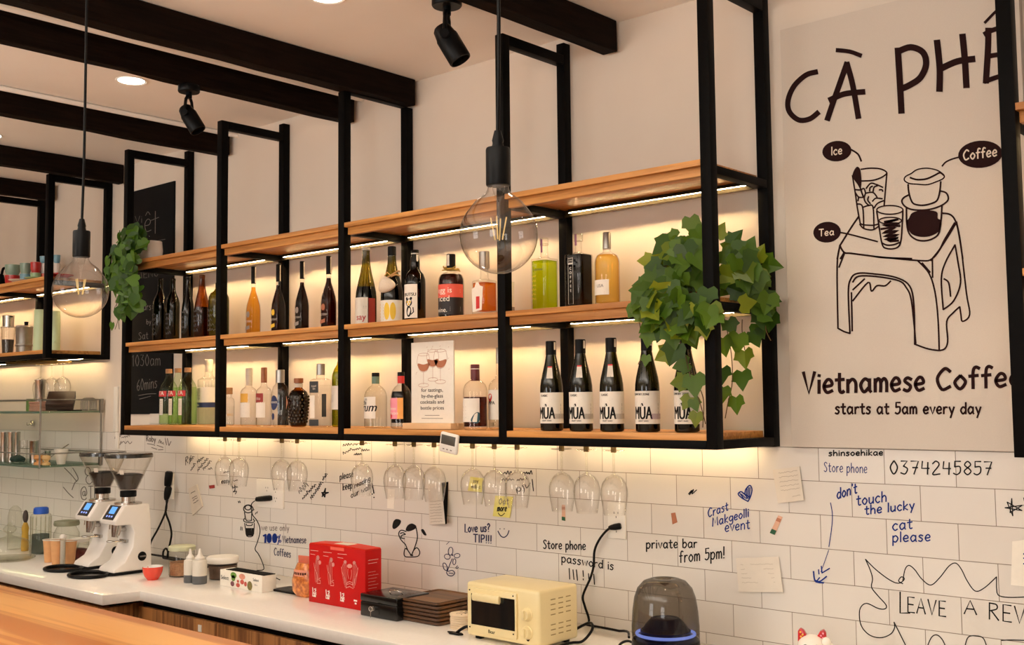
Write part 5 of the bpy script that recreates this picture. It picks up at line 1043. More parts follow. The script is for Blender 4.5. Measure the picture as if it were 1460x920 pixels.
for quad, lb, mt in (([(298, 692.5), (306, 691.5), (306.5, 696), (299, 697)], 'dark oval pill-shaped sticker beside the slanting scribble', 'lab_maroon'), ([(957, 732), (963, 731), (966, 745), (959, 748)], 'tiny brown cut-out sticker over the word private', 'lab_copper')):
    flat_sheet('sticker', lb, 'sticker', quad, mt, th=.0006)
def marker(quad, label):
    t, fn = flat_sheet('tag_strip', label, 'tag', quad, pbr('skin_pink', (214, 168, 142), .6, noise=.05), th=.0015)
    m = MB(); m.add([fn(0, .76), fn(1, .76), fn(1, 1), fn(0, 1)], [(0, 1, 2, 3)]); m.build('green_tip', pbr('leaf_green', (22, 84, 50), .5, noise=.05), t); m = MB(); m.add([fn(0, .12), fn(1, .12), fn(1, .3), fn(0, .3)], [(0, 1, 2, 3)]); m.build('brown_band', 'lab_copper', t)
marker([(801.5, 720), (806, 720), (806.5, 743), (801.5, 742)], 'little pink tag with a green tip beside the socket plate, under the hanging glasses'); marker([(1110, 735), (1116, 737.5), (1105, 763), (1098, 760)], 'little pink tag with a green tip, the tilted one under the blank note')

# sockets, plugs and cables
def plate(quad, label, gangs):
    P = [on_y(u, v, 0) for u, v in quad]; x0, x1 = P[0][0], P[1][0]; z1, z0 = P[0][2], P[2][2]
    t = thing('wall_socket', label, 'socket', ((x0+x1)/2, -0.0005, (z0+z1)/2)); w, h = (x1-x0)/2, (z1-z0)/2
    box(-w, w, -0.009, 0, -h, h).build('plate', 'white_plastic', t, bevel=0.002)
    m = MB()
    for cx_, cz in gangs:
        for dx, dz, a in ((-.008, .005, .4), (.008, .005, -.4), (0, -.009, 0)): m.box(cx_*w+dx-.0011, cx_*w+dx+.0011, -.0094, -.0088, cz*h+dz-.0035, cz*h+dz+.0035)
    m.build('slot', 'matte_black', t); return t
plate([(868, 716), (893, 717), (893, 769), (868, 768)], 'white plug socket at the top of the long black cable', [(0, .35), (0, -.45)])
plate([(368, 683), (406, 686), (406, 726), (368, 724)], 'wide white socket plate with a black adapter plugged in', [(-.2, .35), (.45, .3), (.45, -.35)])
plate([(238, 674), (249, 675), (249, 712), (238, 710)], 'white socket plate carrying the hanging black plugs', [(0, .3)])
def cable(name, label, pts, r, mat='black_plastic', plug=None):
    o = np.array(pts[0]); t = thing(name, label, 'cable', o)
    MB().tube([(p[0]-o[0], p[1]-o[1], max(p[2], ZC+r+.0015)-o[2]) for p in spline(pts, 6)], r, 8).build('wire', mat, t)
    if plug: 
        for q in plug: q(t, o)
    return t
def plugbox(a, b, ra, rb, name='plug'):
    def f(t, o):
        a_, b_ = Vector(np.array(a)-o), Vector(np.array(b)-o); d = (b_-a_)
        MB().tube([a_, a_+d*.1, a_+d*.5, a_+d*.85, b_], [ra*.75, ra, ra, (ra+rb)/2, rb], 12).build(name, 'black_plastic', t)
    return f
f5 = frame(740, 640, 4.056); f4 = frame(640, 740, 3.842)
Y1 = -0.022
pts = [on_y(*f5([p])[0], Y1) for p in [(535, 455), (505, 475), (465, 525), (437, 590), (431, 680), (412, 750)]]+[on_y(*f4([p])[0], Y1-.01) for p in [(735, 420), (745, 480), (768, 555), (765, 640)]]+[np.array([-2.19, -0.05, ZC+.010]), np.array([-2.12, -0.12, ZC+.010])]
cable('power_cable', 'long black cable hanging from the socket behind the cream oven', pts, 0.0042, plug=[plugbox(on_y(*f5([(590, 447)])[0], -.012), on_y(*f5([(520, 458)])[0], -.022), .011, .006)])
f3 = frame(0, 620, 4)
pts = [on_y(u, v, -.03) for u, v in f3([(948, 360), (947, 430), (905, 530), (862, 610), (850, 680), (880, 745)])]+[np.array([-4.615, -0.03, ZC+.010]), np.array([-4.68, -0.045, ZC+.010])]
cable('power_cable', 'crossed black grinder cable, the one bulging towards the grinders', pts, 0.005, plug=[plugbox(on_y(*f3([(966, 210)])[0], -.028), on_y(*f3([(955, 292)])[0], -.03), .020, .016)])
pts = [on_y(u, v, -.062) for u, v in f3([(956, 372), (945, 440), (968, 510), (978, 570), (965, 640), (953, 700), (944, 780), (934, 730), (930, 675), (944, 650), (957, 668), (955, 730), (949, 805)])]+[np.array([-4.50, -0.09, ZC+.010]), np.array([-4.56, -0.13, ZC+.010])]
cable('power_cable', 'crossed black grinder cable, the one looping down towards the glass jar', pts, 0.005, plug=[plugbox(on_y(*f3([(962, 297)])[0], -.060), on_y(*f3([(948, 372)])[0], -.062), .018, .010)])
f6 = frame(340, 670, 7.08)
pts = [on_y(u, v, -.03) for u, v in f6([(190, 305), (150, 325), (130, 360), (140, 450), (190, 520), (218, 610), (195, 720), (168, 800), (200, 850), (235, 920)])]+[on_y(376, 812, -.05), on_y(366, 814, -.07), on_y(380, 818, -.06), np.array([-4.0, -.10, ZC+.004])]
cable('charger_cable', 'thin black charger cable hanging over the printed carton', pts, 0.0022, plug=[plugbox(on_y(*f6([(332, 285)])[0], -.015), on_y(*f6([(185, 298)])[0], -.03), .013, .011, 'adapter')])

# ================================================================ on the counter
# printed carton of wrap
x0, x1 = -4.095, -3.80
t = thing('wrap_carton', 'long printed carton with a vegetable picture and an open black top', 'box', (-3.95, -0.30, ZC))
box(-.15, .15, -.036, .034, 0, .0675).build('carton_body', 'label_paper', t, bevel=.001); box(-.12, .151, -.028, .030, .0677, .070).build('open_top', 'matte_black', t)
fn = lambda a, b: (a, -.0366, b); m = MB(); printed(m, 'Select', .024, fn, at=(-.115, .028), bold=.0006); printed(m, 'Select', .017, fn, at=(.108, .042), bold=.0005); printed(m, '100 m', .009, fn, at=(.108, .024)); m.build('lettering', 'lab_slate', t, smooth=0)
pbr('veg_green', (104, 148, 60), .6, noise=.2, nscale=80); pbr('veg_red', (196, 84, 70), .6, noise=.3, nscale=60); pbr('veg_peach', (222, 150, 124), .6, noise=.2, nscale=60); pbr('veg_purple', (122, 70, 84), .6, noise=.3, nscale=60); pbr('veg_olive', (130, 118, 62), .6, noise=.4, nscale=60)
for nm, mt, es in (('leaf_print', 'veg_green', [(-.05, .052, .022, .013), (-.052, .040, .015, .013)]), ('tomato_print', 'veg_red', [(.012, .030, .014, .010), (-.018, .014, .014, .009), (-.018, .030, .008, .006), (.036, .024, .010, .010)]), ('fruit_print', 'veg_peach', [(.012, .052, .022, .012)]), ('onion_print', 'veg_purple', [(-.058, .016, .014, .011)]), ('herb_print', 'veg_olive', [(.066, .020, .018, .019)])):
    m = MB(); [fill(m, ell(a, b, c, d, 14), fn) for a, b, c, d in es]; m.build(nm, mt, t, smooth=0)
# snack bag
t = thing('snack_bag', 'orange see-through snack bag leaning beside the red carton', 'bag', (-3.60, -0.27, ZC))
rnd = random.Random(4); m = MB(); m.lathe([(0.0001, 0), (.038, 0), (.056, .02), (.060, .06), (.052, .10), (.040, .125), (.036, .132)], 20, ry=.62, sq=[.5]*7); m.v = [(a+rnd.uniform(-.002, .002), b+rnd.uniform(-.002, .002), c) for a, b, c in m.v]
m.build('bag_body', pbr('snack_orange', (226, 140, 60), .35, noise=.55, nscale=55, coat=.6, bump=1.0, col2=(160, 74, 26)), t); MB().prism([(-.040, .128), (.040, .128), (.043, .160), (-.042, .158)], -.004, .004).build('top_seal', pbr('snack_red', (206, 110, 84), .4, noise=.1), t)
fn = lambda a, b: (.055*math.sin(a/.055), -.0365*math.cos(a/.055)-.002, b); m = MB(); m.add([fn(-.05+.01*k, z) for z in (.082, .108) for k in range(11)], [(k, k+1, k+12, k+11) for k in range(10)]); m.build('band', pbr('snack_pink', (226, 150, 120), .5, noise=.1), t); m = MB(); [m.add([(lambda p: (p[0], p[1]-.0008, p[2]))(fn(a, b)) for a, b in ((-.04+k*.011, .088), (-.033+k*.011, .088), (-.033+k*.011, .098), (-.04+k*.011, .098))], [(0, 1, 2, 3)]) for k in range(8)]; m.build('band_print', 'print_brown', t)
t = thing('phone', 'thin black slab lying flat beside the snack bag', 'tray', (-3.70, -0.23, ZC)); t.name = 'slate_tray'; MB().box(-.115, .09, -.05, .045, 0, .008).build('tray_plate', 'black_plastic', t, bevel=.002)
# red carton
t = thing('gift_carton', 'large red carton with line drawings of hands', 'box', (-3.327, -0.255, ZC)); red = pbr('carton_red', (186, 12, 10), .5, noise=.04, nscale=30, spec=.2)
m = MB(); m.box(-.167, .167, -.0795, .0005, 0, .222); m.build('carton_body', 'carton_red', t, bevel=.0015)
m = MB(); m.prism([(-.167, .2222), (.167, .2222), (.164, .226), (.05, .2305), (-.06, .2305), (-.164, .226)], -.077, -.002); m.build('lid_flap', pbr('carton_red_lid', (206, 36, 18), .5, noise=.05, spec=.2), t); box(-.035, .045, -.060, -.015, .2306, .2314).build('shipping_label', 'paper', t); box(-.035, .045, -.0803, -.0797, .210, .222).build('tape_end', 'lab_coral', t)
fn = lambda a, b: (a, -.0801, b); m = MB(); g = frame(0, 0, 1)
def HP(u, v): return (-.167+(u-78)/570*.334, 0)  # unused horizontal helper
def carton_pt(u, v):                              # the front face seen in a 920-pixel close view: left edge u=78, right edge u=648
    a = (u-78)/570.0; top = 100+a*72; bot = 698+a*96; b = 1-(v-top)/(bot-top); return (-.167+a*.334, b*.222)
def cp(pts): return [carton_pt(u, v) for u, v in pts]
def hand_art(dx, dy, s, thick=.0016):
    q = lambda pts: cp([(dx+a*s, dy+b*s) for a, b in pts])
    for k in range(4):
        stroke(m, spline(q([(150+k*12, 500-k*4), (140+k*14, 400), (150+k*10, 300), (160+k*5, 235)]), 4), thick, fn); 
    for e in ((172, 245, 14, 20), (192, 295, 12, 18)): stroke(m, cp([(dx+a*s, dy+b*s) for a, b in ell(*e, 12)]), thick*1.8, fn, True); fill(m, cp([(dx+a*s, dy+b*s) for a, b in ell(e[0], e[1], e[2]*.7, e[3]*.7, 10)]), fn)
    stroke(m, spline(q([(130, 300), (140, 360), (165, 420), (165, 500)]), 4), thick*1.6, fn); stroke(m, q([(165, 510), (200, 512), (198, 480), (175, 470), (200, 455)]), thick*1.6, fn)
hand_art(0, 0, 1); hand_art(138, 22, 1)
for sgn in (0, 1):
    c0 = 497
    def mir(pts): return cp([(a if not sgn else 2*c0-a, b+(0 if not sgn else 8)) for a, b in pts])
    for k in range(4): stroke(m, spline(mir([(445+k*9, 520), (425+k*12, 420), (420+k*14, 350), (448+k*4, 280)]), 4), .0016, fn)
    stroke(m, spline(mir([(415, 340), (425, 400), (450, 470), (452, 545)]), 4), .0022, fn); fill(m, mir(ell(452, 288, 15, 18, 10)), fn); stroke(m, spline(mir([(480, 360), (478, 410), (488, 460)]), 4), .002, fn)
fill(m, cp(ell(496, 330, 26, 22, 14)), fn); stroke(m, cp([(460, 555), (470, 500), (497, 490), (525, 500), (532, 562), (497, 540), (460, 555)]), .0028, fn); stroke(m, cp([(470, 520), (497, 510), (525, 522)]), .0024, fn)
m.build('hand_drawing', pbr('carton_pink', (222, 150, 140), .5, noise=.05), t, smooth=0)
m = MB()
for dx, dy in ((0, 0), (140, 22), (288, 46)):
    for pts in ([(118, 555), (122, 600), (118, 640), (150, 648)], [(135, 570), (152, 575), (140, 600), (155, 610)], [(128, 610), (156, 625), (150, 640), (132, 628)], [(150, 565), (152, 590)]): stroke(m, cp([(a+dx, b+dy) for a, b in pts]), .0046, fn)
for pts in ([(540, 682), (568, 688)], [(550, 712), (562, 716)]): stroke(m, cp(pts), .006, fn)
for k in range(2):
    for dx, dy, w in ((0, 0, 80), (135, 18, 85), (282, 36, 90)): stroke(m, cp([(95+dx, 168+dy+38*k), (95+dx+w*(1-.4*k), 176+dy+38*k)]), .0011, fn)
fs = lambda a, b: (.1676, a*.7-.03, b)
for k in range(9): stroke(m, [(-.05, .185-.012*k-(.02 if k > 1 else 0)), (.02-.01*(k % 3), .185-.012*k-(.02 if k > 1 else 0))], .0011 if k < 2 else .0006, fs)
m.build('lettering', 'label_paper', t, smooth=0)
# cash box
t = thing('cash_box', 'black steel cash box with a key in its lock', 'box', (-3.025, -0.305, ZC))
box(-.098, .098, -.085, .075, 0, .052).build('box_body', pbr('black_gloss', (13, 12, 12), .2, noise=.1, spec=.4), t, bevel=.004); box(-.0985, .0985, -.0855, .0755, .0525, .080).build('lid', 'black_gloss', t, bevel=.004)
m = MB(); m.tube(spline([(-.02, -.01, .080), (-.02, -.01, .089), (.005, -.025, .092), (.045, -.02, .090), (.05, -.01, .080)], 4), .0022, 6); m.build('carry_handle', 'steel', t)
m = MB(); m.tube([(-.018, -.085, .034), (-.018, -.0935, .034)], .008, 14); o = m.build('lock', 'steel', t); m = MB(); m.box(-.019, -.017, -.104, -.0936, .028, .040); m.tube([(-.018, -.106, .034+.009*math.cos(a)) if False else (-.018+.009*math.sin(a), -.105, .034+.008*math.cos(a)) for a in [2*PI*k/14 for k in range(14)]], .0018, 6, closed=True); m.tube([(-.018, -.105, .026), (-.017, -.106, .004)], .0016, 6); m.build('key', 'steel', o)
# trays
T0 = None; rnd = random.Random(8)
for k in range(6):
    lb = 'brown wooden serving tray, %s of the stack beside the cash box' % ('bottom', 'second from the bottom', 'third from the bottom', 'third from the top', 'second from the top', 'topmost')[k]
    loc = (-2.855+rnd.uniform(-.002, .002), -.255+rnd.uniform(-.002, .002), ZC+.0136*k)
    if T0 is None:
        T0 = thing('serving_tray', lb, 'tray', loc, 0, 'stacked serving trays')
        m = MB(); w, d = .105, .105
        rr = lambda s: [(a, b) for cx_, cy_, a0 in ((w-.018, d-.018, 0), (-w+.018, d-.018, PI/2), (-w+.018, -d+.018, PI), (w-.018, -d+.018, 1.5*PI)) for a, b in [((cx_+.018*math.cos(a0+q*PI/8))*s, (cy_+.018*math.sin(a0+q*PI/8))*s) for q in range(5)]]
        P = [rr(.95), rr(1.0), rr(1.0), rr(.965), rr(.94)]; Z_ = [0, .004, .0128, .0128, .0075]; n = len(P[0])
        vs = [(a, b, z) for p_, z in zip(P, Z_) for a, b in p_]; fs_ = [tuple(range(n-1, -1, -1)), tuple(range(4*n, 5*n))]+[(i*n+j, i*n+(j+1) % n, (i+1)*n+(j+1) % n, (i+1)*n+j) for i in range(4) for j in range(n)]
        m.add(vs, fs_).build('tray_body', 'tray_wood', T0, smooth=30); m = MB()
        vs = [(a*1.002, b*1.002, z) for z in (.0108, .0127) for a, b in rr(1.0)]; m.add(vs, [(j, (j+1) % n, n+(j+1) % n, n+j) for j in range(n)]).build('dark_rim', pbr('tray_rim', (34, 20, 12), .5, noise=.2), T0)
    else: dup(T0, loc, lb, rnd.uniform(-.015, .015))
C0 = None
for k in range(7):
    lb = 'pale round coaster, %s in the pile next to the cream oven' % ('lowest', 'second', 'third', 'fourth', 'fifth', 'sixth', 'topmost')[k]; loc = (-2.672+rnd.uniform(-.0015, .0015), -.315+rnd.uniform(-.0015, .0015), ZC+.0073*k)
    if C0 is None:
        C0 = thing('coaster', lb, 'coaster', loc, 0, 'pile of round coasters'); MB().lathe([(.0001, 0), (.0445, 0), (.046, .0012), (.046, .0056), (.0445, .0068), (.0001, .0068)], 36).build('coaster_disc', pbr('coaster_cream', (222, 200, 170), .6, noise=.06), C0)
        m = MB(); rn = random.Random(3)
        for q in range(16):
            a = rn.uniform(0, 2*PI); r_ = rn.uniform(.006, .036); fill(m, [(r_*math.cos(a)+x_, r_*math.sin(a)+y_) for x_, y_ in ell(0, 0, rn.uniform(.003, .008), .0025, 8, rn.uniform(0, 3))], lambda p_, q_: (p_, q_, .0071))
        m.build('coaster_print', 'print_brown', C0)
    else: dup(C0, loc, lb, rnd.uniform(0, 3))
t = thing('bottle_opener', 'small black curled strap lying in front of the coasters', 'opener', (-2.615, -.405, ZC)); t.name = 'black_clip'; t['category'] = 'clip'
m = MB(); m.prism([(-.045, .0), (-.02, -.016), (.02, -.014), (.03, 0), (.01, .012), (-.03, .010)], .0005, .006, 2); m.build('clip_base', 'black_plastic', t, bevel=.0015); m = MB(); m.tube(spline([(.0, .0, .006), (.02, .003, .02), (.045, .006, .03), (.055, .004, .012)], 4), .005, 8); m.build('clip_arm', 'black_plastic', t)
# toaster oven
cream = pbr('oven_cream', (234, 216, 164), .35, noise=.02, nscale=20, coat=.3)
ox0, ox1, oy0, oy1, oz = -2.548, -2.235, -.428, -.235, .0115
t = thing('toaster_oven', 'cream mini oven with a glass door and two dials', 'oven', ((ox0+ox1)/2, (oy0+oy1)/2, ZC)); w, d, h = (ox1-ox0)/2, (oy1-oy0)/2, .172
m = MB(); m.box(-w, w, -d, d, oz, h+oz); m.build('oven_body', 'oven_cream', t, bevel=.010, seg=3)
dw = w*.43; m = MB(); m.box(-w+.016, dw, -d-.007, -d+.002, oz+.014, oz+h-.016); door = m.build('door', 'oven_cream', t, bevel=.002)
MB().box(-w+.030, dw-.006, -d-.0085, -d-.0065, oz+.040, oz+h-.034).build('door_glass', pbr('oven_glass', (16, 22, 24), .06, noise=.1, coat=.6), door); m = MB(); [m.lathe([(.0001, 0), (.0022, 0), (.0022, .001), (.0001, .001)], 8, c=(0, 0, 0)) for _ in ()]
m = MB(); [m.box(a-.002, a+.002, -d-.0088, -d-.007, b-.002, b+.002) for a in (-w+.0225, dw-.012) for b in (oz+.030, oz+h-.024)]; m.build('door_screw', 'matte_black', door)
m = MB(); m.prism([(-d-.010, oz+h-.030), (-d-.020, oz+h-.028), (-d-.024, oz+h-.038), (-d-.022, oz+h-.052), (-d-.014, oz+h-.056), (-d-.0085, oz+h-.048)], -w+.045, dw-.062, 0); m.build('door_handle', 'oven_cream', door, bevel=.0025)
printed(m2 := MB(), 'Bear', .016, lambda a, b: (a, -d-.0076, b), at=((-w+dw)/2+.006, oz+.020), bold=.0006); m2.build('logo', 'ink', door, smooth=0)
for k, zz in enumerate((oz+h*.56, oz+h*.24)):
    m = MB(); m.lathe([(.0001, 0), (.0215, 0), (.0215, .003), (.0185, .005), (.017, .016), (.015, .018), (.0001, .018)], 28); o = m.build('dial', 'oven_cream', t, loc=((dw+w)/2-.004, -d+.0005, zz)); o.rotation_euler = (PI/2, 0, 0)
    MB().box(-.0045, .0045, -.013, .013, .0175, .024).build('dial_grip', 'oven_cream', o, bevel=.0015)
m = MB(); m.lathe([(.0001, 0), (.006, 0), (.005, .003), (.0001, .003)], 14); o = m.build('pilot_lamp', 'print_brown', t, loc=((dw+w)/2-.002, -d+.0005, oz+.020)); o.rotation_euler = (PI/2, 0, 0)
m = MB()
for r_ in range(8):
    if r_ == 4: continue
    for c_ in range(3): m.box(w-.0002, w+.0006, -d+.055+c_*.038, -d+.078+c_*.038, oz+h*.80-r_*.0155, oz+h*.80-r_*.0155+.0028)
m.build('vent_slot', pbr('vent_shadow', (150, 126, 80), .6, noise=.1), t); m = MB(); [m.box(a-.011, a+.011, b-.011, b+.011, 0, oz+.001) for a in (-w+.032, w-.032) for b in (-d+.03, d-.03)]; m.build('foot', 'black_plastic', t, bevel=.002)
m = MB(); m.box(-w+.02, -w+.042, -d-.0095, -d-.0087, 0, 0.0001)
cable('oven_cable', 'short black cable curling behind the cream oven', [np.array((ox1-.03, oy1+.012, ZC+.03)), np.array((ox1+.03, oy1+.02, ZC+.06)), np.array((ox1+.055, oy1+.0, ZC+.045)), np.array((ox1+.04, oy1-.03, ZC+.012)), np.array((ox1+.01, oy1-.05, ZC+.006)), np.array((ox1+.012, oy1-.12, ZC+.005))], .0045)
# glass-domed speaker
sx, sy, sr, sh = meas(950, 952, 825, 101, ZC)
t = thing('dome_speaker', 'smoked-glass dome speaker with a glowing blue ring', 'speaker', (sx, sy, ZC))
MB().lathe([(.0001, 0), (sr*.92, 0), (sr*.99, .012), (sr, .03), (sr*.985, .058), (sr*.90, .064), (.0001, .064)], 44).build('speaker_base', 'black_plastic', t)
MB().lathe([(sr*.985, .060), (sr*.985, .10), (sr*.955, sh*.60), (sr*.90, sh*.76), (sr*.80, sh*.88), (sr*.62, sh*.965), (sr*.42, sh*.995), (sr*.30, sh), (sr*.24, sh*.985), (sr*.12, sh*.93), (.0001, sh*.90)], 48, caps=False).build('dome', 'smoke_glass', t, smooth=60)
glow('blue_ring', (.25, .35, 1.0), 1.6); MB().tube([(sr*.84*math.cos(a), sr*.84*math.sin(a), .075) for a in [2*PI*k/48 for k in range(48)]], .0045, 8, closed=True).build('light_ring', 'blue_ring', t)
MB().lathe([(sr*.80, .066), (sr*.72, .078), (sr*.60, .10), (sr*.42, .12), (sr*.30, .118), (.0001, .122)], 40).build('driver_cone', pbr('speaker_navy', (18, 24, 60), .35, noise=.1), t); m = MB()
for k in range(4): m.tube([(sr*(.7-.11*k)*math.cos(a), sr*(.7-.11*k)*math.sin(a), .083+.0115*k) for a in [2*PI*q/40 for q in range(40)]], .004, 6, closed=True)
m.build('cone_ridge', 'speaker_navy', t)
cable('speaker_cable', 'short black cable end beside the smoked-glass dome', [np.array((sx-sr-.004, sy+.01, ZC+.02)), np.array((sx-sr-.04, sy+.01, ZC+.032)), np.array((sx-sr-.065, sy+.0, ZC+.022)), np.array((sx-sr-.06, sy-.03, ZC+.005)), np.array((sx-sr-.1, sy-.02, ZC+.005))], .004)
# beckoning cat figurine
kx, ky = on_y(1158, 900, -.25)[0], -.25; kt = top_z(kx, ky, 1160, 905)-ZC
t = thing('cat_figurine', 'white beckoning cat figurine with red flowered ears', 'figurine', (kx, ky, ZC), rz=.35); s = kt/.165
por = pbr('porcelain', (246, 238, 226), .18, noise=.02, coat=.4)
m = MB(); m.lathe([(.0001, 0), (.050*s, 0), (.058*s, .012*s), (.060*s, .04*s), (.052*s, .08*s), (.038*s, .105*s), (.0001, .11*s)], 32); m.ellipsoid((0, -.006*s, .126*s), .050*s, .044*s, .041*s, 28, 16); m.ellipsoid((-.03*s, -.045*s, .012*s), .018*s, .024*s, .013*s); m.ellipsoid((.03*s, -.045*s, .012*s), .018*s, .024*s, .013*s); m.build('body', 'porcelain', t, smooth=70)
rf = pbr('ear_red', (190, 22, 26), .3, noise=.08, coat=.3)
for sgn in (-1, 1):
    m = MB(); P = [(sgn*.010*s, .150*s), (sgn*.047*s, .138*s), (sgn*.046*s, .176*s), (sgn*.038*s, .185*s), (sgn*.026*s, .178*s)]; m.prism(P if sgn > 0 else P[::-1], -.016*s, .008*s); e = m.build('ear', 'ear_red', t, bevel=.003*s)
    m = MB()
    for q, (a, b) in enumerate(((.030, .165), (.037, .173), (.036, .158))): fill(m, ell(sgn*a*s, b*s, .0035*s, .0035*s, 10), lambda x_, z_: (x_, -.0166*s, z_))
    m.build('flower_print', 'lab_mustard' if sgn < 0 else 'lab_pink', e)
m = MB(); fnc = lambda a, b: (a*s, (-.006-.0447*math.sqrt(max(.05, 1-(a/.0502)**2-((b-.126)/.0412)**2)))*s-.0006, b*s)
for sgn in (-1, 1): stroke(m, spline([(sgn*.010, .134), (sgn*.018, .139), (sgn*.027, .133)], 4), .0018, fnc)
stroke(m, spline([(-.008, .117), (-.003, .114), (0, .118), (.003, .114), (.008, .117)], 4), .0014, fnc); fill(m, ell(0, .123, .003, .002, 10), fnc); m.build('face', 'ink', t, smooth=0)
m = MB(); m.tube(spline([(.045*s, -.01*s, .07*s), (.062*s, -.022*s, .10*s), (.060*s, -.03*s, .135*s), (.050*s, -.04*s, .15*s)], 4), .013*s, 10); m.ellipsoid((.05*s, -.04*s, .15*s), .016*s, .014*s, .017*s); m.build('raised_paw', 'porcelain', t); MB().tube([(.040*s*math.cos(a), -.004*s+.037*s*math.sin(a), .096*s) for a in [2*PI*k/30 for k in range(30)]], .005*s, 8, closed=True).build('collar', 'ear_red', t)

# ================================================================ coffee grinders
pbr('grinder_white', (240, 236, 230), .3, noise=.02, nscale=20, coat=.3); pbr('bean_brown', (44, 28, 20), .5, noise=.7, nscale=160, bump=1.0); pbr('screen_black', (14, 15, 20), .15, noise=.05, coat=.4)
glow('screen_blue', (.16, .42, .95), 1.3); glow('icon_blue', (.30, .40, 1.0), 1.5); clear('hopper_glass', (.988, .98, .965), (.86, .83, .77), gloss=.9)
def grinder(x, y, label):
    t = thing('coffee_grinder', label, 'coffee grinder', (x, y, ZC), 0, 'white coffee grinders'); w = .0725
    m = MB(); side = [(.095, .012), (.095, .020), (.088, .24), (.080, .312), (-.045, .312), (-.090, .245), (-.086, .225), (-.010, .222), (.004, .19), (-.002, .12), (-.040, .055), (-.085, .030), (-.095, .012)]
    m.prism(side, -w, w, 0); m.build('grinder_body', 'grinder_white', t, bevel=.006, seg=3)
    m = MB(); m.box(-w*.92, w*.92, -.092, .092, .0, .013); m.build('rubber_base', 'black_plastic', t, bevel=.003)
    # slanted control panel on the sloping head
    a0, a1 = Vector((-.045, .312)), Vector((-.090, .245)); d = a1-a0; nrm = Vector((-d.y, d.x)).normalized(); nrm = -nrm if nrm.x > 0 else nrm
    def pan(mb, u0, u1, v0, v1, off, mat):
        q = [a0+d*v_+nrm*off for v_ in (v0, v1)]; mb.add([(u0, q[1].x, q[1].y), (u1, q[1].x, q[1].y), (u1, q[0].x, q[0].y), (u0, q[0].x, q[0].y), (u0, q[1].x-nrm.x*off*.9, q[1].y-nrm.y*off*.9), (u1, q[1].x-nrm.x*off*.9, q[1].y-nrm.y*off*.9), (u1, q[0].x-nrm.x*off*.9, q[0].y-nrm.y*off*.9), (u0, q[0].x-nrm.x*off*.9, q[0].y-nrm.y*off*.9)], [(0, 1, 2, 3), (7, 6, 5, 4), (0, 4, 5, 1), (1, 5, 6, 2), (2, 6, 7, 3), (3, 7, 4, 0)])
    m = MB(); pan(m, -.048, .048, .06, .96, .0015, 0); p = m.build('control_panel', 'screen_black', t); m = MB(); pan(m, -.022, .026, .14, .58, .0025, 0); m.build('screen', 'screen_blue', p)
    m = MB(); [pan(m, k*.022-.005, k*.022+.005, .70, .80, .0025, 0) for k in (-1, 0, 1)]; m.build('touch_icon', 'icon_blue', p)
    # spout, fork and dosing lever
    m = MB(); m.tube([(0, -.045, .226), (0, -.048, .19), (0, -.052, .165)], [.022, .019, .015], 14); m.tube([(0, -.03, .20), (0, .0, .20)], .012, 10); m.build('spout', 'steel', t)
    m = MB(); [m.tube([(k*.022, .0, .145), (k*.022, -.04, .145), (k*.020, -.075, .148)], .0032, 8) for k in (-1, 1)]; m.tube(spline([(.022, -.075, .148), (.01, -.085, .148), (-.01, -.085, .148), (-.022, -.075, .148)], 3), .0032, 8); m.box(-.03, .03, -.012, .004, .138, .152); m.build('portafilter_fork', 'steel', t)
    m = MB(); m.tube([(.032, -.04, .226), (.034, -.045, .19), (.030, -.05, .175)], .004, 8); m.tube([(-.03, -.06, .226), (-.03, -.062, .200)], .003, 8); m.build('trigger', 'steel', t)
    m = MB(); m.lathe([(.0001, 0), (.021, 0), (.021, .003), (.018, .005), (.0001, .005)], 24); o = m.build('side_knob', 'black_plastic', t, loc=(w-.001, .045, .075)); o.rotation_euler = (0, PI/2, 0); m = MB(); m.box(-.003, .003, -.014, .014, .005, .011); m.build('knob_grip', 'dull_steel', o)
    # collar, hopper, beans, lid
    MB().lathe([(.0001, .312), (.062, .312), (.062, .320), (.050, .323), (.030, .324), (.030, .346), (.0001, .347)], 32).build('collar', 'steel', t, loc=(0, .012, 0)); MB().lathe([(.0001, .346), (.036, .346), (.037, .350), (.037, .372), (.034, .374), (.0001, .374)], 28).build('hopper_gate', 'black_plastic', t, loc=(0, .012, 0))
    h = MB().lathe([(.036, .374), (.040, .378), (.106, .525), (.107, .531), (.104, .531), (.103, .525), (.037, .380)], 44, caps=False).build('hopper', 'hopper_glass', t, loc=(0, .012, 0), smooth=60)
    MB().lathe([(.0001, .377), (.036, .380), (.0665, .446), (.050, .452), (.020, .455), (.0001, .454)], 32).build('coffee_beans', 'bean_brown', h, smooth=60)
    MB().lathe([(.0001, .549), (.06, .548), (.104, .546), (.109, .541), (.109, .527), (.107, .527), (.107, .532), (.0001, .533)], 44).build('lid', pbr('lid_smoke', (30, 30, 28), .25, noise=.1, coat=.4), t, loc=(0, .012, 0)); m = MB(); a = -.9
    m.add([(.0735*math.cos(a-.13)+.001, .0735*math.sin(a-.13)-.001, .452), (.0735*math.cos(a+.13)+.001, .0735*math.sin(a+.13)-.001, .452), (.0825*math.cos(a+.12)+.001, .0825*math.sin(a+.12)-.001, .472), (.0825*math.cos(a-.12)+.001, .0825*math.sin(a-.12)-.001, .472)], [(0, 1, 2, 3)]); o = m.build('paper_tag', 'paper', h); 
    # round catch tray in front
    m = MB(); m.tube([(.100*math.cos(q)*.98-.025, -.165+.078*math.sin(q), .008) for q in [2*PI*k/44 for k in range(44)]], .0075, 8, closed=True); m.tube([(.05, -.115, .006), (.0725, -.09, .006), (.0725, .06, .006)], .005, 8); r_ = m.build('catch_tray_rim', 'black_plastic', t)
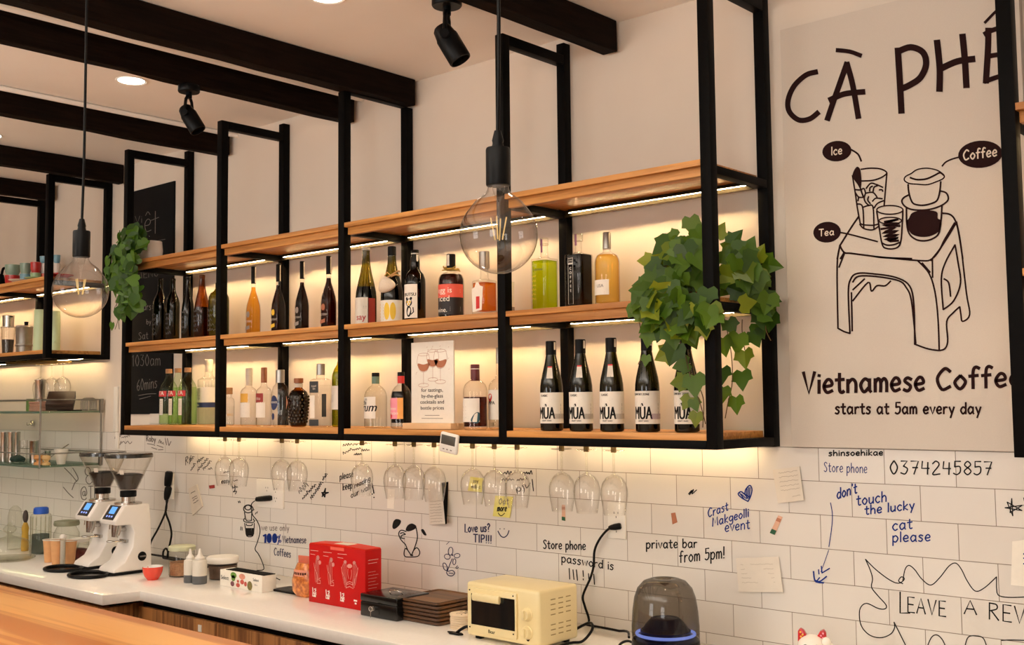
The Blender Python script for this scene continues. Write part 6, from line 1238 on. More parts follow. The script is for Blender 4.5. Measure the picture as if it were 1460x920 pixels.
    m = MB(); m.add([(.098*math.cos(q)*.98-.025, -.165+.076*math.sin(q), z) for z in (.001, .004) for q in [2*PI*k/44 for k in range(44)]], [tuple(range(43, -1, -1)), tuple(range(44, 88))]+[(k, (k+1) % 44, 44+(k+1) % 44, 44+k) for k in range(44)]); m.build('catch_tray', pbr('tray_steel', (96, 90, 84), .15, metal=.9, noise=.1), t)
    return t
grinder(-4.768, -.405, 'white coffee grinder beside the red cup'); grinder(-5.045, -.385, 'white coffee grinder beside the paper cups')
pbr('cup_red', (222, 62, 36), .25, noise=.03, coat=.4); pbr('kraft', (214, 160, 108), .75, noise=.08, nscale=40); clear('plastic_clear', (.93, .92, .89), (.62, .58, .52), gloss=.7, rough=.08); pbr('frosted', (228, 222, 212), .45, noise=.04); pbr('sauce_grey', (86, 88, 90), .4, noise=.08); pbr('milky', (216, 210, 198), .4, noise=.05)
def cup_profile(r, h): return [(.0001, 0), (r*.52, 0), (r*.55, h*.05), (r*.80, h*.30), (r*.95, h*.62), (r, h), (r*.96, h), (r*.91, h*.62), (r*.76, h*.32), (.0001, h*.14)]
x, y, r, h = meas(217.5, 829, 808, 29, ZC); t = thing('coffee_cup', 'bright red coffee cup with a white inside, on the white counter', 'cup', (x, y, ZC)); MB().lathe(cup_profile(r, h)[:6], 36, caps=False).build('cup_body', 'cup_red', t, smooth=60); MB().lathe([(r, h), (r*.965, h+.0012), (r*.91, h*.62), (r*.76, h*.32), (.0001, h*.14)], 36, caps=False).build('cup_lining', 'white_enamel', t, smooth=60)
m = MB(); m.tube(spline([(-r*.88, 0, h*.85), (-r*1.35, .0, h*.8), (-r*1.4, 0, h*.5), (-r*.85, 0, h*.35)], 4), .0035, 8); m.build('cup_handle', 'cup_red', t)
# storage jars, squeeze bottles, tub
x, y, r, h = meas(259, 824, 778, 38, ZC); t = thing('storage_jar', 'glass jar with a pale green lid and brown contents against the tiles', 'jar', (x, min(y, -.10), ZC)); MB().lathe([(.0001, 0), (r*.92, 0), (r*.95, .006), (r*.95, h*.80), (r*.90, h*.84), (.0001, h*.85)], 32).build('jar_body', 'clear_glass', t); MB().lathe([(.0001, .006), (r*.88, .006), (r*.88, h*.46), (.0001, h*.5)], 24).build('contents', pbr('grain_brown', (176, 128, 92), .8, noise=.35, nscale=120), t); MB().lathe([(.0001, h*.85), (r, h*.85), (r*1.02, h*.88), (r*1.0, h*.97), (r*.9, h), (.0001, h)], 32).build('lid', pbr('lid_sage', (190, 192, 160), .5, noise=.05), t)
for (u, v, vt, w, lb) in ((271, 832, 783, 18, 'clear squeeze bottle of grey sauce, the one nearer the glass jar'), (284.5, 834, 783, 21, 'clear squeeze bottle of grey sauce, the one nearer the printed carton')):
    x, y, r, h = meas(u, v, vt, w, ZC); t = thing('squeeze_bottle', lb, 'bottle', (x, y, ZC), 0, 'squeeze bottles'); MB().lathe([(.0001, h*.23+.0003), (r, h*.23+.0003), (r, h*.62), (r*.93, h*.67), (r*.7, h*.69), (r*.6, h*.70), (.0001, h*.70)], 28).build('bottle_body', 'milky', t); MB().lathe([(.0001, 0), (r*.95, 0), (r, .005), (r, h*.23), (.0001, h*.23)], 28).build('sauce', 'sauce_grey', t)
    MB().lathe([(.0001, h*.70), (r*.66, h*.70), (r*.66, h*.75), (r*.42, h*.80), (r*.26, h*.86), (r*.16, h), (.0001, h)], 20).build('nozzle', 'frosted', t)
x, y, r, h = meas(297, 830, 795, 46, ZC); t = thing('storage_tub', 'round tub with a white lid and dark brown contents behind the squeeze bottles', 'container', (x+.02, y+.06, ZC)); MB().lathe([(.0001, 0), (r*.84, 0), (r*.92, h*.7), (.0001, h*.72)], 32).build('tub_body', 'plastic_clear', t); MB().lathe([(.0001, .003), (r*.80, .003), (r*.87, h*.60), (.0001, h*.62)], 28).build('contents', pbr('cocoa', (104, 80, 66), .7, noise=.25, nscale=60), t); MB().lathe([(.0001, h*.72), (r*.98, h*.72), (r, h*.74), (r, h*.95), (r*.95, h), (.0001, h*.97)], 36).build('lid', 'white_plastic', t)
# paper cups and neighbours
for (u, v, vt, w, lb) in ((71, 803, 769, 21, 'brown paper cup, the one beside the tall glass jar'), (82, 806, 769, 22, 'brown paper cup partly hidden behind the clear tube'), (98, 807, 770, 23, 'brown paper cup, the one beside the jar of red contents')):
    x, y, r, h = meas(u, v, vt, w, ZC); r *= .96; t = thing('paper_cup', lb, 'cup', (x, y, ZC), 0, 'brown paper cups'); MB().lathe([(.0001, .003), (r*.72, .0), (r*.96, h*.96), (r*.92, h*.96), (r*.70, .006), (.0001, .006)], 30).build('cup_wall', 'kraft', t); MB().tube([(r*.97*math.cos(q), r*.97*math.sin(q), h*.97) for q in [2*PI*k/30 for k in range(30)]], .0028, 8, closed=True).build('rolled_rim', 'paper', t)
x, y, r, h = meas(89, 809, 762, 8.5, ZC); t = thing('plastic_tube', 'slim clear plastic tube with a rounded cap before the paper cups', 'tube', (x, y, ZC)); MB().lathe([(.0001, 0), (r, 0), (r, h*.88), (.0001, h*.88)], 20).build('tube_body', 'plastic_clear', t); MB().lathe([(.0001, .004), (r*.8, .004), (r*.8, h*.8), (.0001, h*.8)], 16).build('tube_filling', 'milky', t); MB().lathe([(.0001, h*.88), (r*1.15, h*.88), (r*1.15, h*.93), (r*.6, h*.99), (.0001, h)], 20).build('cap', 'frosted', t)
x, y, r, h = meas(112, 803, 769, 27, ZC); t = thing('glass_tub', 'clear tub of dark red contents behind the grinder foot', 'container', (x-.03, y+.02, ZC)); MB().lathe([(.0001, 0), (r*.85, 0), (r*.95, h*.85), (.0001, h*.86)], 28).build('tub_body', 'plastic_clear', t); MB().lathe([(.0001, .003), (r*.8, .003), (r*.86, h*.5), (r*.4, h*.56), (.0001, h*.5)], 24).build('contents', pbr('dried_red', (120, 42, 36), .6, noise=.5, nscale=60), t); MB().lathe([(.0001, h*.86), (r, h*.86), (r, h), (.0001, h)], 28).build('lid', 'frosted', t)
x, y, r, h = meas(89, 792, 742, 36, ZC); t = thing('storage_jar', 'round glass jar with a grey-green lid behind the paper cups', 'jar', (x, y+.02, ZC)); MB().lathe([(.0001, 0), (r*.8, 0), (r, h*.3), (r, h*.6), (r*.7, h*.82), (.0001, h*.83)], 32).build('jar_body', 'clear_glass', t); MB().lathe([(.0001, h*.83), (r*.95, h*.83), (r*1.0, h*.88), (r*.95, h*.97), (r*.3, h), (.0001, h)], 32).build('lid', pbr('lid_greygreen', (130, 130, 106), .5, noise=.06), t)
x, y, r, h = meas(52, 792, 724, 28, ZC); t = thing('storage_jar', 'tall ribbed glass jar with a bright blue lid', 'jar', (x, y+.02, ZC)); m = MB()
m.lathe([(.0001, 0), (r, 0), (r, h*.82), (r*.9, h*.86), (.0001, h*.86)], 32); m.build('jar_body', 'clear_glass', t); m = MB(); [m.tube([(r*1.0*math.cos(q), r*1.0*math.sin(q), .01), (r*1.0*math.cos(q), r*1.0*math.sin(q), h*.8)], .003, 6) for q in [2*PI*k/14 for k in range(14)]]; m.build('rib', 'clear_glass', t); MB().lathe([(.0001, .004), (r*.85, .004), (r*.85, h*.42), (.0001, h*.42)], 24).build('contents', clear('bluegrey', (.42, .46, .46), (.3, .33, .33), gloss=.1), t); MB().lathe([(.0001, h*.86), (r*.72, h*.86), (r*.76, h*.89), (r*.72, h*.98), (r*.6, h), (.0001, h)], 28).build('lid', pbr('lid_blue', (28, 84, 190), .4, noise=.04), t)
x, y, r, h = meas(13, 803, 745, 66, ZC); t = thing('cake_dome', 'glass cake dome with a round knob on a glass plate', 'cake dome', (x, y, ZC)); MB().lathe([(.0001, .0), (r*.9, .0), (r*1.08, .010), (r*1.08, .013), (r*.9, .006), (.0001, .005)], 40).build('plate', 'clear_glass', t); MB().lathe([(r*.88, .012), (r*.9, .02), (r*.88, h*.36), (r*.78, h*.50), (r*.5, h*.58), (r*.2, h*.62), (r*.10, h*.66), (r*.10, h*.70), (r*.24, h*.76), (r*.28, h*.83), (r*.2, h*.90), (r*.08, h*.95), (r*.06, h), (.0001, h)], 40, caps=False).build('dome', 'clear_glass', t)
x, y, r, h = meas(5, 788, 724, 20, ZC); t = thing('carafe', 'tall round-topped glass vessel behind the cake dome', 'carafe', (x-.05, y+.08, ZC)); MB().lathe([(.0001, 0), (r, 0), (r, h*.75), (r*.8, h*.92), (r*.3, h), (.0001, h)], 30).build('vessel', 'clear_glass', t)
x, y, r, h = meas(22, 788, 728, 11, ZC); t = thing('figurine', 'small yellow-robed figurine with a dark head beside the blue-lidded jar', 'figurine', (x, y+.05, ZC)); MB().lathe([(.0001, 0), (r*.9, 0), (r, h*.1), (r*.8, h*.45), (r*.95, h*.55), (r*.5, h*.68), (.0001, h*.7)], 20).build('robe', pbr('robe_yellow', (186, 146, 40), .6, noise=.2), t); m = MB(); m.ellipsoid((0, 0, h*.83), r*.75, r*.7, h*.16, 16, 10); m.build('head', pbr('dark_hair', (58, 46, 42), .6, noise=.2), t)

# ================================================================ glass wall shelf with rails
gx0, gx1, gy0 = -7.6, -5.755, -.355
shelf = thing('glass_shelf', 'two-tier glass wall shelf on slim steel rails beside the grinders', 'wall shelf', (gx1, 0, R(-.33)))
def G(mb, x0, x1, y0, y1, z0, z1): return mb.box(x0-gx1, x1-gx1, y0, y1, z0-R(-.33), z1-R(-.33))
clear('shelf_glass', (.80, .90, .84), (.26, .44, .36), gloss=.8); pbr('glass_edge', (62, 96, 82), .2, noise=.1, coat=.3)
G1, G2 = R(-.030), R(-.318); SURF += [G1, G2]
for z in (G1, G2):
    m = MB(); G(m, gx0, gx1-.001, gy0+.004, -.004, z-.010, z-.0005); o = m.build('glass_pane', 'shelf_glass', shelf, bevel=.001); m = MB(); G(m, gx0, gx1, gy0, gy0+.0038, z-.011, z); m.build('polished_edge', 'glass_edge', o)
for z, y in ((G1, gy0+.004), (G1, -.012), (G2, gy0+.004), (G2, -.012)):
    m = MB(); m.tube([(gx0-gx1, y, z+.062-R(-.33)), (0, y, z+.062-R(-.33))], .0035, 8); m.build('rail', 'dull_steel', shelf)
for z in (G1, G2):
    m = MB(); m.tube([(-.002, gy0+.004, z+.062-R(-.33)), (-.002, -.012, z+.062-R(-.33))], .0035, 8); m.build('rail', 'dull_steel', shelf); m = MB(); G(m, gx1-.012, gx1+.006, -.02, -.0005, z-.012, z+.066); m.build('end_bracket', 'dull_steel', shelf, bevel=.002)
for y in (gy0+.004, -.010):
    m = MB(); m.tube([(-.004, y, G2-R(-.33)-.015), (-.004, y, G1-R(-.33)+.062)], .005, 8); m.build('upright', 'dull_steel', shelf)
def tumbler(u, vb, vt, w, z, y, label, mat='steel', taper=.8, name='shaker_tin', cat='cup', grp=None):
    x, y, r, h = meas(u, vb, vt, w, z, y); t = thing(name, label, cat, (x, y, z), 0, grp); MB().lathe([(.0001, 0), (r*taper, 0), (r*taper, .003), (r, h*.97), (r*1.03, h*.98), (r*1.02, h), (r*.96, h), (r*taper*.94, .006), (.0001, .006)], 28).build('tin_wall', mat, t, smooth=50); return t
tumbler(56.5, 584, 541.6, 15, G1, -.22, 'tall steel shaker tin on the upper glass tier', taper=.78)
x, y, r, h = meas(43.5, 584, 569, 12, G1, -.22); t = thing('mug', 'small green mug on the upper glass tier', 'mug', (x, y, G1)); MB().lathe([(.0001, 0), (r*.9, 0), (r, .004), (r, h), (r*.9, h), (r*.88, .006), (.0001, .006)], 26).build('mug_body', pbr('mug_green', (96, 128, 62), .4, noise=.05), t); m = MB(); m.tube(spline([(-r*.95, 0, h*.85), (-r*1.6, 0, h*.8), (-r*1.6, 0, h*.25), (-r*.95, 0, h*.2)], 4), .004, 8); m.build('mug_handle', 'frosted', t)
t = thing('menu_stack', 'pile of pinkish-brown wooden menu boards on the upper glass tier', 'boards', (*on_y(64, 578, -.24)[:2], G1)); m = MB(); zz = 0
pbr('board_pink', (170, 128, 106), .6, noise=.15, nscale=20); pbr('board_dark', (58, 38, 28), .55, noise=.2, nscale=20)
t['label'] = 'lowest pinkish-brown board of the short pile on the upper glass tier'; t.name = 'menu_board'; t['group'] = 'piled menu boards'; box(-.062, .062, -.06, .06, 0, .013).build('board', 'board_pink', t, bevel=.002)
for k, lb in enumerate(('second pinkish-brown board of the short pile on the upper glass tier', 'third pinkish-brown board of the short pile on the upper glass tier', 'topmost pinkish-brown board of the short pile on the upper glass tier')): dup(t, (t.location[0]+.006*(k % 2)-.003, t.location[1], G1+.0135*(k+1)), lb, .04*(k-1))
bx, by = on_y(95, 572, -.24)[:2]; fr_ = Matrix.Rotation(1.0, 3, 'Z') @ Matrix.Rotation(-1.05, 3, 'X'); fn_ = fr_ @ Vector((0, 1, 0))
for k in range(2):
    q = Vector((bx-.100, by+.01, G1+.0125))-fn_*(.0215*k); q.z = max(q.z, G1+.0125) if k == 0 else q.z
    t = thing('menu_folder', ('dark brown menu folder leaning back on the glass tier, the front one', 'dark brown menu folder leaning back on the glass tier, the one behind')[k], 'menu', q); o = MB().box(-.070, .070, -.010, .010, 0, .140).build('cover', 'board_dark', t, bevel=.003); o.rotation_euler = (-1.05, 0, 1.0)
m = MB(); t = thing('wire_rack', 'small wire rack on the end of the upper glass tier', 'rack', (-5.808, -.058, G1))
for k in range(6): m.tube(spline([(-.036+.0144*k, -.025, 0.0025), (-.036+.0144*k, -.025, .055), (-.036+.0144*k, 0, .070), (-.036+.0144*k, .025, .055), (-.036+.0144*k, .025, .0025)], 3), .002, 6)
m.build('wire_hoop', 'dull_steel', t); m = MB(); [m.tube([(-.04, b, .004), (.04, b, .004)], .0025, 6) for b in (-.025, .025)]; m.build('base_wire', 'dull_steel', t)
t = thing('slate_tray', 'flat black tray lying on the end of the upper glass tier', 'tray', (-5.83, -.16, G1)); box(-.05, .06, -.045, .045, 0, .006).build('tray_plate', 'matte_black', t, bevel=.002)
for (u, vb, vt, w, y, lb, tp) in ((5, 657, 616, 9.5, -.25, 'steel shaker tin on the lower glass tier, nearest the picture edge', .85), (15.5, 658, 616, 9.5, -.25, 'steel shaker tin on the lower glass tier, second along', .85), (24, 650, 616, 8.5, -.12, 'steel shaker tin on the lower glass tier, set back by the tiles', .9), (48.5, 659.5, 628.5, 13, -.22, 'shorter steel tin on the lower glass tier behind the front upright', .9)):
    tumbler(u, vb, vt, w, G2, y, lb, taper=tp, grp='shaker tins on the lower glass tier')
t = tumbler(68, 655, 643, 9, G2, -.14, 'small steel jigger between the wooden tampers and the white mug', taper=.7, name='jigger')
x, y, r, h = meas(33, 654, 628, 12, G2, -.18); t = thing('measuring_glass', 'small clear glass among the steel tins', 'glass', (x, y, G2)); MB().lathe([(.0001, 0), (r*.9, 0), (r, h), (r*.92, h), (r*.84, .005), (.0001, .005)], 24).build('glass_wall', 'thin_glass', t)
t = thing('cloth', 'folded dark green cloth before the steel tins', 'cloth', (*on_y(25, 658, -.28)[:2], G2)); m = MB(); m.ellipsoid((0, 0, .021), .065, .035, .02, 24, 10, z0=-.7); rnd = random.Random(1); m.v = [(a, b, c+.003*math.sin(a*160)+.002*math.sin(b*220)) for a, b, c in m.v]; m.build('cloth_body', pbr('cloth_green', (24, 48, 40), .9, noise=.3, nscale=40), t)
for u, s, lb, mt in ((56, .030, 'round wooden tamper handle on the lower glass tier, the larger', 'orange_wood'), (66, .022, 'round wooden tamper handle on the lower glass tier, the smaller', 'pale_wood2')):
    pbr('orange_wood', (206, 146, 84), .4, noise=.12, nscale=30); pbr('pale_wood2', (222, 184, 126), .4, noise=.12, nscale=30)
    t = thing('tamper', lb, 'tamper', (*on_y(u, 660, -.29)[:2], G2)); MB().lathe([(.0001, 0), (s*.95, 0), (s*.95, .012), (s*.5, .016), (s*.5, .022), (s, .034), (s*.9, .05), (.0001, .056)], 24).build('handle', mt, t)
x, y, r, h = meas(87, 660, 641, 20, G2, -.2); t = thing('mug', 'white cone-shaped mug on the end of the lower glass tier', 'mug', (x, y, G2)); MB().lathe([(.0001, 0), (r*.55, 0), (r, h), (r*.94, h), (r*.5, .006), (.0001, .006)], 28).build('mug_body', 'frosted', t)
t = thing('hand_whisk', 'metal fork-like utensil propped on the lower glass tier', 'utensil', (*on_y(61, 662, -.235)[:2], G2)); m = MB(); m.tube(spline([(0, 0, .006), (.005, .02, .02), (-.01, .10, .07), (-.03, .16, .10)], 4), .003, 6); m.tube(spline([(0, 0, .007), (-.02, -.02, .007), (-.035, -.01, .014), (-.02, 0, .022)], 4), .004, 6); m.build('utensil_shaft', 'dull_steel', t)
tx = on_y(250/5.41, 500+560/5.41, 0); t = thing('wall_hook', 'small round chrome hook on the tiles between the glass tiers', 'hook', (tx[0], -.0005, tx[2])); o = MB().lathe([(.0001, 0), (.018, 0), (.016, .008), (.0001, .010)], 20).build('hook_plate', 'steel', t); o.rotation_euler = (PI/2, 0, 0); m = MB(); m.tube(spline([(0, -.008, -.004), (0, -.03, -.012), (0, -.034, .006)], 4), .003, 6); m.build('hook_pin', 'steel', t)

# ================================================================ on the shorter shelving
YS = -.24
pbr('mint', (188, 210, 172), .4, noise=.03); pbr('cup_teal', (140, 166, 150), .35, noise=.04, coat=.3); pbr('cup_blue', (120, 170, 190), .35, noise=.04, coat=.3); pbr('cup_green', (158, 190, 140), .35, noise=.04, coat=.3); pbr('cup_white', (236, 226, 216), .35, noise=.02, coat=.3); pbr('saucer_orange', (222, 90, 50), .35, noise=.04, coat=.3); pbr('cup_crimson', (190, 36, 34), .35, noise=.04, coat=.3)
x, y, r, h = meas(56.5, 500, 442, 17.5, ZM, YS); t = thing('canister', 'tall pale mint canister, the one beside the metal pot', 'canister', (x, y, ZM), 0, 'mint canisters'); MB().lathe([(.0001, 0), (r*1.05, 0), (r*1.05, .004), (r*.95, h*.98), (r*.9, h), (.0001, h)], 28).build('canister_body', 'mint', t)
x, y, r, h = meas(78, 500, 444, 14, ZM, -.17); t = thing('canister', 'tall pale mint canister with a spout, next to the end post', 'canister', (x, y, ZM), 0, 'mint canisters'); MB().lathe([(.0001, 0), (r*1.05, 0), (r*1.05, .004), (r*.95, h*.98), (r*.9, h), (.0001, h)], 28).build('canister_body', 'mint', t); m = MB(); m.tube([(r*.9, -.01, h*.25), (r*1.25, -.012, h*.25)], .008, 10); m.build('spout', 'mint', t)
x, y, r, h = meas(34, 500, 464, 24, ZM, YS); t = thing('metal_pot', 'short aluminium pot with a black knob on the short unit plank', 'pot', (x, y, ZM)); t['label'] = 'short aluminium pot with a black knob beside the mint canister'; MB().lathe([(.0001, 0), (r*.85, 0), (r*.9, h*.25), (r*1.0, h*.27), (r*1.0, h*.30), (r*.92, h*.32), (r*.96, h*.9), (r, h*.92), (r*.9, h*.98), (.0001, h)], 30).build('pot_body', 'dull_steel', t); m = MB(); m.lathe([(.0001, h), (.010, h), (.012, h+.022), (.0001, h+.024)], 14, c=(r*.5, 0, -.004)); m.build('lid_knob', 'black_plastic', t)
x, y, r, h = meas(11, 501, 467, 20, ZM, YS); t = thing('drinking_glass', 'tall glass of coffee under a steel drip filter', 'glass', (x, y, ZM)); MB().lathe([(.0001, 0), (r*.75, 0), (r, h), (r*.94, h), (r*.7, .006), (.0001, .006)], 26).build('glass_wall', 'thin_glass', t); MB().lathe([(.0001, .007), (r*.69, .007), (r*.80, h*.55), (.0001, h*.55)], 24).build('coffee', 'bean_brown', t); f = thing('drip_filter', 'steel drip filter standing on the glass of coffee', 'coffee filter', (x, y, ZM+h)); MB().lathe([(.0001, .0005), (r*1.05, .0005), (r*1.05, .003), (r*.75, .004), (r*.8, h*.42), (r*.84, h*.43), (.0001, h*.44)], 26).build('filter_cup', 'steel', f); box(r*.6, r*1.0, -.008, .008, h*.36, h*.40).build('lid_tab', 'black_plastic', f)
def cup(u, v, vt, w, y, z, mat, label, saucer=False):
    x, y, r, h = meas(u, v, vt, w, z, y); t = thing('coffee_cup', label, 'cup', (x, y, z), 0, 'stacked coloured cups'); MB().lathe([(.0001, .002), (r*.55, .0), (r*.62, h*.06), (r*.92, h*.40), (r, h)], 28, caps=False).build('cup_body', mat, t, smooth=60); MB().lathe([(r, h), (r*.95, h+.001), (r*.87, h*.42), (.0001, h*.15)], 28, caps=False).build('cup_lining', 'cup_white', t, smooth=60); return t, (x, y, z+h)
def on5(u, v): return (u/5.41, 230+v/5.41)
def stack(u, y, w, rows, vs):
    z = ZT
    for (mat, lb), (v0, v1) in zip(rows, vs):
        x, yy, r, h = meas(u, v0, v1, w, z, y)
        h = max(.045, min(.07, h)); t = thing('coffee_cup', lb, 'cup', (x, yy, z), random.uniform(0, .2), 'stacked coloured cups'); MB().lathe([(.0001, .002), (r*.62, .0), (r*.68, h*.08), (r*.94, h*.42), (r, h)], 28, caps=False).build('cup_body', mat, t, smooth=60); MB().lathe([(r, h), (r*.95, h+.001), (r*.87, h*.42), (.0001, h*.15)], 28, caps=False).build('cup_lining', 'cup_white', t, smooth=60); z += h*.88+.0015
stack(18, -.22, 21, [('cup_crimson', 'red cup under a grey-green cup on the short unit'), ('cup_teal', 'grey-green cup on top of the red cup')], [(397, 386), (386, 375)])
stack(36.5, -.20, 15.5, [('cup_blue', 'pale blue cup under a sage cup'), ('cup_teal', 'sage cup on top of the pale blue cup')], [(393, 382), (382, 373)])
stack(51, -.18, 14.5, [('cup_green', 'light green cup under a red cup'), ('cup_crimson', 'red cup on top of the light green cup')], [(389, 379), (379, 369)])
stack(63.5, -.13, 13, [('saucer_orange', 'orange cup at the bottom of the pile by the front post'), ('cup_white', 'white cup in the middle of the pile by the front post'), ('cup_blue', 'blue cup on top of the pile by the front post')], [(391, 386), (386, 376), (376, 366)])
stack(81, -.10, 9.5, [('cup_crimson', 'red cup at the bottom of the pile behind the big bulb'), ('cup_white', 'pale pink cup in the middle of the pile behind the bulb'), ('cup_blue', 'blue cup on top of the pile behind the bulb')], [(391, 386), (386, 376), (376, 364)])
for (u, y, r, mt, lb) in ((29, -.30, .062, 'cup_white', 'white saucer at the plank front under the cups'), (51, -.285, .060, 'cup_green', 'pale green saucer at the plank front under the cups'), (88, -.25, .062, 'cup_crimson', 'red saucer beside the end post')):
    q = on_y(u, 392, y); t = thing('saucer', lb, 'saucer', (q[0], y, ZT+.0), 0, 'saucers'); MB().lathe([(.0001, .001), (r*.5, 0), (r*.55, .003), (r, .014), (r*.98, .016), (r*.5, .007), (.0001, .006)], 30).build('saucer_dish', mt, t)
q = on_y(2, 390, -.2); t = thing('kettle', 'black gooseneck kettle at the picture edge on the short unit', 'kettle', (q[0]-.10, -.2, ZT)); MB().lathe([(.0001, 0), (.07, 0), (.072, .01), (.055, .10), (.05, .105), (.0001, .115)], 30).build('kettle_body', 'matte_black', t); m = MB(); m.tube(spline([(.06, 0, .03), (.10, 0, .04), (.105, 0, .09), (.12, 0, .125), (.145, 0, .13)], 5), [.008]*21, 8); m.build('spout', 'matte_black', t); m = MB(); m.tube(spline([(-.05, 0, .10), (-.10, 0, .10), (-.11, 0, .04), (-.075, 0, .02)], 4), .006, 8); m.build('handle', 'matte_black', t)

# ================================================================ marker writing on the tiles: marks of the wall itself
def ink(name, label, mat, draw, w=1.0):
    m = MB(); draw(m); o = m.build(name, mat, wall, smooth=0); note(o, label); return o
def L(mb, fr, text, a, b, cap, w=1.15): letter(mb, text, fr([a])[0], fr([b])[0], -cap/FS[fr], w*1.4, TW)
def S(mb, fr, pts, w=1.1, k=5, closed=False):
    q = fr(pts)
    if k == 0 and not closed and len(q) > 2:          # sharp corners: separate pen strokes
        for c, d_ in zip(q, q[1:]): stroke(mb, [c, d_], w*1.35, TW)
    else: stroke(mb, spline(q, k, closed) if k else q, w*1.35, TW, closed and not k)
def X(mb, fr, a, b, cap, w=.9, n=4, seed=1, up=False):
    A, B = fr([a])[0], fr([b])[0]; scrawl(mb, A, B, (-cap/FS[fr]) if up else cap/FS[fr], w*1.0, TW, n, seed, up)
FS = {}
def F(x0, y0, s):
    f = frame(x0, y0, s); FS[f] = s; return f
g1, g2, g4, g5, g6, g7, g8, g9 = F(230, 620, 4.183), F(480, 620, 4.183), F(640, 740, 3.842), F(740, 640, 4.056), F(1040, 620, 3.067), F(420, 620, 8.364), F(340, 670, 7.08), F(150, 600, 11.5)
g10, g11, g12, g13 = F(0, 640, 5.11), F(250, 630, 8.36), F(600, 640, 7.667), F(1400, 640, 3.286)
def d(m):
    X(m, g9, (165, 300), (270, 250), -60, 1.0, 4, 1); X(m, g9, (270, 290), (400, 262), -40, .8, 4, 2); S(m, g9, [(180, 400), (210, 340), (240, 395), (265, 340)], .8); S(m, g9, [(270, 370), (305, 340), (335, 375), (370, 335), (405, 380), (440, 345)], .7)
    L(m, g9, 'Roby', (672, 335), (830, 350), 90, .8); X(m, g9, (870, 375), (960, 390), -70, .8, 3, 5); S(m, g9, [(985, 290), (1010, 400)], .8); S(m, g9, [(1020, 290), (1045, 400)], .8); S(m, g9, [(1080, 340), (1045, 410)], .8); S(m, g9, [(690, 378), (760, 388), (815, 404)], .8); S(m, g9, [(850, 405), (950, 440)], .8); S(m, g9, [(760, 440), (850, 470)], .8); S(m, g9, [(870, 478), (950, 475)], .8)
ink('marker_writing', 'black scribbles just under the chalkboard end of the shelf', 'ink_grey', d)
def d(m):
    S(m, g10, [(470, 140), (520, 190), (560, 240)], .9); S(m, g10, [(530, 140), (570, 215), (545, 250), (525, 300)], .9); S(m, g10, [(462, 280), (500, 325), (535, 357)], .9); S(m, g10, ell(640, 165, 20, 30, 14), .9, 0, True); S(m, g10, ell(650, 225, 24, 32, 14), .9, 0, True); L(m, g10, '@Thi', (585, 368), (735, 368), 95, .9); X(m, g10, (320/1.06, 0+30), (330, 20), 20, .7, 2, 2)
ink('marker_writing', 'grey marker writing behind the coffee grinders', 'ink_grey', d)
def d(m):
    L(m, g11, 'Ry', (118, 285), (190, 215), 90, .6); X(m, g11, (185, 240), (225, 180), -28, .8, 3, 1); X(m, g11, (190, 350), (245, 268), -26, .9, 4, 2); X(m, g11, (270, 255), (345, 190), -30, .9, 4, 3); X(m, g11, (270, 350), (395, 205), -26, .9, 7, 4); X(m, g11, (340, 340), (430, 235), -26, .9, 5, 5); X(m, g11, (390, 335), (440, 330), -26, .8, 2, 6)
    X(m, g11, (575, 375), (645, 362), -24, .8, 4, 7); L(m, g11, 'easy', (548, 500), (650, 490), 55, .8); X(m, g11, (685, 475), (745, 465), -20, .8, 3, 8); X(m, g11, (680, 560), (745, 545), -35, .8, 4, 9); S(m, g11, [(705, 500), (712, 570), (690, 600), (730, 590), (715, 625)], .8); S(m, g11, [(750, 710), (757, 730)], .8); S(m, g11, [(768, 705), (776, 728)], .8)
ink('marker_writing', 'slanting black scribble around the first pair of wine glasses', 'ink', d)
def d(m):
    for e in ((97, 382, 30, 24), (100, 395, 48, 40)): S(m, g8, ell(*e, 16), 1.1, 0, True)
    S(m, g8, [(62, 430), (75, 500), (95, 518), (130, 515)], 1.0); S(m, g8, [(135, 430), (130, 515)], 1.1); S(m, g8, [(60, 490), (55, 520), (110, 535), (160, 525), (150, 495)], 1.0); S(m, g8, [(62, 540), (72, 600), (85, 670), (145, 668), (158, 590), (160, 540)], 1.0, 3); S(m, g8, [(80, 545), (85, 562), (135, 562), (140, 545)], 1.0, 3)
    for k in range(7): S(m, g8, [(78+k*12, 592), (84+k*10, 665)], 1.3, 0)
    S(m, g8, [(130, 375), (150, 390), (145, 408), (160, 402)], .8); S(m, g8, [(170, 450), (178, 432)], .8, 0); S(m, g8, [(186, 440), (192, 422)], .8, 0); S(m, g8, [(25, 575), (22, 610)], .7, 0); S(m, g8, [(38, 580), (38, 612)], .7, 0); S(m, g8, [(2, 320), (6, 332)], .8, 0); S(m, g8, [(14, 318), (18, 330)], .8, 0)
ink('marker_drawing', 'black doodle of a coffee dripper beside the charger', 'ink', d)
def d(m): L(m, g8, 'we use only', (232, 612), (512, 618), 62, .6)
ink('marker_writing', 'thin grey line of writing reading we use only', 'ink_grey', d)
def d(m):
    for k in range(3): S(m, g8, [(250+k*3, 668), (272+k*3, 655), (268+k*3, 735)], 1.5, 0)
    for c_ in (310, 366):
        for q in range(4): S(m, g8, ell(c_, 692, 20-q*5, 44-q*8, 14), 1.4, 0, True)
    S(m, g8, [(422, 655), (398, 755)], 1.0, 0); S(m, g8, ell(402, 680, 8, 10, 8), .9, 0, True); S(m, g8, ell(420, 722, 9, 11, 8), .9, 0, True)
ink('marker_writing', 'thick blue figure one hundred per cent', 'ink_blue', d)
def d(m): L(m, g8, 'Vietnamese', (445, 738), (685, 742), 70, .7); L(m, g8, 'Coffees', (358, 862), (530, 888), 75, .75)
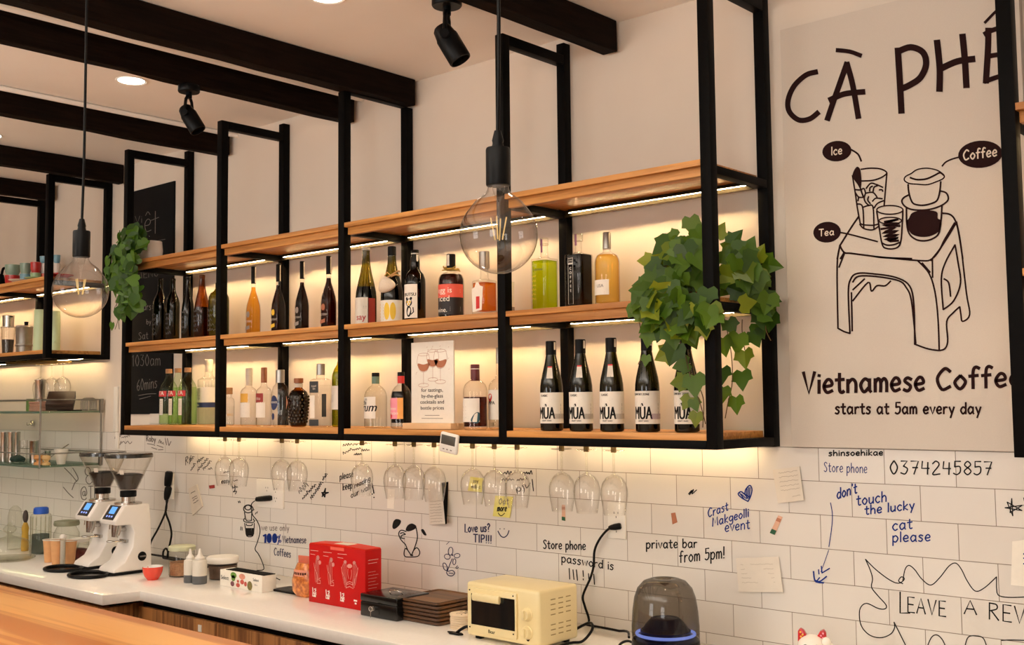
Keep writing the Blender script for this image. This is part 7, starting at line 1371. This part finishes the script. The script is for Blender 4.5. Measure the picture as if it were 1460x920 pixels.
ink('marker_writing', 'dark writing reading Vietnamese Coffees', 'ink_navy', d)
def d(m):
    X(m, g7, (65, 705), (155, 590), -60, .9, 4, 1); S(m, g7, [(140, 580), (165, 615)], .8, 0); X(m, g7, (100, 775), (260, 600), -38, 1.1, 8, 2); X(m, g7, (205, 770), (340, 575), -36, 1.0, 9, 3); X(m, g7, (340, 545), (395, 475), -30, 1.0, 4, 4)
    S(m, g7, [(330, 740), (370, 640), (362, 745), (325, 690), (405, 690), (330, 720)], 1.2, 0)
    for k, (a, b) in enumerate((((575, 140), (690, 120)), ((700, 130), (870, 105)), ((580, 235), (690, 180)), ((690, 190), (790, 170)), ((800, 200), (895, 190)), ((710, 245), (800, 240)))): X(m, g7, a, b, -26, 1.0, 4, k+20)
    L(m, g7, 'please', (540, 540), (700, 500), 75, .75); L(m, g7, 'keep', (575, 665), (690, 635), 80, .85); L(m, g7, 'reading', (715, 640), (905, 545), 60, .7); L(m, g7, 'our wall', (672, 758), (905, 650), 70, .75); S(m, g7, [(925, 580), (948, 700)], 1.2, 0); S(m, g7, [(945, 745), (948, 752)], 1.3, 0); S(m, g7, [(925, 705), (928, 712)], 1.2, 0)
ink('marker_writing', 'black writing reading please keep reading, with a star', 'ink', d)
def d(m):
    for pts in ([(332, 545), (340, 515), (358, 503), (383, 512), (378, 535), (355, 558), (338, 562)], [(412, 565), (425, 540), (450, 530), (475, 545), (468, 562), (440, 575), (420, 576)], [(503, 570), (515, 563), (528, 580), (536, 600), (520, 598)]): fill(m, g2(spline(pts, 4, True)), TW)
    S(m, g2, [(474, 555), (482, 610), (470, 660), (455, 700), (446, 720)]); S(m, g2, [(415, 578), (385, 570), (370, 590), (380, 620), (395, 640), (410, 655), (425, 690), (446, 720)]); S(m, g2, [(380, 590), (395, 585), (410, 595), (390, 600), (385, 615), (405, 620)]); S(m, g2, [(446, 722), (460, 690), (480, 675), (496, 700), (485, 725), (446, 730)]); S(m, g2, [(446, 722), (425, 690), (410, 680), (402, 710), (412, 728), (446, 730)]); S(m, g2, [(440, 718), (455, 720)], 1.4)
ink('marker_drawing', 'black doodle of a round-eared animal', 'ink', d)
def d(m):
    for e in ((680, 695, 14, 24, .1), (660, 728, 18, 15, .3), (718, 722, 18, 13, -.2), (702, 758, 9, 18, .1)): S(m, g2, ell(*e[:4], 14, e[4]), .8, 0, True)
    S(m, g2, ell(690, 718, 4, 4, 8), .8, 0, True); S(m, g2, [(690, 740), (675, 775), (660, 815)], .9); S(m, g2, [(660, 815), (640, 800), (635, 770), (648, 768), (660, 790), (660, 815), (690, 810), (704, 825), (690, 842), (665, 838), (655, 820)], .9); S(m, g2, [(670, 825), (695, 828)], .8); S(m, g2, [(710, 795), (722, 782)], .8, 0); S(m, g2, [(715, 800), (728, 790)], .8, 0); S(m, g2, [(655, 655), (672, 638)], .6, 0)
ink('marker_drawing', 'thin blue doodle of a flower', 'ink_navy', d)
def d(m): L(m, g2, 'Love us?', (763, 582), (915, 578), 48, 1.25); L(m, g2, 'TIP!!!', (815, 640), (925, 648), 46, 1.25); S(m, g2, [(962, 575), (980, 605), (1000, 612), (1018, 598), (1028, 572)], 1.1); S(m, g2, [(973, 562), (976, 562)], 1.0, 0); S(m, g2, [(998, 562), (1001, 562)], 1.0, 0)
ink('marker_writing', 'dark writing reading Love us? TIP!!! with a smiling face', 'ink_navy', d)
def d(m):
    X(m, g12, (905, 280), (1000, 275), -40, 1.2, 3, 1); X(m, g12, (1120, 275), (1215, 280), -40, 1.3, 4, 2); X(m, g12, (890, 350), (1020, 345), -28, .9, 4, 3); X(m, g12, (1050, 350), (1160, 340), -28, .9, 4, 4); S(m, g12, ell(1072, 445, 22, 22, 12), 1.0, 0, True); S(m, g12, [(1040, 420), (1050, 470), (1060, 490)], .9); S(m, g12, [(1110, 400), (1130, 440), (1125, 480)], 1.0); S(m, g12, [(1140, 390), (1160, 430), (1195, 375)], 1.0); S(m, g12, [(1218, 335), (1232, 462)], 1.0, 0)
ink('marker_writing', 'black scribble beside the sticky notes', 'ink', d)
def d(m):
    L(m, g5, 'Store phone', (140, 578), (386, 585), 50, 1.15); L(m, g5, 'password is', (245, 655), (548, 702), 48, 1.15)
    for a, b, c_, e in ((290, 692, 293, 755), (312, 700, 318, 757), (332, 700, 338, 762), (370, 705, 373, 740), (402, 722, 404, 752), (432, 725, 437, 785)): S(m, g5, [(a, b), (c_, e)], 1.1, 0)
    S(m, g5, [(372, 752), (373, 760)], 1.1, 0)
ink('marker_writing', 'black writing reading Store phone password is', 'ink', d)
def d(m): L(m, g5, 'private bar', (735, 577), (1030, 572), 52, 1.3); L(m, g5, 'from 5pm!', (928, 660), (1190, 632), 66, 1.3); S(m, g5, [(980, 262), (1000, 240), (985, 268), (1010, 235), (1000, 262), (1028, 238)], 1.0)
ink('marker_writing', 'black writing reading private bar from 5pm!', 'ink', d)
def d(m): L(m, g5, 'Crast', (1092, 398), (1210, 355), 50, 1.1); L(m, g5, 'Makgeolli', (1118, 450), (1330, 392), 50, 1.15); L(m, g5, 'event', (1190, 482), (1335, 462), 56, 1.15); S(m, g5, [(1325, 305), (1290, 285), (1268, 262), (1285, 248), (1305, 262), (1312, 235), (1335, 212), (1348, 235), (1340, 275), (1325, 305)], 1.3); [S(m, g5, [(1275+k*11, 255+(k % 2)*8), (1300+k*10, 290-k*4)], 1.1, 0) for k in range(4)]; [S(m, g5, [(1318+k*9, 225), (1316+k*8, 290)], 1.1, 0) for k in range(3)]
ink('marker_writing', 'blue writing about an event, with a shaded heart', 'ink_blue', d)
def d(m): L(m, g6, 'shinsoehikae', (434, 93), (672, 90), 25, 1.3); L(m, g6, '0374245857', (700, 172), (1150, 176), 58, 1.4)
ink('marker_writing', 'black phone number under the poster', 'ink', d)
def d(m): L(m, g6, 'Store phone', (413, 162), (603, 168), 42, .75)
ink('marker_writing', 'thin blue writing Store phone under the poster', 'ink_blue', d)
def d(m):
    L(m, g6, "don't", (470, 282), (558, 255), 46, 1.4); L(m, g6, 'touch', (556, 310), (688, 292), 46, 1.4); L(m, g6, 'the lucky', (592, 350), (810, 325), 40, 1.4); L(m, g6, 'cat', (712, 420), (800, 410), 46, 1.4); L(m, g6, 'please', (712, 470), (880, 465), 44, 1.4)
    S(m, g6, [(442, 298), (450, 345), (448, 400), (435, 490)], .9); S(m, g6, [(434, 505), (415, 560), (400, 600)], .7); S(m, g6, [(438, 585), (405, 605), (402, 575)], 1.3, 0); S(m, g6, [(390, 590), (392, 610)], 1.2, 0); S(m, g6, [(368, 598), (376, 640), (412, 648)], 1.6); S(m, g6, [(372, 635), (395, 642), (425, 620)], 1.5); S(m, g6, [(378, 645), (395, 625)], 1.3, 0)
ink('marker_writing', 'blue writing about the lucky cat with an arrow', 'ink_blue', d)
def d(m):
    S(m, g6, [(595, 545), (640, 590), (700, 635), (740, 650), (765, 632), (752, 622), (740, 640), (758, 652)]); S(m, g6, [(758, 640), (768, 590), (785, 572), (810, 590), (840, 630), (880, 658), (920, 625), (960, 575), (990, 562), (1015, 590), (1040, 640), (1075, 684), (1115, 670), (1168, 622)]); S(m, g6, [(1168, 622), (1170, 690), (1190, 708), (1240, 712), (1320, 709)], 1.1, 3)
    S(m, g6, [(595, 545), (615, 590), (626, 630), (622, 668), (650, 705), (685, 745), (680, 762), (650, 760), (600, 738), (572, 760), (570, 810), (585, 850), (620, 880), (665, 888), (705, 872), (722, 845), (720, 820)], 1.1); S(m, g6, [(720, 820), (740, 860), (775, 930)], 1.1); S(m, g6, [(866, 925), (885, 885), (908, 876), (930, 895), (945, 925)], 1.1); S(m, g6, [(1030, 925), (1045, 885), (1080, 880), (1110, 890), (1125, 925)], 1.1); S(m, g6, [(1190, 900), (1230, 898), (1300, 900)], 1.1)
    L(m, g6, 'L', (738, 780), (792, 780), 92, 1.4); L(m, g6, 'EAVE', (775, 775), (948, 796), 66, 1.4); L(m, g6, 'A', (1025, 783), (1085, 788), 60, 1.4); L(m, g6, 'REVIEW', (1130, 806), (1450, 850), 72, 1.4)
ink('marker_writing', 'black wavy cloud outline around the words LEAVE A REVIEW', 'ink', d)
def d(m): S(m, g13, [(108, 277), (188, 290), (118, 250), (145, 315), (140, 233), (132, 300), (190, 265), (108, 277)], 1.1, 0); S(m, g13, [(196, 230), (199, 245)], 1.0, 0); S(m, g13, [(196, 265), (210, 262)], 1.0, 0)
ink('marker_drawing', 'black hand-drawn star under the poster edge', 'ink', d)
